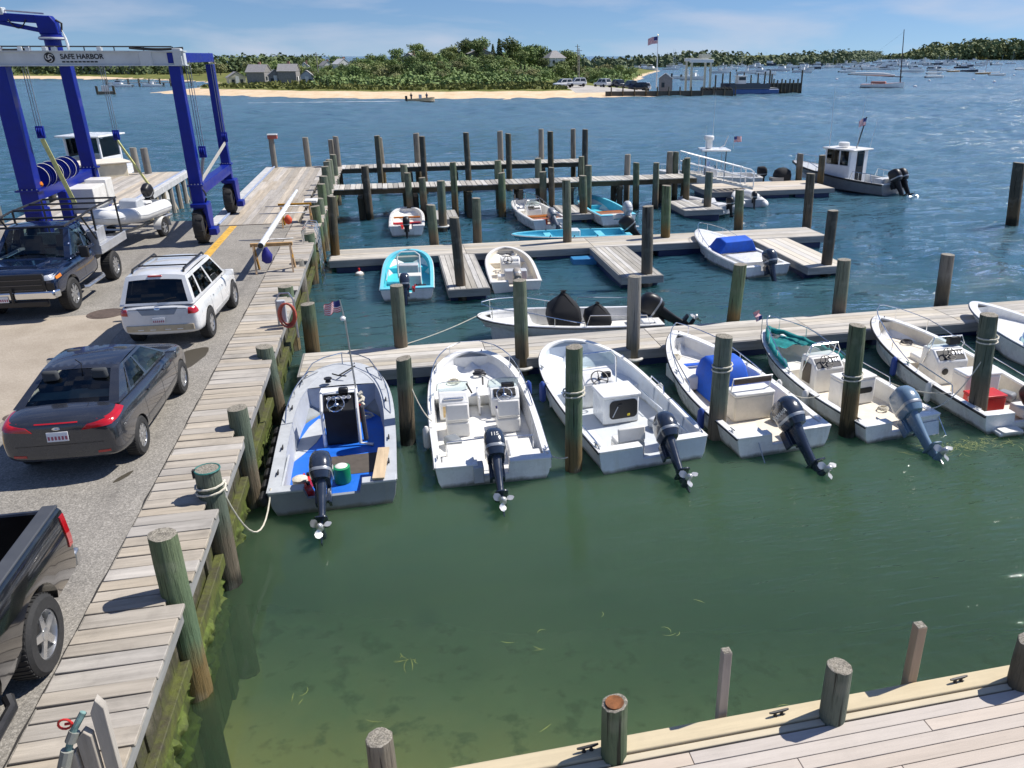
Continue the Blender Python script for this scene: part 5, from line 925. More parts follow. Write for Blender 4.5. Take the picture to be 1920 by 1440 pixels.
MB().lathe([(.3, 0), (.32, .05), (.32, .2), (.25, .24)], 18, (-.2, 3.6, 2.36)).build('radar_dome', GEL, k9); MB().tube([(-.75, 4.2, 2.28), (-.7, 4.3, 5.6)], [.02, .006], 6).build('antenna', GEL, k9); MB().tube([(-.3, 2.6, 2.28), (-.2, 2.5, 5.0)], [.02, .006], 6).build('antenna', GEL, k9); MB().tube([(.75, 2.5, 2.28), (1.0, 2.4, 3.9)], [.015, .005], 6).build('antenna', GEL, k9); MB().lathe([(.07, -.08), (.09, 0), (.05, .1)], 10, (.45, 3.9, 2.42)).build('search_light', BLK, k9)
rail(k9, HK9, .1, .3, .45, .06, 3, .018, around=False, name='side_rail'); rail(k9, HK9, .55, .99, .45, .06, 4, .018); MB().box((0, .6, .62), (1.5, .5, .5)).build('engine_well', GREYL, k9, bev=.04); outboard(k9, -.25, -.1, .6, 30, 1.3, BLK); outboard(k9, .35, -.1, .6, 30, 1.3, BLK)
# white gangway from the fixed pier down to the outer float
gw_ = thing('gangway', 'white railed metal gangway sloping down to the outer float', 'gangway', (15.3, 41.9, 0)); WP = simple('white rail paint', (.78, .78, .77), .4, var=.05)
A0, A1 = Vector((0, 0, 1.52)), Vector((3.9, 0, .62)); dk = MB()
for sy in (-.5, .5): dk.beam(A0 + Vector((0, sy, -.08)), A1 + Vector((0, sy, -.08)), .06, .12)
dk.build('side_beam', STEEL, gw_); pm_ = box_mesh('tread', (.27, 1.0, .03), W_DOCKY)
for k in range(13): link('tread', pm_, None, gw_, A0.lerp(A1, (k + .5) / 13))
for sy in (-.55, .55):
    r_ = MB(); up = Vector((0, 0, 1.0)); s0_, s1_ = A0 + Vector((0, sy, 0)), A1 + Vector((0, sy, 0)); r_.tube([s0_, s0_ + up, s1_ + up * .95 - Vector((.2, 0, 0)), s1_ + up * .8, s1_], .035, 7); r_.tube([s0_ + up * .5, s1_ + up * .45], .028, 7)
    for k in (.28, .55, .8): r_.tube([s0_.lerp(s1_, k), s0_.lerp(s1_, k) + up], .025, 6)
    r_.build('hand_rail', WP, gw_)
# ------------------------------------------------------------ mooring lines
def wp(o, H, t, sd, off=.06, dz=.05): p = H.out(t, off, dz, sd) * o.scale.x + Vector((0, 0, o.location.z)); c_, s_ = math.cos(o.rotation_euler.z), math.sin(o.rotation_euler.z); return Vector((o.location.x + p.x * c_ - p.y * s_, o.location.y + p.x * s_ + p.y * c_, p.z))
rope('white rope sagging from a boardwalk pile to the grey work boat', sag((-2.72, 10.84, 1.52), wp(b1, H1, .02, -1), .75), .014)
rope('rope from a green pile across to the first white boat', sag((-.0, 15.0, 1.25), wp(b2, H2, .35, -1), .12), .013)
rope('short white line from the first white boat to a green pile', sag(wp(b2, H2, .03, 1), (2.84, 13.1, .35), .1), .013)
rope('white line from a green pile down to the open white boat', sag((2.88, 13.05, 1.55), wp(b3, H3, .3, -1), .12), .013)
rope('white rope between the blue covered boat and the teal canvas boat', sag(wp(b4, H4, .3, 1), wp(b5, H5, .3, -1), .1), .013)
rope('white rope from the teal canvas boat towards the white boat with red cooler', sag(wp(b5, H5, .4, 1), wp(b6, H6, .2, -1), .15), .013)
rope('white rope from the right hand pile to the stern of the teal canvas boat', sag((11.75, 13.3, 1.7), wp(b5, H5, .04, 1), .3), .013)
rope('long pale line from the black covered boat down to the front dock', sag((2.05, 20.95, .8), (-.1, 19.7, .5), .06), .013)
for nm, o, H, x in (('grey work boat', b1, H1, -1.2), ('first white boat', b2, H2, 1.9), ('blue covered boat', b4, H4, 7.1), ('teal canvas boat', b5, H5, 9.6), ('white boat with red cooler', b6, H6, 12.9)):
    rope('dark bow line from the %s to the front dock' % nm, sag(wp(o, H, .985, 1), (x, 18.6, .5), .05), .014, ROPED)
for i, (x, y, z_, nm) in enumerate(((-2.88, 10.84, 1.55, 'green ringed boardwalk pile'), (6.08, 13.86, 1.45, 'pile beside the blue covered boat'), (8.72, 13.4, 1.2, 'pile beside the teal canvas boat'), (11.74, 13.4, 1.75, 'pile beside the red cooler'), (2.9, 13.17, 1.5, 'pile between second and third boats'))):
    rope('rope tied round the %s' % nm, [(x + .2 * math.cos(k * .55), y + .2 * math.sin(k * .55), z_ + .008 * k) for k in range(24)], .016, group='ropes tied round piles')
# ============================================================ VEHICLES
from mathutils.bvhtree import BVHTree
def carpaint(name, col, rough=.25, metal=.35):
    return simple(name, col, rough, metal, var=.06, scale=2, coat=1.0, dirt=.12, dirtcol=(.2, .18, .15))
TYRE = simple('tyre rubber', (.022, .022, .022), .8, var=.3, scale=20, dirt=.4, dirtcol=(.09, .08, .07))
ALLOY = simple('alloy rim', (.55, .56, .57), .3, .85, var=.1)
LAMPR = simple('red lamp lens', (.42, .006, .01), .12, var=.15, coat=1); LAMPC = simple('clear lamp lens', (.6, .62, .64), .1, .3, coat=1); AMB = simple('amber lens', (.7, .2, .01), .2)
GLC = clear_glass('car glass', (.55, .68, .66)); GLD = clear_glass('dark car glass', (.05, .06, .065))
SEATM = simple('dark seat cloth', (.05, .055, .06), .9); SHELF = simple('pale parcel shelf', (.28, .32, .31), .9)
PLATE = simple('white number plate', (.75, .76, .78), .5, var=.04)
def finish(o, cutters=()):
    """apply modifiers, cut the wheel arches, return a ray-cast tree in the thing's own frame"""
    for c in cutters:
        md = o.modifiers.new('cut', 'BOOLEAN'); md.operation = 'DIFFERENCE'; md.object = c; md.solver = 'EXACT'
    bpy.context.view_layer.update(); dg = bpy.context.evaluated_depsgraph_get(); me = bpy.data.meshes.new_from_object(o.evaluated_get(dg)); o.modifiers.clear(); o.data = me
    me.shade_smooth(); me.set_sharp_from_angle(angle=R(38))
    for c in cutters: bpy.data.objects.remove(c)
    bm = bmesh.new(); bm.from_mesh(me); t = BVHTree.FromBMesh(bm); bm.free(); return t
def decal(tree, fn, dirv, name, mat_, par, off=.008, nu=6, nv=4, th=.0):
    """a panel that follows the body surface: fn(u,v) gives the ray start"""
    d = Vector(dirv).normalized(); pts = []
    for j in range(nv + 1):
        for i in range(nu + 1):
            p = Vector(fn(i / nu, j / nv)); h, n, _, _ = tree.ray_cast(p - d * 3, d)
            
            if h is None: h = tree.find_nearest(p)[0]
            pts.append(h - d * off)
    w = nu + 1; fs = [(j * w + i, j * w + i + 1, (j + 1) * w + i + 1, (j + 1) * w + i) for j in range(nv) for i in range(nu)]
    m = MB().add(pts, fs); bk_ = [p + d * (off + .012) for p in pts]; rim = [i for i in range(w)] + [j * w + nu for j in range(1, nv + 1)] + [nv * w + i for i in range(nu - 1, -1, -1)] + [j * w for j in range(nv - 1, 0, -1)]
    o0 = len(pts); m.v += [tuple(p) for p in bk_]
    for a, b_ in zip(rim, rim[1:] + rim[:1]): m.f.append((a, b_, b_ + o0, a + o0)); m.mi.append(0)
    return m.build(name, mat_, par, fix=True, angle=50)
def qfn(a, b, c, d):
    a, b, c, d = map(Vector, (a, b, c, d)); return lambda u, v: a.lerp(b, u).lerp(d.lerp(c, u), v)
def wheel(par, x, y, r, w, spokes=5, rim=ALLOY, rr=.62, zc=None):
    s = 1 if x > 0 else -1; M = Matrix.Translation((x, y, zc or r)) @ Matrix.Rotation(R(90) * s, 4, 'Y')
    t = MB().lathe([(r * rr, -w / 2), (r * .9, -w / 2), (r * .985, -w * .38), (r, -w * .2), (r, w * .2), (r * .985, w * .38), (r * .9, w / 2), (r * rr, w / 2), (r * rr, w * .3)], 36, caps=False).xf(M).build('wheel', TYRE, par)
    tr = MB()
    for k in range(40): a = 2 * math.pi * k / 40; tr.box((r * 1.0 * math.cos(a), r * 1.0 * math.sin(a), 0), (.014, .03, w * .72), rz=a)
    tr.xf(M).build('tread', TYRE, t)
    m = MB(); m.lathe([(r * rr, w * .44), (r * rr * .93, w * .46), (r * rr * .9, w * .36), (r * rr * .86, w * .05)], 30, caps=False)
    m.lathe([(r * .17, w * .3), (r * .16, w * .43), (r * .1, w * .45)], 14)
    for k in range(spokes):
        a = 2 * math.pi * k / spokes; c_, s_ = math.cos(a), math.sin(a); p = [(.1, -.11), (.1, .11), (rr * .92, .085), (rr * .92, -.085)]
        m.prism([((q_[0] * c_ - q_[1] * s_) * r, (q_[0] * s_ + q_[1] * c_) * r) for q_ in p], w * .36, w * .42)
    m.xf(M).build('rim', rim, t)
    MB().lathe([(r * rr * .88, w * .04), (r * .05, w * .05)], 24).xf(M).build('brake', RUBB, t); return t
def panel(A, B, C, D, ins, frame, glass, bulge=.02, n=4, crown=0):
    """frame strip + pane; A,B lower edge, D,C upper edge; ins=(l,r,b,t) fractions"""
    l, r, b, t = ins; us = [0] + [l + (1 - l - r) * k / n for k in range(n + 1)] + [1]; vs_ = [0] + [b + (1 - b - t) * k / n for k in range(n + 1)] + [1]
    A, B, C, D = map(Vector, (A, B, C, D)); N = (B - A).cross(D - A).normalized()
    pt = [[A.lerp(B, u).lerp(D.lerp(C, u), v) + N * bulge * math.sin(math.pi * u) * math.sin(math.pi * min(1, v)) + Vector((0, 0, crown * v * max(0, 1 - (2 * u - 1) ** 2) ** .7)) for u in us] for v in vs_]
    for j in range(len(vs_) - 1):
        for i in range(len(us) - 1):
            g = 1 <= i <= n and 1 <= j <= n; q_ = [pt[j][i], pt[j][i + 1], pt[j + 1][i + 1], pt[j + 1][i]]
            if g: glass.add([p - N * .006 for p in q_], [(0, 1, 2, 3)])
            else: frame.add(q_, [(0, 1, 2, 3)])
def body_loft(secs):
    """secs: (y, zbottom, zdeck, half width, shoulder drop) -> closed rings"""
    rings = []
    for y, zb, zd, hw, sd in secs:
        h = [(hw * .86, zb), (hw * .985, zb + .1), (hw, zb + (zd - zb) * .5), (hw * .97, zd - sd), (hw * .84, zd - .012), (hw * .45, zd + .012)]
        rings.append([Vector((a, y, z)) for a, z in h] + [Vector((0, y, zd + .02))] + [Vector((-a, y, z)) for a, z in reversed(h)])
    return rings
def arch(x, y, z, r, w): o = MB().lathe([(r, -w / 2), (r, w / 2)], 32, (x, y, z), Matrix.Rotation(R(90), 3, 'Y')).build('cutter', None); return o
def greenhouse(par, wsb, wst, rwt, rwb, sides, paint, gl=GLC, glr=None, roof_crown=.04, sw=(.07, .07, .06, .07), rw=(.07, .07, .08, .08), gls=None):
    """wsb/wst windscreen base/top, rwt/rwb rear window top/base as (y,z,halfwidth)"""
    fr = MB(); f3 = lambda p, s: Vector((s * p[2], p[0], p[1]))
    g = MB(); panel(f3(wsb, 1), f3(wsb, -1), f3(wst, -1), f3(wst, 1), sw, fr, g, .03, 8, roof_crown); g.build('windscreen', gl, par, angle=60)
    g = MB(); panel(f3(rwb, -1), f3(rwb, 1), f3(rwt, 1), f3(rwt, -1), rw, fr, g, .025, 8, roof_crown); g.build('rear_window', glr or gl, par, angle=60)
    n = len(sides)
    for s in (1, -1):
        for k, (u0, u1, ins) in enumerate(sides):
            lo = lambda u: f3(rwb, s).lerp(f3(wsb, s), u); up = lambda u: f3(rwt, s).lerp(f3(wst, s), u); g = MB(); a = (lo(u0), lo(u1), up(u1), up(u0)) if s > 0 else (lo(u1), lo(u0), up(u0), up(u1)); i2 = ins if s > 0 else (ins[1], ins[0], ins[2], ins[3])
            panel(*a, i2, fr, g, .02); g.build('side_window', gls or gl, par, angle=60)
    N = 8; rf = []
    for j in range(N + 1):
        v = j / N; y = rwt[0] + (wst[0] - rwt[0]) * v; z = rwt[1] + (wst[1] - rwt[1]) * v + roof_crown * math.sin(math.pi * v) * .6; w = rwt[2] + (wst[2] - rwt[2]) * v
        rf.append([Vector((w * (-1 + 2 * i / 20), y, z + roof_crown * (1 - (2 * i / 20 - 1) ** 2) ** .7)) for i in range(21)])
    fr.loft(rf, closed=False, flip=True); o = fr.build('cabin', paint, par, fix=True, angle=50); return o
def mirror(par, x, y, z, mat_, s=1.0):
    o = MB().box((0, 0, 0), (.2 * s, .1 * s, .14 * s)).build('door_mirror', mat_, par, loc=(x, y, z), bev=.03 * s); MB().box((0, -.053 * s, 0), (.17 * s, .006, .11 * s)).build('mirror_glass', CHROME, o); return o
def plate(par, x, y, z, face, w=.3, h=.15, tilt=0):
    o = MB().box((0, 0, 0), (w, .012, h)).build('number_plate', PLATE, par, loc=(x, y, z), bev=.004); o.rotation_euler.x = R(tilt)
    mk = MB(); [mk.box(((-.4 + .16 * k) * w, face * .008, -.02), (w * .09, .004, h * .38)) for k in range(6)]; mk.build('plate_marks', simple('plate ink', (.35, .08, .12), .6), o); return o
def seats(par, rows, w, z):
    for y in rows:
        for s in (-1, 1): o = MB().box((0, 0, .25), (.46, .14, .55), M=Matrix.Rotation(R(8), 3, 'X')).build('car_seat', SEATM, par, loc=(s * w, y, z), bev=.05); MB().box((0, -.06, .62), (.24, .1, .18)).build('headrest', SEATM, o, bev=.04)
# ---- grey saloon
GRYP = carpaint('dark grey car paint', (.052, .057, .07), .26, .6)
t_ = thing('parked_car', 'dark grey four door saloon parked on the asphalt with its tail to the camera', 'car', (-5.05, 11.72, DECK), R(-1.5))
S = [(0, .42, .93, .70, .1), (.05, .34, .99, .80, .1), (.2, .3, 1.05, .86, .1), (.55, .24, 1.08, .89, .1), (1.0, .22, 1.05, .9, .1), (1.8, .2, 1.02, .9, .1), (2.6, .2, 1.01, .9, .1), (3.2, .22, 1.0, .89, .1), (3.7, .24, .93, .87, .1), (4.1, .26, .84, .83, .1), (4.35, .3, .74, .74, .1), (4.43, .36, .64, .62, .06)]
bd_ = MB().loft(body_loft(S)).build('body', GRYP, t_, sub=2); bpy.context.view_layer.update()
loc_keep = t_.matrix_world.copy(); t_.location = (0, 0, 0); t_.rotation_euler = (0, 0, 0); bpy.context.view_layer.update()
tree = finish(bd_, [arch(.78, .85, .32, .36, .6), arch(-.78, .85, .32, .36, .6), arch(.78, 3.5, .32, .36, .6), arch(-.78, 3.5, .32, .36, .6)])
for x in (-.78, .78):
    for y in (.85, 3.5): wheel(t_, x, y, .325, .22, 10)
greenhouse(t_, (3.15, .985, .80), (2.35, 1.40, .585), (1.35, 1.40, .575), (.52, 1.055, .76), [(0, .2, (.75, .1, .15, .2)), (.2, .52, (.06, .05, .08, .1)), (.52, 1, (.05, .1, .08, .1))], GRYP, rw=(.1, .1, .06, .1))
MB().patch(lambda u, v: (-.62 + 1.24 * u, .72 + .42 * v, 1.104), 2, 2).build('parcel_shelf', SHELF, t_); MB().box((0, 1.9, .85), (1.5, 2.4, .3)).build('interior', SEATM, t_); seats(t_, (1.15, 2.2), .36, .75); MB().box((0, 2.95, .95), (1.4, .4, .12)).build('dashboard', SEATM, t_)
for s in (-1, 1):
    decal(tree, qfn((s * .34, 0, .86), (s * .76, 0, .90), (s * .80, 0, 1.01), (s * .42, 0, .94)), (0, 1, 0), 'tail_light', LAMPR, t_, .012, 10, 3)
    decal(tree, qfn((s, .03, .90), (s, .52, 1.0), (s, .50, 1.045), (s, .03, .99)), (-s, 0, 0), 'tail_light', LAMPR, t_, .012, 8, 3)
    decal(tree, qfn((s * .5, 0, .45), (s * .68, 0, .46), (s * .68, 0, .5), (s * .5, 0, .49)), (0, 1, 0), 'reflector', LAMPR, t_, .006, 3, 1)
    decal(tree, qfn((s, 1.5, .3), (s, 3.1, .3), (s, 3.1, .33), (s, 1.5, .33)), (-s, 0, 0), 'sill', BLK, t_, .004, 8, 1)
    for y in (1.28, 2.25, 3.14): decal(tree, qfn((s, y, .34), (s, y + .008, .34), (s, y + .008, 1.0), (s, y, 1.0)), (-s, 0, 0), 'door_seam', BLK, t_, .002, 1, 8)
    for y in (1.5, 2.45): decal(tree, qfn((s, y, .86), (s, y + .18, .87), (s, y + .18, .9), (s, y, .89)), (-s, 0, 0), 'door_handle', GRYP, t_, .03, 4, 2)
    mirror(t_, s * .98, 2.72, 1.06, GRYP)
decal(tree, qfn((-.3, 0, .975), (.3, 0, .975), (.3, 0, .99), (-.3, 0, .99)), (0, 1, 0), 'brake_light', LAMPR, t_, .006, 6, 1)
decal(tree, qfn((-.75, 0, .635), (.75, 0, .635), (.75, 0, .645), (-.75, 0, .645)), (0, 1, 0), 'boot_seam', BLK, t_, .002, 10, 1)
plate(t_, 0, -.012, .78, -1, .3, .15, -6); decal(tree, lambda u, v: (.06 * math.cos(6.28 * u) * v, 0, .905 + .025 * math.sin(6.28 * u) * v), (0, 1, 0), 'badge', CHROME, t_, .008, 12, 2)
MB().box((0, 4.41, .55), (1.1, .05, .22)).build('grille', BLK, t_, bev=.01); MB().tube([(0, 1.42, 1.43), (0, 1.22, 1.58)], .008, 6).build('aerial', BLK, t_)
t_.matrix_world = loc_keep @ Matrix.Translation((.9, .85, 0)) @ Matrix.Scale(.945, 4) @ Matrix.Translation((-.9, -.85, 0))
# ---- white sport utility car
WHP = carpaint('white car paint', (.72, .725, .72), .3, 0)
t_ = thing('parked_car', 'white sport utility car with roof rails and tan bumper, tail to the camera', 'car', (-5.1, 17.55, DECK), R(-3)); loc_keep = None
S = [(0, .44, .98, .74, .06), (.05, .36, 1.03, .82, .06), (.22, .3, 1.06, .87, .08), (.8, .28, 1.06, .885, .08), (1.8, .26, 1.05, .89, .08), (2.7, .26, 1.04, .89, .08), (3.15, .28, 1.04, .88, .1), (3.65, .3, .99, .87, .1), (4.0, .34, .92, .82, .1), (4.14, .42, .8, .7, .08)]
M_ = Matrix.Translation(t_.location) @ Matrix.Rotation(t_.rotation_euler.z, 4, 'Z'); t_.location = (0, 0, 0); t_.rotation_euler = (0, 0, 0)
bd_ = MB().loft(body_loft(S)).build('body', WHP, t_, sub=2)
tree = finish(bd_, [arch(s * .78, y, .36, .41, .6) for s in (-1, 1) for y in (.85, 3.33)])
for x in (-.78, .78):
    for y in (.85, 3.33): wheel(t_, x, y, .36, .24, 6)
greenhouse(t_, (3.1, 1.02, .8), (2.45, 1.64, .62), (.32, 1.66, .63), (.06, 1.06, .79), [(0, .24, (.22, .1, .12, .16)), (.24, .58, (.05, .05, .1, .14)), (.58, 1, (.05, .1, .1, .14))], WHP, gl=GLD, rw=(.07, .07, .08, .16), roof_crown=.05)
MB().box((0, 1.7, .95), (1.5, 2.7, .3)).build('interior', SEATM, t_); seats(t_, (1.2, 2.2), .36, .9)
for s in (-1, 1):
    MB().tube([(s * .55, .55, 1.7), (s * .55, .62, 1.765), (s * .55, 2.2, 1.765), (s * .55, 2.3, 1.7)], .026, 7).build('roof_rail', BLK, t_)
    decal(tree, qfn((s * .64, 0, .84), (s * .82, 0, .84), (s * .82, 0, 1.02), (s * .66, 0, 1.02)), (0, 1, 0), 'tail_light', LAMPR, t_, .014, 5, 4); decal(tree, qfn((s, .03, .84), (s, .17, .86), (s, .15, 1.02), (s, .03, 1.02)), (-s, 0, 0), 'tail_light', LAMPR, t_, .012, 4, 4)
    for y in (1.2, 2.1, 3.05): decal(tree, qfn((s, y, .4), (s, y + .009, .4), (s, y + .009, 1.02), (s, y, 1.02)), (-s, 0, 0), 'door_seam', BLK, t_, .002, 1, 6)
    for y in (1.4, 2.3): decal(tree, qfn((s, y, .88), (s, y + .18, .89), (s, y + .18, .92), (s, y, .91)), (-s, 0, 0), 'door_handle', WHP, t_, .03, 4, 2)
    mirror(t_, s * .99, 2.7, 1.12, WHP, 1.1); decal(tree, qfn((s, 1.25, .38), (s, 2.95, .38), (s, 2.95, .5), (s, 1.25, .5)), (-s, 0, 0), 'cladding', simple('grey cladding', (.42, .42, .41), .6), t_, .01, 8, 2)
for y in (.95, 1.9): MB().tube([(-.55, y, 1.765), (.55, y, 1.765)], .02, 6).build('cross_bar', BLK, t_)
MB().box((0, .3, 1.675), (.3, .06, .035)).build('brake_light', LAMPR, t_, bev=.01)
decal(tree, qfn((-.72, 0, .46), (.72, 0, .46), (.72, 0, .6), (-.72, 0, .6)), (0, 1, 0), 'bumper', simple('tan bumper plastic', (.52, .43, .29), .7, dirt=.3), t_, .03, 10, 3)
for k in (-.42, -.16, .16, .42): decal(tree, qfn((k - .06, 0, .49), (k + .06, 0, .49), (k + .06, 0, .51), (k - .06, 0, .51)), (0, 1, 0), 'bumper_slot', GEL, t_, .036, 2, 1)
decal(tree, qfn((-.34, 0, .84), (.34, 0, .84), (.44, 0, 1.0), (-.44, 0, 1.0)), (0, 1, 0), 'tailgate_panel', simple('blue grey trim', (.25, .29, .34), .4), t_, .006, 8, 3); plate(t_, -.0, -.035, .72, -1, .26, .13); decal(tree, qfn((-.62, 0, .965), (.62, 0, .965), (.62, 0, .975), (-.62, 0, .975)), (0, 1, 0), 'tailgate_seam', BLK, t_, .007, 8, 1)
wp_ = MB().tube([(.02, .06, 1.12), (.3, .1, 1.2), (.42, .11, 1.21)], .012, 6).build('rear_wiper', BLK, t_)
decal(tree, lambda u, v: (.07 * math.cos(6.28 * u) * v, 0, .985 + .028 * math.sin(6.28 * u) * v), (0, 1, 0), 'badge', CHROME, t_, .012, 12, 2)
t_.matrix_world = M_ @ Matrix.Translation((.9, .85, 0)) @ Matrix.Scale(.92, 4) @ Matrix.Translation((-.9, -.85, 0))
# ---- blue pickup with flat bed and ladder rack, facing the camera
BLP = carpaint('midnight blue car paint', (.008, .02, .06), .16, .5)
t_ = thing('pickup_truck', 'dark blue pickup truck with aluminium flat bed and black ladder rack facing the camera', 'truck', (-8.55, 26.2, DECK), R(178)); M_ = Matrix.Translation(t_.location) @ Matrix.Rotation(t_.rotation_euler.z, 4, 'Z'); t_.location = (0, 0, 0); t_.rotation_euler = (0, 0, 0)
# y=0 tail .. 5.75 nose
S = [(2.75, .5, 1.22, .9, .06), (2.85, .48, 1.24, .96, .06), (3.4, .46, 1.24, .98, .06), (4.2, .46, 1.24, .99, .08), (4.5, .46, 1.25, 1.0, .08), (5.2, .5, 1.25, 1.0, .1), (5.55, .54, 1.22, .99, .12), (5.72, .58, 1.17, .95, .12), (5.77, .62, 1.1, .9, .1)]
bd_ = MB().loft(body_loft(S)).build('body', BLP, t_, sub=2); tree = finish(bd_, [arch(s * .88, 4.85, .42, .5, .6) for s in (-1, 1)])
for x in (-.86, .86):
    wheel(t_, x, 4.85, .42, .28, 8); wheel(t_, x, 1.75, .42, .3, 8)
greenhouse(t_, (4.5, 1.24, .93), (3.72, 1.93, .74), (2.95, 1.93, .74), (2.8, 1.24, .93), [(0, .36, (.12, .08, .1, .12)), (.36, 1, (.06, .12, .1, .12))], BLP, roof_crown=.05, sw=(.08, .08, .06, .08))
MB().box((0, 3.6, 1.05), (1.6, 1.6, .3)).build('interior', SEATM, t_); MB().box((0, 4.25, 1.2), (1.6, .4, .1)).build('dashboard', simple('grey dash', (.12, .15, .15), .8), t_, bev=.03); seats(t_, (3.2,), .4, 1.1)
MB().prism([(-.56, 4.75), (.56, 4.75), (.48, 5.35), (-.48, 5.35)], 1.22, 1.3).build('hood_bulge', BLP, t_, bev=.03)
for k in (-.16, 0, .16): MB().box((k, 3.72, 1.955), (.08, .1, .035)).build('roof_lamp', LAMPC, t_, bev=.012)
MB().box((0, 5.78, .95), (1.5, .1, .46)).build('grille', BLK, t_, bev=.02)
for z in (.8, .92, 1.05): MB().box((0, 5.835, z), (1.4, .02, .02)).build('grille_bar', simple('dark chrome', (.1, .1, .11), .3, .9), t_)
for s in (-1, 1):
    decal(tree, qfn((s * .7, 6, 1.0), (s * .97, 6, 1.02), (s * .97, 6, 1.14), (s * .72, 6, 1.12)), (0, -1, 0), 'head_light', LAMPC, t_, .03, 6, 3); decal(tree, qfn((s * .74, 6, .7), (s * .96, 6, .7), (s * .97, 6, .93), (s * .74, 6, .93)), (0, -1, 0), 'lamp_recess', BLK, t_, .02, 4, 3); decal(tree, qfn((s, 5.35, 1.02), (s, 5.62, 1.0), (s, 5.62, 1.06), (s, 5.35, 1.09)), (-s, 0, 0), 'marker_light', AMB, t_, .015, 3, 2)
    for y in (2.95, 3.85): decal(tree, qfn((s, y, .56), (s, y + .01, .56), (s, y + .01, 1.2), (s, y, 1.2)), (-s, 0, 0), 'door_seam', BLK, t_, .002, 1, 6)
    o = MB().box((0, 0, 0), (.22, .12, .3)).build('door_mirror', BLK, t_, loc=(s * 1.16, 4.15, 1.35), bev=.03); MB().box((-s * .12, .02, -.05), (.16, .05, .05)).build('mirror_arm', BLK, o)
    MB().tube([(s * 1.0, 2.9, .45), (s * 1.06, 3.0, .42), (s * 1.06, 4.2, .42), (s * 1.0, 4.3, .45)], .05, 8).build('running_board', STEEL, t_)
    MB().box((s * .86, 1.75, .92), (.3, 1.0, .05)).build('mudguard', BLK, t_, bev=.02)
    decal(tree, qfn((s, 3.1, .86), (s, 3.55, .86), (s, 3.55, .95), (s, 3.1, .95)), (-s, 0, 0), 'door_sign', GEL2, t_, .006, 3, 1) if s > 0 else None
MB().prism([(-1.0, 5.6), (-.92, 5.86), (.92, 5.86), (1.0, 5.6)], .56, .76).build('bumper', CHROME, t_, bev=.04); plate(t_, .25, 5.875, .6, 1); MB().tube([(.0, 5.9, .5), (0, 5.9, .85)], .03, 6).build('tow_post', BLK, t_); MB().box((0, 5.8, .45), (1.5, .1, .16)).build('air_dam', BLK, t_, bev=.03)
ALU = simple('aluminium tread plate', (.58, .59, .6), .4, .6, var=.1, scale=6)
MB().box((0, 1.65, 1.0), (2.1, 2.1, .1)).build('flat_bed', ALU, t_, bev=.01); MB().box((0, 2.66, 1.3), (2.05, .05, .6)).build('headboard', ALU, t_, bev=.01)
for s in (-1, 1): MB().box((s * 1.03, 1.65, 1.12), (.05, 2.1, .16)).build('side_rail', ALU, t_, bev=.01)
MB().box((0, 3.1, .65), (.9, 4.8, .16)).build('chassis', BLK, t_)
rk = MB()
for s in (-1, 1):
    rk.tube([(s * .98, .7, 1.1), (s * .98, .75, 2.2)], .03, 6); rk.tube([(s * .98, 2.6, 1.1), (s * .98, 2.6, 2.2)], .03, 6); rk.tube([(s * .98, .6, 2.2), (s * .98, 2.7, 2.2), (s * .98, 3.3, 2.15), (s * .98, 4.6, 2.1)], .03, 6); rk.tube([(s * .98, 2.6, 1.3), (s * .98, 3.4, 2.14)], .025, 6)
for y, z in ((.7, 2.2), (1.6, 2.2), (2.6, 2.2), (3.5, 2.14), (4.6, 2.1)): rk.tube([(-.98, y, z), (.98, y, z)], .028, 6)
rk.build('ladder_rack', BLK, t_); MB().box((-.3, 1.3, 1.25), (.6, .8, .4)).build('tool_box', ALU, t_, bev=.02); MB().lathe([(.16, 0), (.18, .34)], 14, (.55, 2.2, 1.05)).build('bucket', simple('blue bucket', (.02, .06, .3), .5), t_)
t_.matrix_world = M_ @ Matrix.Translation((.9, 4.85, 0)) @ Matrix.Scale(.95, 4) @ Matrix.Translation((-.9, -4.85, 0))
# ---- black pickup at the left edge, its bed towards us
BKP = carpaint('black car paint', (.006, .006, .008), .18, .2)
t_ = thing('pickup_truck', 'black pickup truck cut by the left edge with white bucket in its bed', 'truck', (-4.78, 8.62, DECK), R(180)); M_ = Matrix.Translation(t_.location) @ Matrix.Rotation(t_.rotation_euler.z, 4, 'Z'); t_.location = (0, 0, 0); t_.rotation_euler = (0, 0, 0)
# y=0 tail; the bed is an open box of real walls
W_ = .99
def wall_ring(s):
    pr = [(W_ - .03, .5), (W_, .62), (W_ + .015, .95), (W_ - .01, 1.25), (W_ - .05, 1.3), (W_ - .17, 1.3), (W_ - .2, 1.26), (W_ - .2, .62), (W_ - .2, .5)]
    return [[Vector((s * a, y, z - (.02 if y > 1.7 else 0))) for a, z in (pr if s > 0 else pr[::-1])] for y in (.06, .12, .5, 1.0, 1.5, 2.0)]
for s in (1, -1):
    w_ = MB().loft(wall_ring(s)).build('bed_side', BKP, t_, fix=True, angle=40)
    tr_ = finish(w_, [arch(s * .9, 1.08, .42, .5, .5)])
    MB().box((s * (W_ - .11), 1.05, 1.305), (.15, 2.0, .03)).build('bed_rail_cap', simple('grey bed cap', (.055, .06, .07), .6), w_, bev=.01)
    decal(tr_, qfn((s * 2, .07, .84), (s * 2, .16, .84), (s * 2, .17, 1.22), (s * 2, .07, 1.22)), (-s, 0, 0), 'tail_light', LAMPR, w_, .012, 2, 4)
    wheel(t_, s * .87, 1.08, .41, .28, 5); wheel(t_, s * .87, 4.6, .41, .28, 5)
    MB().tube([(s * 1.0, 2.0, .45), (s * 1.06, 2.1, .4), (s * 1.06, 3.8, .4)], .05, 8).build('running_board', BLK, t_)
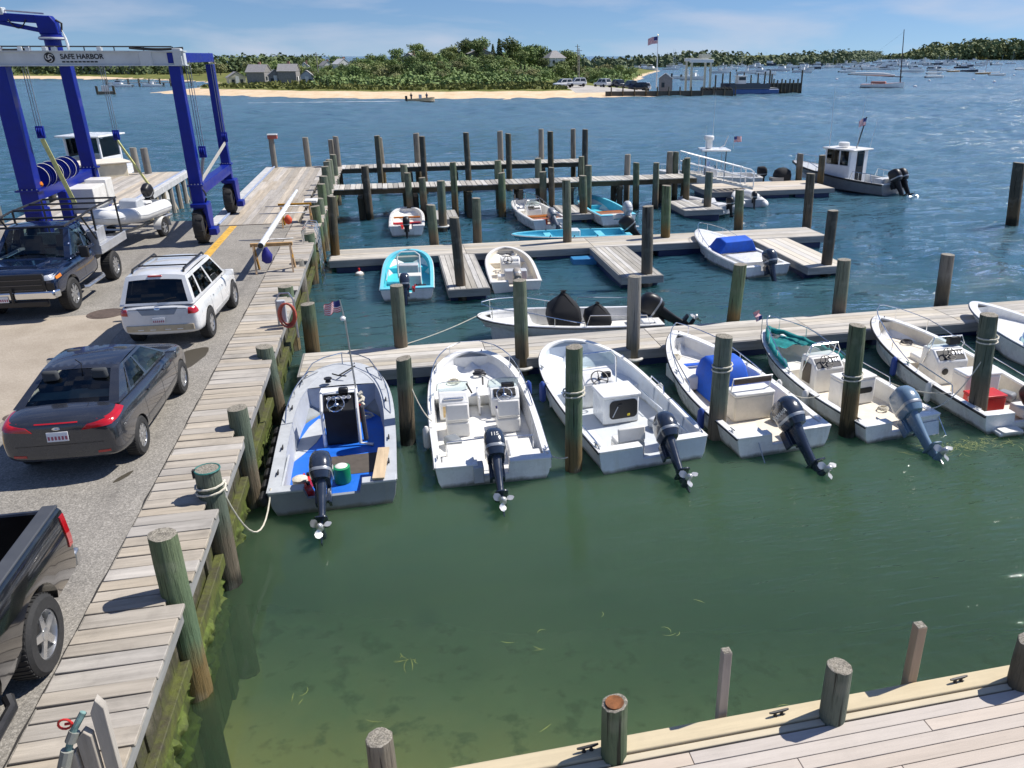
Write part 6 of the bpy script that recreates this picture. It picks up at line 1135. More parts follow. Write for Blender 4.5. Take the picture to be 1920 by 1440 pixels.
MB().box((0, .08, .95), (1.6, .07, .66)).build('tailgate', BKP, t_, bev=.02); MB().box((0, 1.0, .6), (1.58, 1.9, .06)).build('bed_floor', BLK, t_); MB().box((0, 2.02, .95), (1.94, .06, .7)).build('bed_front', BKP, t_, bev=.01)
MB().prism([(-.98, -.12), (.98, -.12), (.98, .03), (-.98, .03)], .5, .68).build('bumper', STEEL, t_, bev=.03)
MB().box((-.35, 1.72, 1.15), (1.15, .42, .34)).build('tool_chest', simple('dark blue chest', (.01, .02, .05), .3), t_, bev=.02)
MB().box((.86, .25, 1.34), (.06, .05, .1)).build('rail_hook', GEL2, t_)
bk_ = MB().lathe([(.13, .63), (.15, .95), (.16, .96), (.16, 1.02), (.01, 1.025)], 18, (.55, .75, .3)).build('white_bucket', GEL, t_); MB().tube([(.39, .75, 1.27), (.42, .75, 1.16)], .008, 6).build('handle', STEEL, bk_)
S = [(2.06, .46, 1.2, .92, .06), (2.15, .44, 1.24, .98, .06), (3.2, .42, 1.24, 1.0, .06), (4.0, .42, 1.22, 1.0, .08), (4.8, .46, 1.15, .99, .1), (5.4, .52, 1.05, .95, .1), (5.6, .56, .95, .86, .1)]
b_ = MB().loft(body_loft(S)).build('body', BKP, t_, sub=2); finish(b_, [arch(s * .88, 4.6, .42, .48, .6) for s in (-1, 1)])
greenhouse(t_, (4.3, 1.2, .88), (3.6, 1.85, .68), (2.3, 1.87, .68), (2.12, 1.22, .88), [(0, .4, (.1, .08, .1, .12)), (.4, 1, (.06, .1, .1, .12))], BKP, gl=GLD)
t_.matrix_world = M_
# ---- inflatable on a road trailer
tl = thing('boat_trailer', 'galvanised boat trailer with white mudguards behind the blue pickup', 'trailer', (-8.75, 30.6, DECK), R(168))
fm = MB(); fm.tube([(0, 4.0, .5), (0, 3.0, .5), (-.62, 1.9, .5), (-.62, -1.2, .5)], .05, 6); fm.tube([(0, 3.0, .5), (.62, 1.9, .5), (.62, -1.2, .5)], .05, 6)
for y in (1.6, .3, -1.1): fm.tube([(-.62, y, .5), (.62, y, .5)], .045, 6)
fm.tube([(-.95, .2, .34), (.95, .2, .34)], .04, 6); fm.tube([(0, 3.2, .5), (0, 3.2, 1.0)], .05, 6); fm.build('frame', STEEL, tl)
for s in (-1, 1):
    wheel(tl, s * .92, .2, .3, .18, 5); MB().loft([[Vector((s * .8, .2 + .38 * math.cos(a), .3 + .38 * math.sin(a))), Vector((s * 1.06, .2 + .38 * math.cos(a), .3 + .38 * math.sin(a)))] for a in [math.pi * k / 10 for k in range(11)]], closed=False).build('mudguard', GEL, tl)
    MB().box((s * .3, .2, .72), (.1, 2.4, .1)).build('bunk', W_GREY, tl)
inflatable('rigid_inflatable', 'white rigid inflatable with slate cover and black outboard on the trailer', (-8.35, 30.9, DECK + .72), 192, 3.1, 1.55, WHTT, None, r=.24, motor=BLK, tilt=30, msc=.85)
# ============================================================ BOAT LIFT AND YARD THINGS
LBLU = simple('glossy cobalt lift paint', (.001, .012, .22), .45, var=.15, scale=2, coat=.15, spec=.25, dirt=.15, dirtcol=(.02, .04, .2))
LGRY = simple('light grey beam paint', (.52, .55, .56), .45, var=.08, scale=2, dirt=.25, dirtcol=(.35, .36, .35))
YSL = simple('yellow sling webbing', (.62, .60, .22), .85, var=.2, scale=12)
lf = thing('travel_lift', 'blue wheeled boat lift with grey lettered cross beam straddling the slip', 'boat lift', (-8.65, 31.5, DECK))
XL, XR, YF, YB, ZT = -2.42, 2.40, -2.76, 2.8, 5.55
for x, y, w in ((XL, YF, .5), (XR, YF, .36), (XL, YB, .42), (XR, YB, .31)):
    l = MB(); l.loft([[Vector((x + a * w / 2 * k, y + b_ * w * .5 * k, z)) for a, b_ in ((-1, -1), (1, -1), (1, 1), (-1, 1))] for z, k in ((.95, 1.05), (1.9, 1.0), (3.5, .96), (5.5, .9))]); l.build('leg', LBLU, lf, bev=.02)
    fl_ = MB().box((x, y, 1.9), (w * 1.35, w * 1.35, .05)).build('leg_flange', LBLU, lf); bm_ = MB()
    for k in range(5): bm_.lathe([(.02, 0), (.02, .03)], 6, (x - w * .55 + w * .275 * k, y - w * .6, 1.925))
    bm_.build('bolt', STEEL, fl_)
    # wheel, fork and drive foot
    wh = MB().lathe([(.3, -.16), (.5, -.17), (.57, -.12), (.585, -.04), (.585, .04), (.57, .12), (.5, .17), (.3, .16)], 30, caps=False).xf(Matrix.Translation((x - .06, y, .585)) @ Matrix.Rotation(R(90), 4, 'Y')).build('wheel', TYRE, lf)
    if 'LUG' not in MATS: MATS['LUG'] = box_mesh('tread_lug', (.035, .06, .18), TYRE)
    for k in range(18):
        a = 2 * math.pi * k / 18; lg = link('tread_lug', MATS['LUG'], None, wh); lg.matrix_local = Matrix.Translation((x - .06, y, .585)) @ Matrix.Rotation(R(90), 4, 'Y') @ Matrix.Translation((.58 * math.cos(a), .58 * math.sin(a), .07 * (-1) ** k)) @ Matrix.Rotation(a, 4, 'Z')
    MB().lathe([(.3, -.1), (.1, -.14), (.05, -.16)], 18).xf(Matrix.Translation((x - .06, y, .585)) @ Matrix.Rotation(R(90), 4, 'Y')).build('hub', LBLU, wh); MB().lathe([(.3, .1), (.1, .14), (.05, .16)], 18).xf(Matrix.Translation((x - .06, y, .585)) @ Matrix.Rotation(R(90), 4, 'Y')).build('hub', LBLU, wh)
    f = MB(); f.prism([(-.35, 1.3), (.35, 1.3), (.36, .95), (.2, .3), (-.2, .3), (-.36, .95)], x + .18, x + .28, 'x').xf(Matrix.Translation((0, y, 0))); f.box((x + .02, y, 1.27), (.5, .7, .12)); f.box((x + .34, y - .15, .42), (.24, .5, .22)); f.build('wheel_fork', LBLU, lf, bev=.02)
for x in (XL, XR):
    MB().box((x, 0, 1.72), (.3, YB - YF - .1, .34)).build('side_beam', LBLU, lf, bev=.015)
MB().tube([(XR - .22, YF + .2, 1.5), (XR - .22, YB - .2, 1.5)], .03, 6).build('hydraulic_pipe', STEEL, lf)
fb = MB().box((-.05, YF, ZT + .17), (XR - XL + .75, .3, .38)).build('front_beam', LGRY, lf, bev=.015); MB().box((-.05, YF - .001, ZT + .37), (XR - XL + .8, .42, .03)).build('beam_flange', LGRY, fb); MB().box((-.05, YF - .001, ZT - .03), (XR - XL + .8, .42, .03)).build('beam_flange', LGRY, fb)
MB().box((1.65, YF - .16, ZT + .17), (.35, .06, .42)).build('beam_sleeve', LGRY, fb, bev=.01); MB().box((2.55, YF, ZT + .2), (.25, .4, .5)).build('beam_end', LGRY, fb, bev=.02)
INK = simple('black vinyl lettering', (.015, .017, .02), .6)
me = text_mesh('SAFE HARBOR', .2, extrude=.004, bold=True)
me.transform(Matrix.Translation((-.1, YF - .158, ZT + .215)) @ Matrix.Rotation(R(90), 4, 'X') @ Matrix.Scale(.92, 4, (1, 0, 0))); link('lettering', me, INK, fb)
mk = MB(); [mk.box((-.62 + .11 * k, YF - .155, ZT + .075), (.085, .006, .04)) for k in range(9)]; mk.build('small_lettering', INK, fb)
em = MB().lathe([(.145, 0), (.145, .006)], 28, (-.98, YF - .158, ZT + .19), Matrix.Rotation(R(90), 3, 'X')).build('round_emblem', INK, fb)
kn = MB()
for a0 in (25, 145, 265):
    kn.tube([Vector((-.98 + r_ * math.cos(R(a0 + d)), YF - .167, ZT + .19 + r_ * math.sin(R(a0 + d)))) for r_, d in ((.115, 0), (.105, 30), (.085, 62), (.055, 85), (.02, 60), (.03, 10), (.06, -25))], .011, 6)
kn.build('emblem_knot', GEL2, em)
MB().box((XL, 0, ZT + .12), (.3, YB - YF, .32)).build('top_beam', LBLU, lf, bev=.015); MB().box((XR, 0, ZT + .18), (.28, YB - YF + .3, .3)).build('top_beam', LBLU, lf, bev=.015)
tr_ = MB()
for z in (ZT + .5, ): tr_.tube([(-2.7, YF, z), (2.4, YF, z)], .02, 6)
for k in range(7): tr_.tube([(-2.5 + k * .82, YF, ZT + .36), (-2.5 + k * .82, YF, ZT + .5)], .018, 6)
tr_.build('cable_run', RUBB, lf); MB().tube(sag((1.2, YF, ZT + .47), (2.7, YF + .1, ZT + .46), .04), .04, 6).build('hose_bundle', RUBB, lf); MB().tube(sag((-2.8, YF, ZT + .47), (-1.6, YF + .1, ZT + .43), .05), .04, 6).build('hose_bundle', RUBB, lf)
for k, x in enumerate((-2.3, -1.75, -1.55, -1.1, -.85, .38)): MB().box((x, YF, ZT + .43), (.13, .16, .12)).build('sheave_block', LGRY if k % 2 else STEEL, lf, bev=.015)
MB().tube([(-.45, YF, ZT + .4), (-.48, YF, ZT + .72), (-.53, YF, ZT + .95)], [.045, .035, .008], 8).build('aerial_post', GEL, lf)
# slewing jib on the left frame
jb = MB().lathe([(.24, 0), (.24, .55), (.36, .56), (.36, .66), (.3, .67), (.3, .72)], 20, (-1.62, -.4, ZT + .15)).build('jib_pedestal', LBLU, lf)
MB().lathe([(.37, .58), (.385, .59), (.385, .63), (.37, .64)], 20, (-1.62, -.4, ZT + .15), caps=False).build('slew_ring', LGRY, jb)
MB().prism([(-1.9, ZT + .87), (-1.35, ZT + .87), (-1.36, ZT + 1.2), (-1.5, ZT + 1.42), (-1.95, ZT + 1.42)], -.58, -.22, 'y').build('jib_turret', LBLU, jb, bev=.03); MB().beam((-1.6, -.4, ZT + 1.3), (-6.0, -.4, ZT + 1.55), .26, .24).build('jib_arm', LBLU, jb, bev=.02); MB().beam((-1.6, -.4, ZT + .93), (-3.3, -.4, ZT + 1.28), .15, .13).build('jib_strut', LBLU, jb, bev=.02); MB().tube([(-2.9, -.4, ZT + 1.55), (-6.0, -.4, ZT + 1.75)], .05, 8).build('jib_ram', LBLU, jb)
MB().tube([(-1.7, -.4, ZT + 1.48), (-2.9, -.4, ZT + 1.57)], .025, 6).build('jib_rod', STEEL, jb); MB().box((-2.9, -.4, ZT + 1.54), (.22, .3, .22)).build('jib_lug', LGRY, jb, bev=.03); MB().box((-3.55, -.4, ZT + 1.18), (.75, .34, .32)).build('winch_motor', BLK, jb, bev=.06)
MB().tube(sag((-2.2, -.55, ZT + 1.3), (-2.7, -.55, ZT + 1.3), .25, 8), .02, 6).build('hose', RUBB, jb); MB().tube([(-1.4, -.4, ZT + 1.3), (-1.25, -.4, ZT + 1.2), (-1.3, -.4, ZT + .95)], .035, 6).build('hose', RUBB, jb)
# hose drums on the left side beam, white engine housing
for k in range(5):
    y = -1.9 + .62 * k; d_ = MB().lathe([(.36, -.1), (.36, -.085), (.26, -.08), (.26, .08), (.36, .085), (.36, .1)], 24, (XL + .02, y, 2.2), Matrix.Rotation(R(90), 3, 'X')).build('cable_drum', LBLU, lf); MB().lathe([(.365, .086), (.375, .09), (.365, .1)], 24, (XL + .02, y - .185, 2.2), Matrix.Rotation(R(90), 3, 'X'), caps=False).build('drum_rim', GEL2, d_)
MB().box((XL + .55, .2, 1.15), (.9, 1.3, .85)).build('engine_housing', GEL2, lf, bev=.03); MB().box((XL + .7, 1.2, 1.25), (.7, .7, .9)).build('control_box', GEL2, lf, bev=.03); MB().box((XL + .1, -.45, .9), (.3, .5, 1.3)).build('fuel_tank', LBLU, lf, bev=.03); MB().lathe([(.09, 0), (.11, .05), (.08, .14)], 12, (XL + .2, YF + .2, 1.98)).build('amber_beacon', AMB, lf); MB().lathe([(.07, 0), (.08, .05), (.05, .1)], 10, (XR + .2, YF + .1, 1.1)).build('amber_beacon', AMB, lf)
# falls, pulley blocks and slings
for x, y, zb in ((XL + .55, YF + .3, 3.55), (XL + 1.15, YB, 3.0), (XR - .42 + .72, YF + .3, 2.85), (XR - .3 + .5, YB - .6, 2.9)):
    c_ = MB(); [c_.tube([(x + dx, y, ZT + .1), (x + dx, y, zb + .2)], .012, 6) for dx in (-.07, 0, .07)]; c_.build('wire_fall', simple('wire rope', (.3, .31, .32), .4, .7), lf)
    p = MB(); [p.lathe([(.14, -.02), (.15, 0), (.14, .02)], 16, (x - .06 + .06 * k, y, zb + .05), Matrix.Rotation(R(90), 3, 'Y')) for k in range(3)]; p.box((x, y, zb + .05), (.22, .1, .36)); p.build('pulley_block', LBLU, lf, bev=.01)
for a, b_ in (((XL + .55, YF + .3, 3.4), (XL + 1.05, YF + .3, 1.35)), ((XL + 1.15, YB, 2.85), (XL + 2.55, YB - 1.9, 1.2))): MB().beam(a, b_, .025, .13).build('sling', YSL, lf)
for x, y in ((XR + .3, YF + .3), (XR + .2, YB - .6)): MB().beam((x, y, 2.75), (XR + .02, YF + .6, 1.9), .03, .12).build('sling', simple('grey sling webbing', (.42, .4, .36), .9), lf)
MB().tube([(XR + .12 + .14 * math.cos(k * .5), YF - .1, 1.55 + .24 * math.sin(k * .5)) for k in range(13)], .03, 6).build('hose_loop', RUBB, lf)
# ---- white spar on sawhorses at the boardwalk
sp = thing('mast_spar', 'long white mast resting on sawhorses along the inner edge of the boardwalk', 'mast', (-3.72, 23.4, 0)); MB().tube([(0, 0, 2.42), (.02, 5.2, 2.42), (.04, 10.0, 2.42)], [.085, .085, .06], 12).build('tube', GEL, sp); MB().tube([(0, -.03, 2.42), (0, .05, 2.42)], .075, 12).build('end_plug', BLK, sp)
for y, l_ in ((.9, 0), (5.2, 0), (6.6, 0)):
    for dx in (-.75, .75): MB().tube([(0, y, 2.4), (dx, y + .25, 2.36)], [.025, .015], 6).build('spreader', STEEL, sp)
for i, (y, nm) in enumerate(((24.2, 'wooden sawhorse under the near end of the white mast'), (31.0, 'wooden sawhorse under the far end of the white mast'))):
    sh = thing('sawhorse', nm, 'sawhorse', (-3.65, y, DECK)); TW = wood('orange trestle wood', (.4, .24, .1), 2)
    MB().box((.1, 0, .78), (1.15, .1, .1)).build('top_bar', TW, sh, bev=.008)
    for sx in (-.4, .6):
        for sy in (-1, 1): MB().beam((sx, sy * .03, .76), (sx + .03, sy * .3, 0), .045, .09).build('leg', TW, sh)
        MB().beam((sx + .02, -.16, .4), (sx + .02, .16, .4), .03, .07).build('brace', TW, sh)
bl = thing('blue_bag', 'dark blue sail bag hanging under the near end of the white mast', 'bag', (-3.7, 24.05, DECK + .2)); bl.scale = (.72, .72, .75); MB().loft([[Vector((a * math.cos(k * math.pi / 6) + .02 * math.sin(z_ * 20 + k), b_ * math.sin(k * math.pi / 6), z_)) for k in range(12)] for z_, a, b_ in ((.1, .1, .08), (.2, .2, .14), (.42, .21, .15), (.6, .12, .1), (.72, .05, .05))]).build('sack', simple('dark blue nylon', (.015, .015, .22), .6, bmp=.5), bl, angle=60); MB().tube([(0, 0, .7), (.02, 0, .86)], .02, 6).build('tie', simple('yellow strap', (.6, .5, .08), .8), bl)
ob = thing('orange_buoy', 'orange red bag lashed to the white mast above the boardwalk', 'bag', (-3.5, 28.2, DECK + .6)); ob.scale = (.8, 1.1, .85); MB().loft([[Vector((a * math.cos(k * math.pi / 6), b_ * math.sin(k * math.pi / 6), z_)) for k in range(12)] for z_, a, b_ in ((0, .05, .05), (.05, .13, .1), (.2, .17, .11), (.3, .1, .09), (.36, .03, .04))]).build('body', simple('orange red nylon', (.6, .07, .02), .7, bmp=.4), ob, angle=60); MB().tube([(-.2, 0, .3), (-.3, 0, .38)], .02, 6).build('lashing', ROPED, ob)
# ---- dock furniture on the boardwalk
hr = thing('hose_reel', 'coiled red hose on a grey stand at the boardwalk edge', 'hose', (-2.62, 18.75, DECK))
MB().tube([(-.22, 0, 0), (-.22, 0, .62), (-.12, 0, .78), (.08, 0, .78), (.16, 0, .62), (.16, 0, -.3)], .022, 7).build('stand', STEEL, hr); MB().lathe([(.1, 0), (.1, .5)], 12, (-.12, .04, .1)).build('pedestal', GREYL, hr)
co = MB(); [co.tube([((.15 + .008 * k) * math.cos(a * math.pi / 9) + .02 * (k % 3), -.12 - .03 * k, .32 + (.24 + .012 * k) * math.sin(a * math.pi / 9)) for a in range(18)], .02, 6, closed=True) for k in range(5)]; co.build('coil', simple('faded red hose', (.42, .08, .05), .6, var=.3, scale=14), hr)
cap_ = thing('pile_ring', 'teal rubber ring over the head of the second boardwalk pile', 'ring', (-2.88, 10.84, 1.94)); MB().tube([(.165 * math.cos(k * math.pi / 9), .165 * math.sin(k * math.pi / 9), .0) for k in range(18)], .014, 6, closed=True).build('ring', simple('teal rubber', (.03, .16, .14), .6), cap_); MB().box((-.17, -.03, -.04), (.04, .06, .12)).build('strap', RUBB, cap_)
bx_ = thing('red_box', 'red and white box perched on the pile at the pier corner', 'box', (-6.3, 48.6, 3.05)); MB().box((.05, 0, .1), (.5, .35, .2)).build('box', simple('faded red box', (.4, .1, .07), .6), bx_, bev=.02); MB().box((.05, 0, .225), (.52, .37, .05)).build('lid', GEL2, bx_, bev=.01)
pp_ = thing('power_pedestal', 'white topped service pedestal among the boardwalk piles', 'pedestal', (-3.05, 31.9, DECK)); MB().box((0, 0, .35), (.22, .22, .7)).build('post', simple('green grey pedestal', (.1, .13, .11), .6), pp_, bev=.02); MB().box((0, 0, .76), (.46, .55, .1)).build('cap', GEL2, pp_, bev=.02)
for i, y in enumerate((27.9, 28.6)):
    l_ = thing('dock_ladder', ['nearer', 'farther'][i] + ' metal ladder hooked over the boardwalk edge', 'ladder', (-2.72, y, 0), 0, 'boardwalk ladders'); r_ = MB(); [r_.tube([(-.35, dy, 1.52), (-.35, dy, 1.95), (-.2, dy, 2.1), (.05, dy, 2.05), (.12, dy, 1.8), (.12, dy, -.4)], .022, 6) for dy in (-.2, .2)]; r_.build('rail', CHROME, l_)
    for k in range(6): MB().tube([(.12, -.2, 1.2 - .28 * k), (.12, .2, 1.2 - .28 * k)], .018, 6).build('rung', CHROME, l_)
mb_ = thing('mooring_buoy', 'small white buoy with red top floating beside the middle dock', 'buoy', (-1.45, 29.2, 0)); MB().lathe([(.02, -.14), (.14, -.08), (.17, .0), (.14, .08), (.05, .13)], 16).build('float', GEL, mb_); MB().lathe([(.035, .12), (.035, .24), (.01, .25)], 8).build('stem', REDP, mb_)
# ---- bottom left: bare posts with valves
ps_ = thing('valve_post', 'weathered grey board post with corroded pipe valve at the bottom left', 'post', (-2.78, 5.95, DECK - .4)); WG = wood('bare silver post', (.36, .33, .29), 2)
MB().prism([(-.07, .4), (.03, .4), (.05, 1.15), (.0, 1.25), (-.06, 1.12)], -.03, .05, 'y').build('board', WG, ps_, bev=.006); MB().prism([(-.2, .3), (-.09, .3), (-.08, .92), (-.13, .98), (-.2, .9)], -.08, .0, 'y').build('board', WG, ps_, bev=.006); MB().prism([(-.32, .2), (-.22, .2), (-.22, .8), (-.3, .74)], -.1, -.02, 'y').build('board', WG, ps_, bev=.006)
VER = simple('verdigris pipe', (.2, .34, .32), .7, .2, var=.4, scale=20, dirt=.6, dirtcol=(.2, .19, .16))
pv = MB().tube([(-.42, -.2, .35), (-.3, -.12, .75), (-.2, -.05, 1.0), (-.12, .0, 1.12)], .028, 10).build('pipe', VER, ps_)
MB().tube([(-.33, -.14, .66), (-.27, -.1, .84)], .05, 10).build('coupling', simple('grey pipe fitting', (.3, .31, .28), .6, .3), pv); MB().tube([(-.24, -.08, .9), (-.2, -.05, .98)], .045, 10).build('coupling', simple('grey pipe fitting', (.3, .31, .28), .6, .3), pv); MB().tube([(-.3, -.2, .74), (-.34, -.3, .76)], .016, 8).build('tap', simple('grey pipe fitting', (.3, .31, .28), .6, .3), pv)
hw = MB(); hw.tube([(-.26 + .05 * math.cos(k * math.pi / 6), -.04, 1.06 + .05 * math.sin(k * math.pi / 6)) for k in range(12)], .01, 6, closed=True); hw.tube([(-.2, -.04, 1.06), (-.26, -.04, 1.06)], .012, 6); hw.build('hand_wheel', REDP, pv)
# ---- boats and clutter behind the lift
HL = Hull(7.6, 2.6, .8, 1.3, p=2.2, qx=1.6, s0=.36, sole=.45, gw=.16)
lb = boat('work_boat', 'white work boat with open wheelhouse behind the left lift pier', 'boat', (-17.2, 47.5), 16, HL, GEL, GEL2, GEL, GEL2, notch=.3, sole_mat=GREYL, fdeck=.66)
wh_ = MB(); [wh_.box((sx, 3.9 + dy, 1.8), (.09, .12, 2.8)) for sx in (-.95, .95) for dy in (-.9, .9)]; [wh_.box((sx, 3.9, 1.3), (.06, 1.8, 1.6)) for sx in (-.95, .95)]; wh_.box((0, 4.8, 1.3), (1.9, .06, 1.6)); wh_.box((0, 4.8, 2.6), (.08, .08, 1.0)); wh_.build('wheelhouse', PHW, lb, bev=.015); MB().box((0, 3.9, 3.22), (2.5, 2.5, .1)).build('roof', GEL, lb, bev=.04)
for sx in (-.5, .5): MB().box((sx, 4.8, 2.6), (.84, .02, .95)).build('window', wn, lb)
for sx in (-.95, .95): MB().box((sx, 3.9, 2.6), (.02, 1.6, .95)).build('window', wn, lb)
outboard(lb, 0, -.05, .7, 20, 1.2, BLK)
for i, (x, y, z, l_) in enumerate(((-13.5, 49.0, 2.7, 'grey pile on the left lift pier beside the white work boat'), (-12.6, 47.6, 2.8, 'second grey pile at the outer end of the left lift pier'), (-15.2, 41.5, 2.3, 'short dark pile behind the left lift pier'), (-15.9, 37.5, 2.6, 'dark pile at the far left beside the lift'), (-14.8, 38.6, 4.6, 'tall pale pile standing behind the lift'), (-17.4, 36.5, 3.0, 'pale leaning pile at the left edge'))): pile(x, y, x, y, z, .17 if z < 4 else .24, 'w' if i != 2 else 'b', l_, 'piles round the left lift pier')
ms_ = thing('steel_mast', 'thin pale metal mast rising behind the lift', 'mast', (-13.4, 42.5, DECK)); MB().tube([(0, 0, 0), (-.5, .3, 7)], [.09, .06], 8).build('tube', ALU, ms_)
by_ = thing('yellow_marker', 'yellow cylinder on a dark post behind the left lift leg', 'marker', (-15.6, 40.2, 0)); MB().lathe([(.16, .5), (.16, 1.9)], 12).build('post', W_DARK, by_); MB().lathe([(.2, 1.9), (.24, 1.95), (.24, 2.9), (.2, 2.95)], 16).build('drum', simple('yellow drum', (.75, .45, .02), .5), by_)
cb_ = thing('cabin_boat', 'tan and white cabin boat half hidden behind the left lift legs', 'boat', (-17.6, 45.5, 0), R(-60)); hb_ = Hull(6.5, 2.4, .8, 1.2)
rr_ = [[Vector((a * hb_.hb(t), t * 6.5, z)) for a, z in ((-1, hb_.zg(t)), (-.85, 0), (0, -.3), (.85, 0), (1, hb_.zg(t)))] for t in hb_.S]; MB().loft(rr_, closed=False).build('hull', GEL2, cb_); MB().box((0, 3.2, 1.5), (1.7, 2.4, 1.3)).build('cabin', simple('tan cabin paint', (.62, .56, .42), .5), cb_, bev=.05); MB().box((0, 3.2, 2.2), (2.0, 2.8, .09)).build('roof', CREAM, cb_, bev=.03); MB().box((0, 1.99, 1.75), (1.3, .02, .5)).build('window', wn, cb_); MB().loft([[hb_.out(t, 0, 0, -1), hb_.out(t, 0, 0, 1)] for t in hb_.S], closed=False).build('deck', GEL2, cb_)
lfl = float_dock(-22, -15.2, 33.2, 36.5, 'pale float at the left edge behind the blue pickup', 'floating_dock', 'x', zt=1.0, segs=1, bw_=.35, mat_=PALE)
sk = thing('stored_skiff', 'upturned white skiff stored at the left edge of the yard', 'boat', (-12.9, 27.2, DECK), R(80)); hb2 = Hull(4.2, 1.6, .5, .6, p=2.2, qx=1.6)
MB().loft([[Vector((a * hb2.hb(t), t * 4.2, .62 - z)) for a, z in ((-1, .5), (-.9, .1), (0, -.05), (.9, .1), (1, .5))] for t in hb2.S], closed=False).build('hull', GEL, sk, fix=True); MB().box((0, .6, .06), (1.3, .12, .12)).build('chock', W_GREY, sk); MB().box((0, 2.8, .06), (1.1, .12, .12)).build('chock', W_GREY, sk); MB().tube(hb2.loop(-.01, -.38), .025, 6).build('rub_rail', GREYL, sk)
# ============================================================ FAR SHORE
def interp(pts, x):
    if x <= pts[0][0]: return pts[0][1]
    for (a, b_), (c, d) in zip(pts, pts[1:]):
        if x <= c: return b_ + (d - b_) * (x - a) / (c - a)
    return pts[-1][1]
SH = [(-60, 203), (-45, 191), (-32, 177), (-12, 163), (7, 155.4), (30, 154), (47, 154.4), (60, 158), (90, 164)]
XR_ = [(150, 62), (165, 60), (185, 58), (210, 63), (260, 80), (330, 104), (420, 140)]
XL_ = [(150, -52), (195, -50), (215, -44), (240, -44), (270, -52), (310, -80), (340, -135), (420, -240)]
def inland(x, y): return min(y - interp(SH, x), (interp(XR_, y) - x) * .9, (x - interp(XL_, y)) * .9)
def land_z(x, y):
    d = inland(x, y); hill = 5.6 * math.exp(-((x - 42) / 34) ** 2 - ((y - 268) / 55) ** 2) + 1.9 * math.exp(-((x - 0) / 60) ** 2 - ((y - 300) / 60) ** 2)
    return min(1.25, d * .105) - .12 + hill * sm(14, 60, d) + .12 * math.sin(x * .7) * math.sin(y * .53) * sm(4, 14, d)
def ground_mat(name, a, b_, c_, sc=.5, fine=6):
    m, t, b = newmat(name); n = tex(t, scale=sc, detail=7, rough=.65, obj=False); n2 = tex(t, scale=fine, detail=4, obj=False)
    c = ramp(t, n, [(.3, a), (.5, b_), (.7, c_)]); c = mixc(t, .4, c, ramp(t, n2, [(.35, (.25, .25, .25)), (.65, (.75, .75, .75))]), 'SOFT_LIGHT'); lk(t, c, b.inputs['Base Color']); b.inputs['Roughness'].default_value = 1; b.inputs['Specular IOR Level'].default_value = .1; return m
SAND = ground_mat('beach sand', (.58, .43, .27), (.66, .51, .34), (.72, .58, .42)); GRASSM = ground_mat('dune grass ground', (.10, .12, .035), (.15, .165, .05), (.24, .22, .09), .35, 4); LOT = ground_mat('parking gravel', (.36, .34, .31), (.42, .4, .37), (.48, .46, .42))
g = MB(); NX, NY = 150, 120; X0, X1, Y0, Y1 = -150, 150, 150, 430
P2 = [[(X0 + (X1 - X0) * i / NX, interp(SH, X0 + (X1 - X0) * i / NX) - 8 + (Y1 - Y0) * (j / NY) ** 1.5) for i in range(NX + 1)] for j in range(NY + 1)]; NX_ = NX
sa, gr_, lo_ = MB(), MB(), MB()
for j in range(NY):
    for i in range(NX):
        q_ = [P2[j][i], P2[j][i + 1], P2[j + 1][i + 1], P2[j + 1][i]]; cx, cy = sum(p[0] for p in q_) / 4, sum(p[1] for p in q_) / 4; d = inland(cx, cy)
        if d < -6: continue
        tgt = lo_ if (36 < cx < 62 and 161 < cy < 185 and d > 2) else (sa if (cy - interp(SH, cx) < 9.5 + (9 if cx < -38 else 0)) or d < 3 else gr_)
        tgt.add([(p[0], p[1], land_z(*p)) for p in q_], [(0, 1, 2, 3)])
struct(sa.build('beach', SAND, fix=True), 'sandy beach of the far shore'); struct(gr_.build('hill', GRASSM, fix=True), 'green hill ground of the far shore'); struct(lo_.build('parking_lot', LOT, fix=True), 'gravel parking lot above the far beach')
ls = MB(); ls.patch(lambda u, v: (-330 + 300 * u, 318 + 100 * v + 30 * (1 - u) - 14 * math.sin(u * 9), -.4 + 1.7 * min(1, v * 5) + 1.6 * v), 60, 16); struct(ls.build('hill', GRASSM), 'low wooded shore at the far left')
ls = MB(); ls.patch(lambda u, v: (-330 + 300 * u, 314.5 + 12 * v + 30 * (1 - u) - 14 * math.sin(u * 9), -.3 + 1.0 * v), 60, 3); struct(ls.build('beach', SAND), 'thin strip of sand along the far left shore')
# ---- foliage
def leaf_mat(name, a, b_):
    m, t, b = newmat(name); n = tex(t, scale=.9, detail=3, obj=False); r_ = objrand(t); c = ramp(t, n, [(.3, a), (.7, b_)]); hv = nd(t, 'ShaderNodeHueSaturation'); lk(t, c, hv.inputs['Color']); lk(t, maprange(t, r_, 0, 1, .75, 1.55), hv.inputs['Value']); lk(t, maprange(t, math_(t, 'FRACT', math_(t, 'MULTIPLY', r_, 9.1)), 0, 1, .475, .52), hv.inputs['Hue'])
    lk(t, hv.outputs[0], b.inputs['Base Color']); b.inputs['Roughness'].default_value = .7; b.inputs['Specular IOR Level'].default_value = .2; b.inputs['Transmission Weight'].default_value = 0
    return m
LEAF = [leaf_mat('oak leaves', (.085, .13, .042), (.15, .20, .068)), leaf_mat('light scrub leaves', (.12, .165, .055), (.2, .245, .088)), leaf_mat('olive scrub leaves', (.135, .15, .062), (.22, .225, .1)), leaf_mat('dark cedar needles', (.04, .062, .026), (.075, .1, .04))]
BARK = simple('grey bark', (.13, .11, .09), .95, var=.3, scale=6)
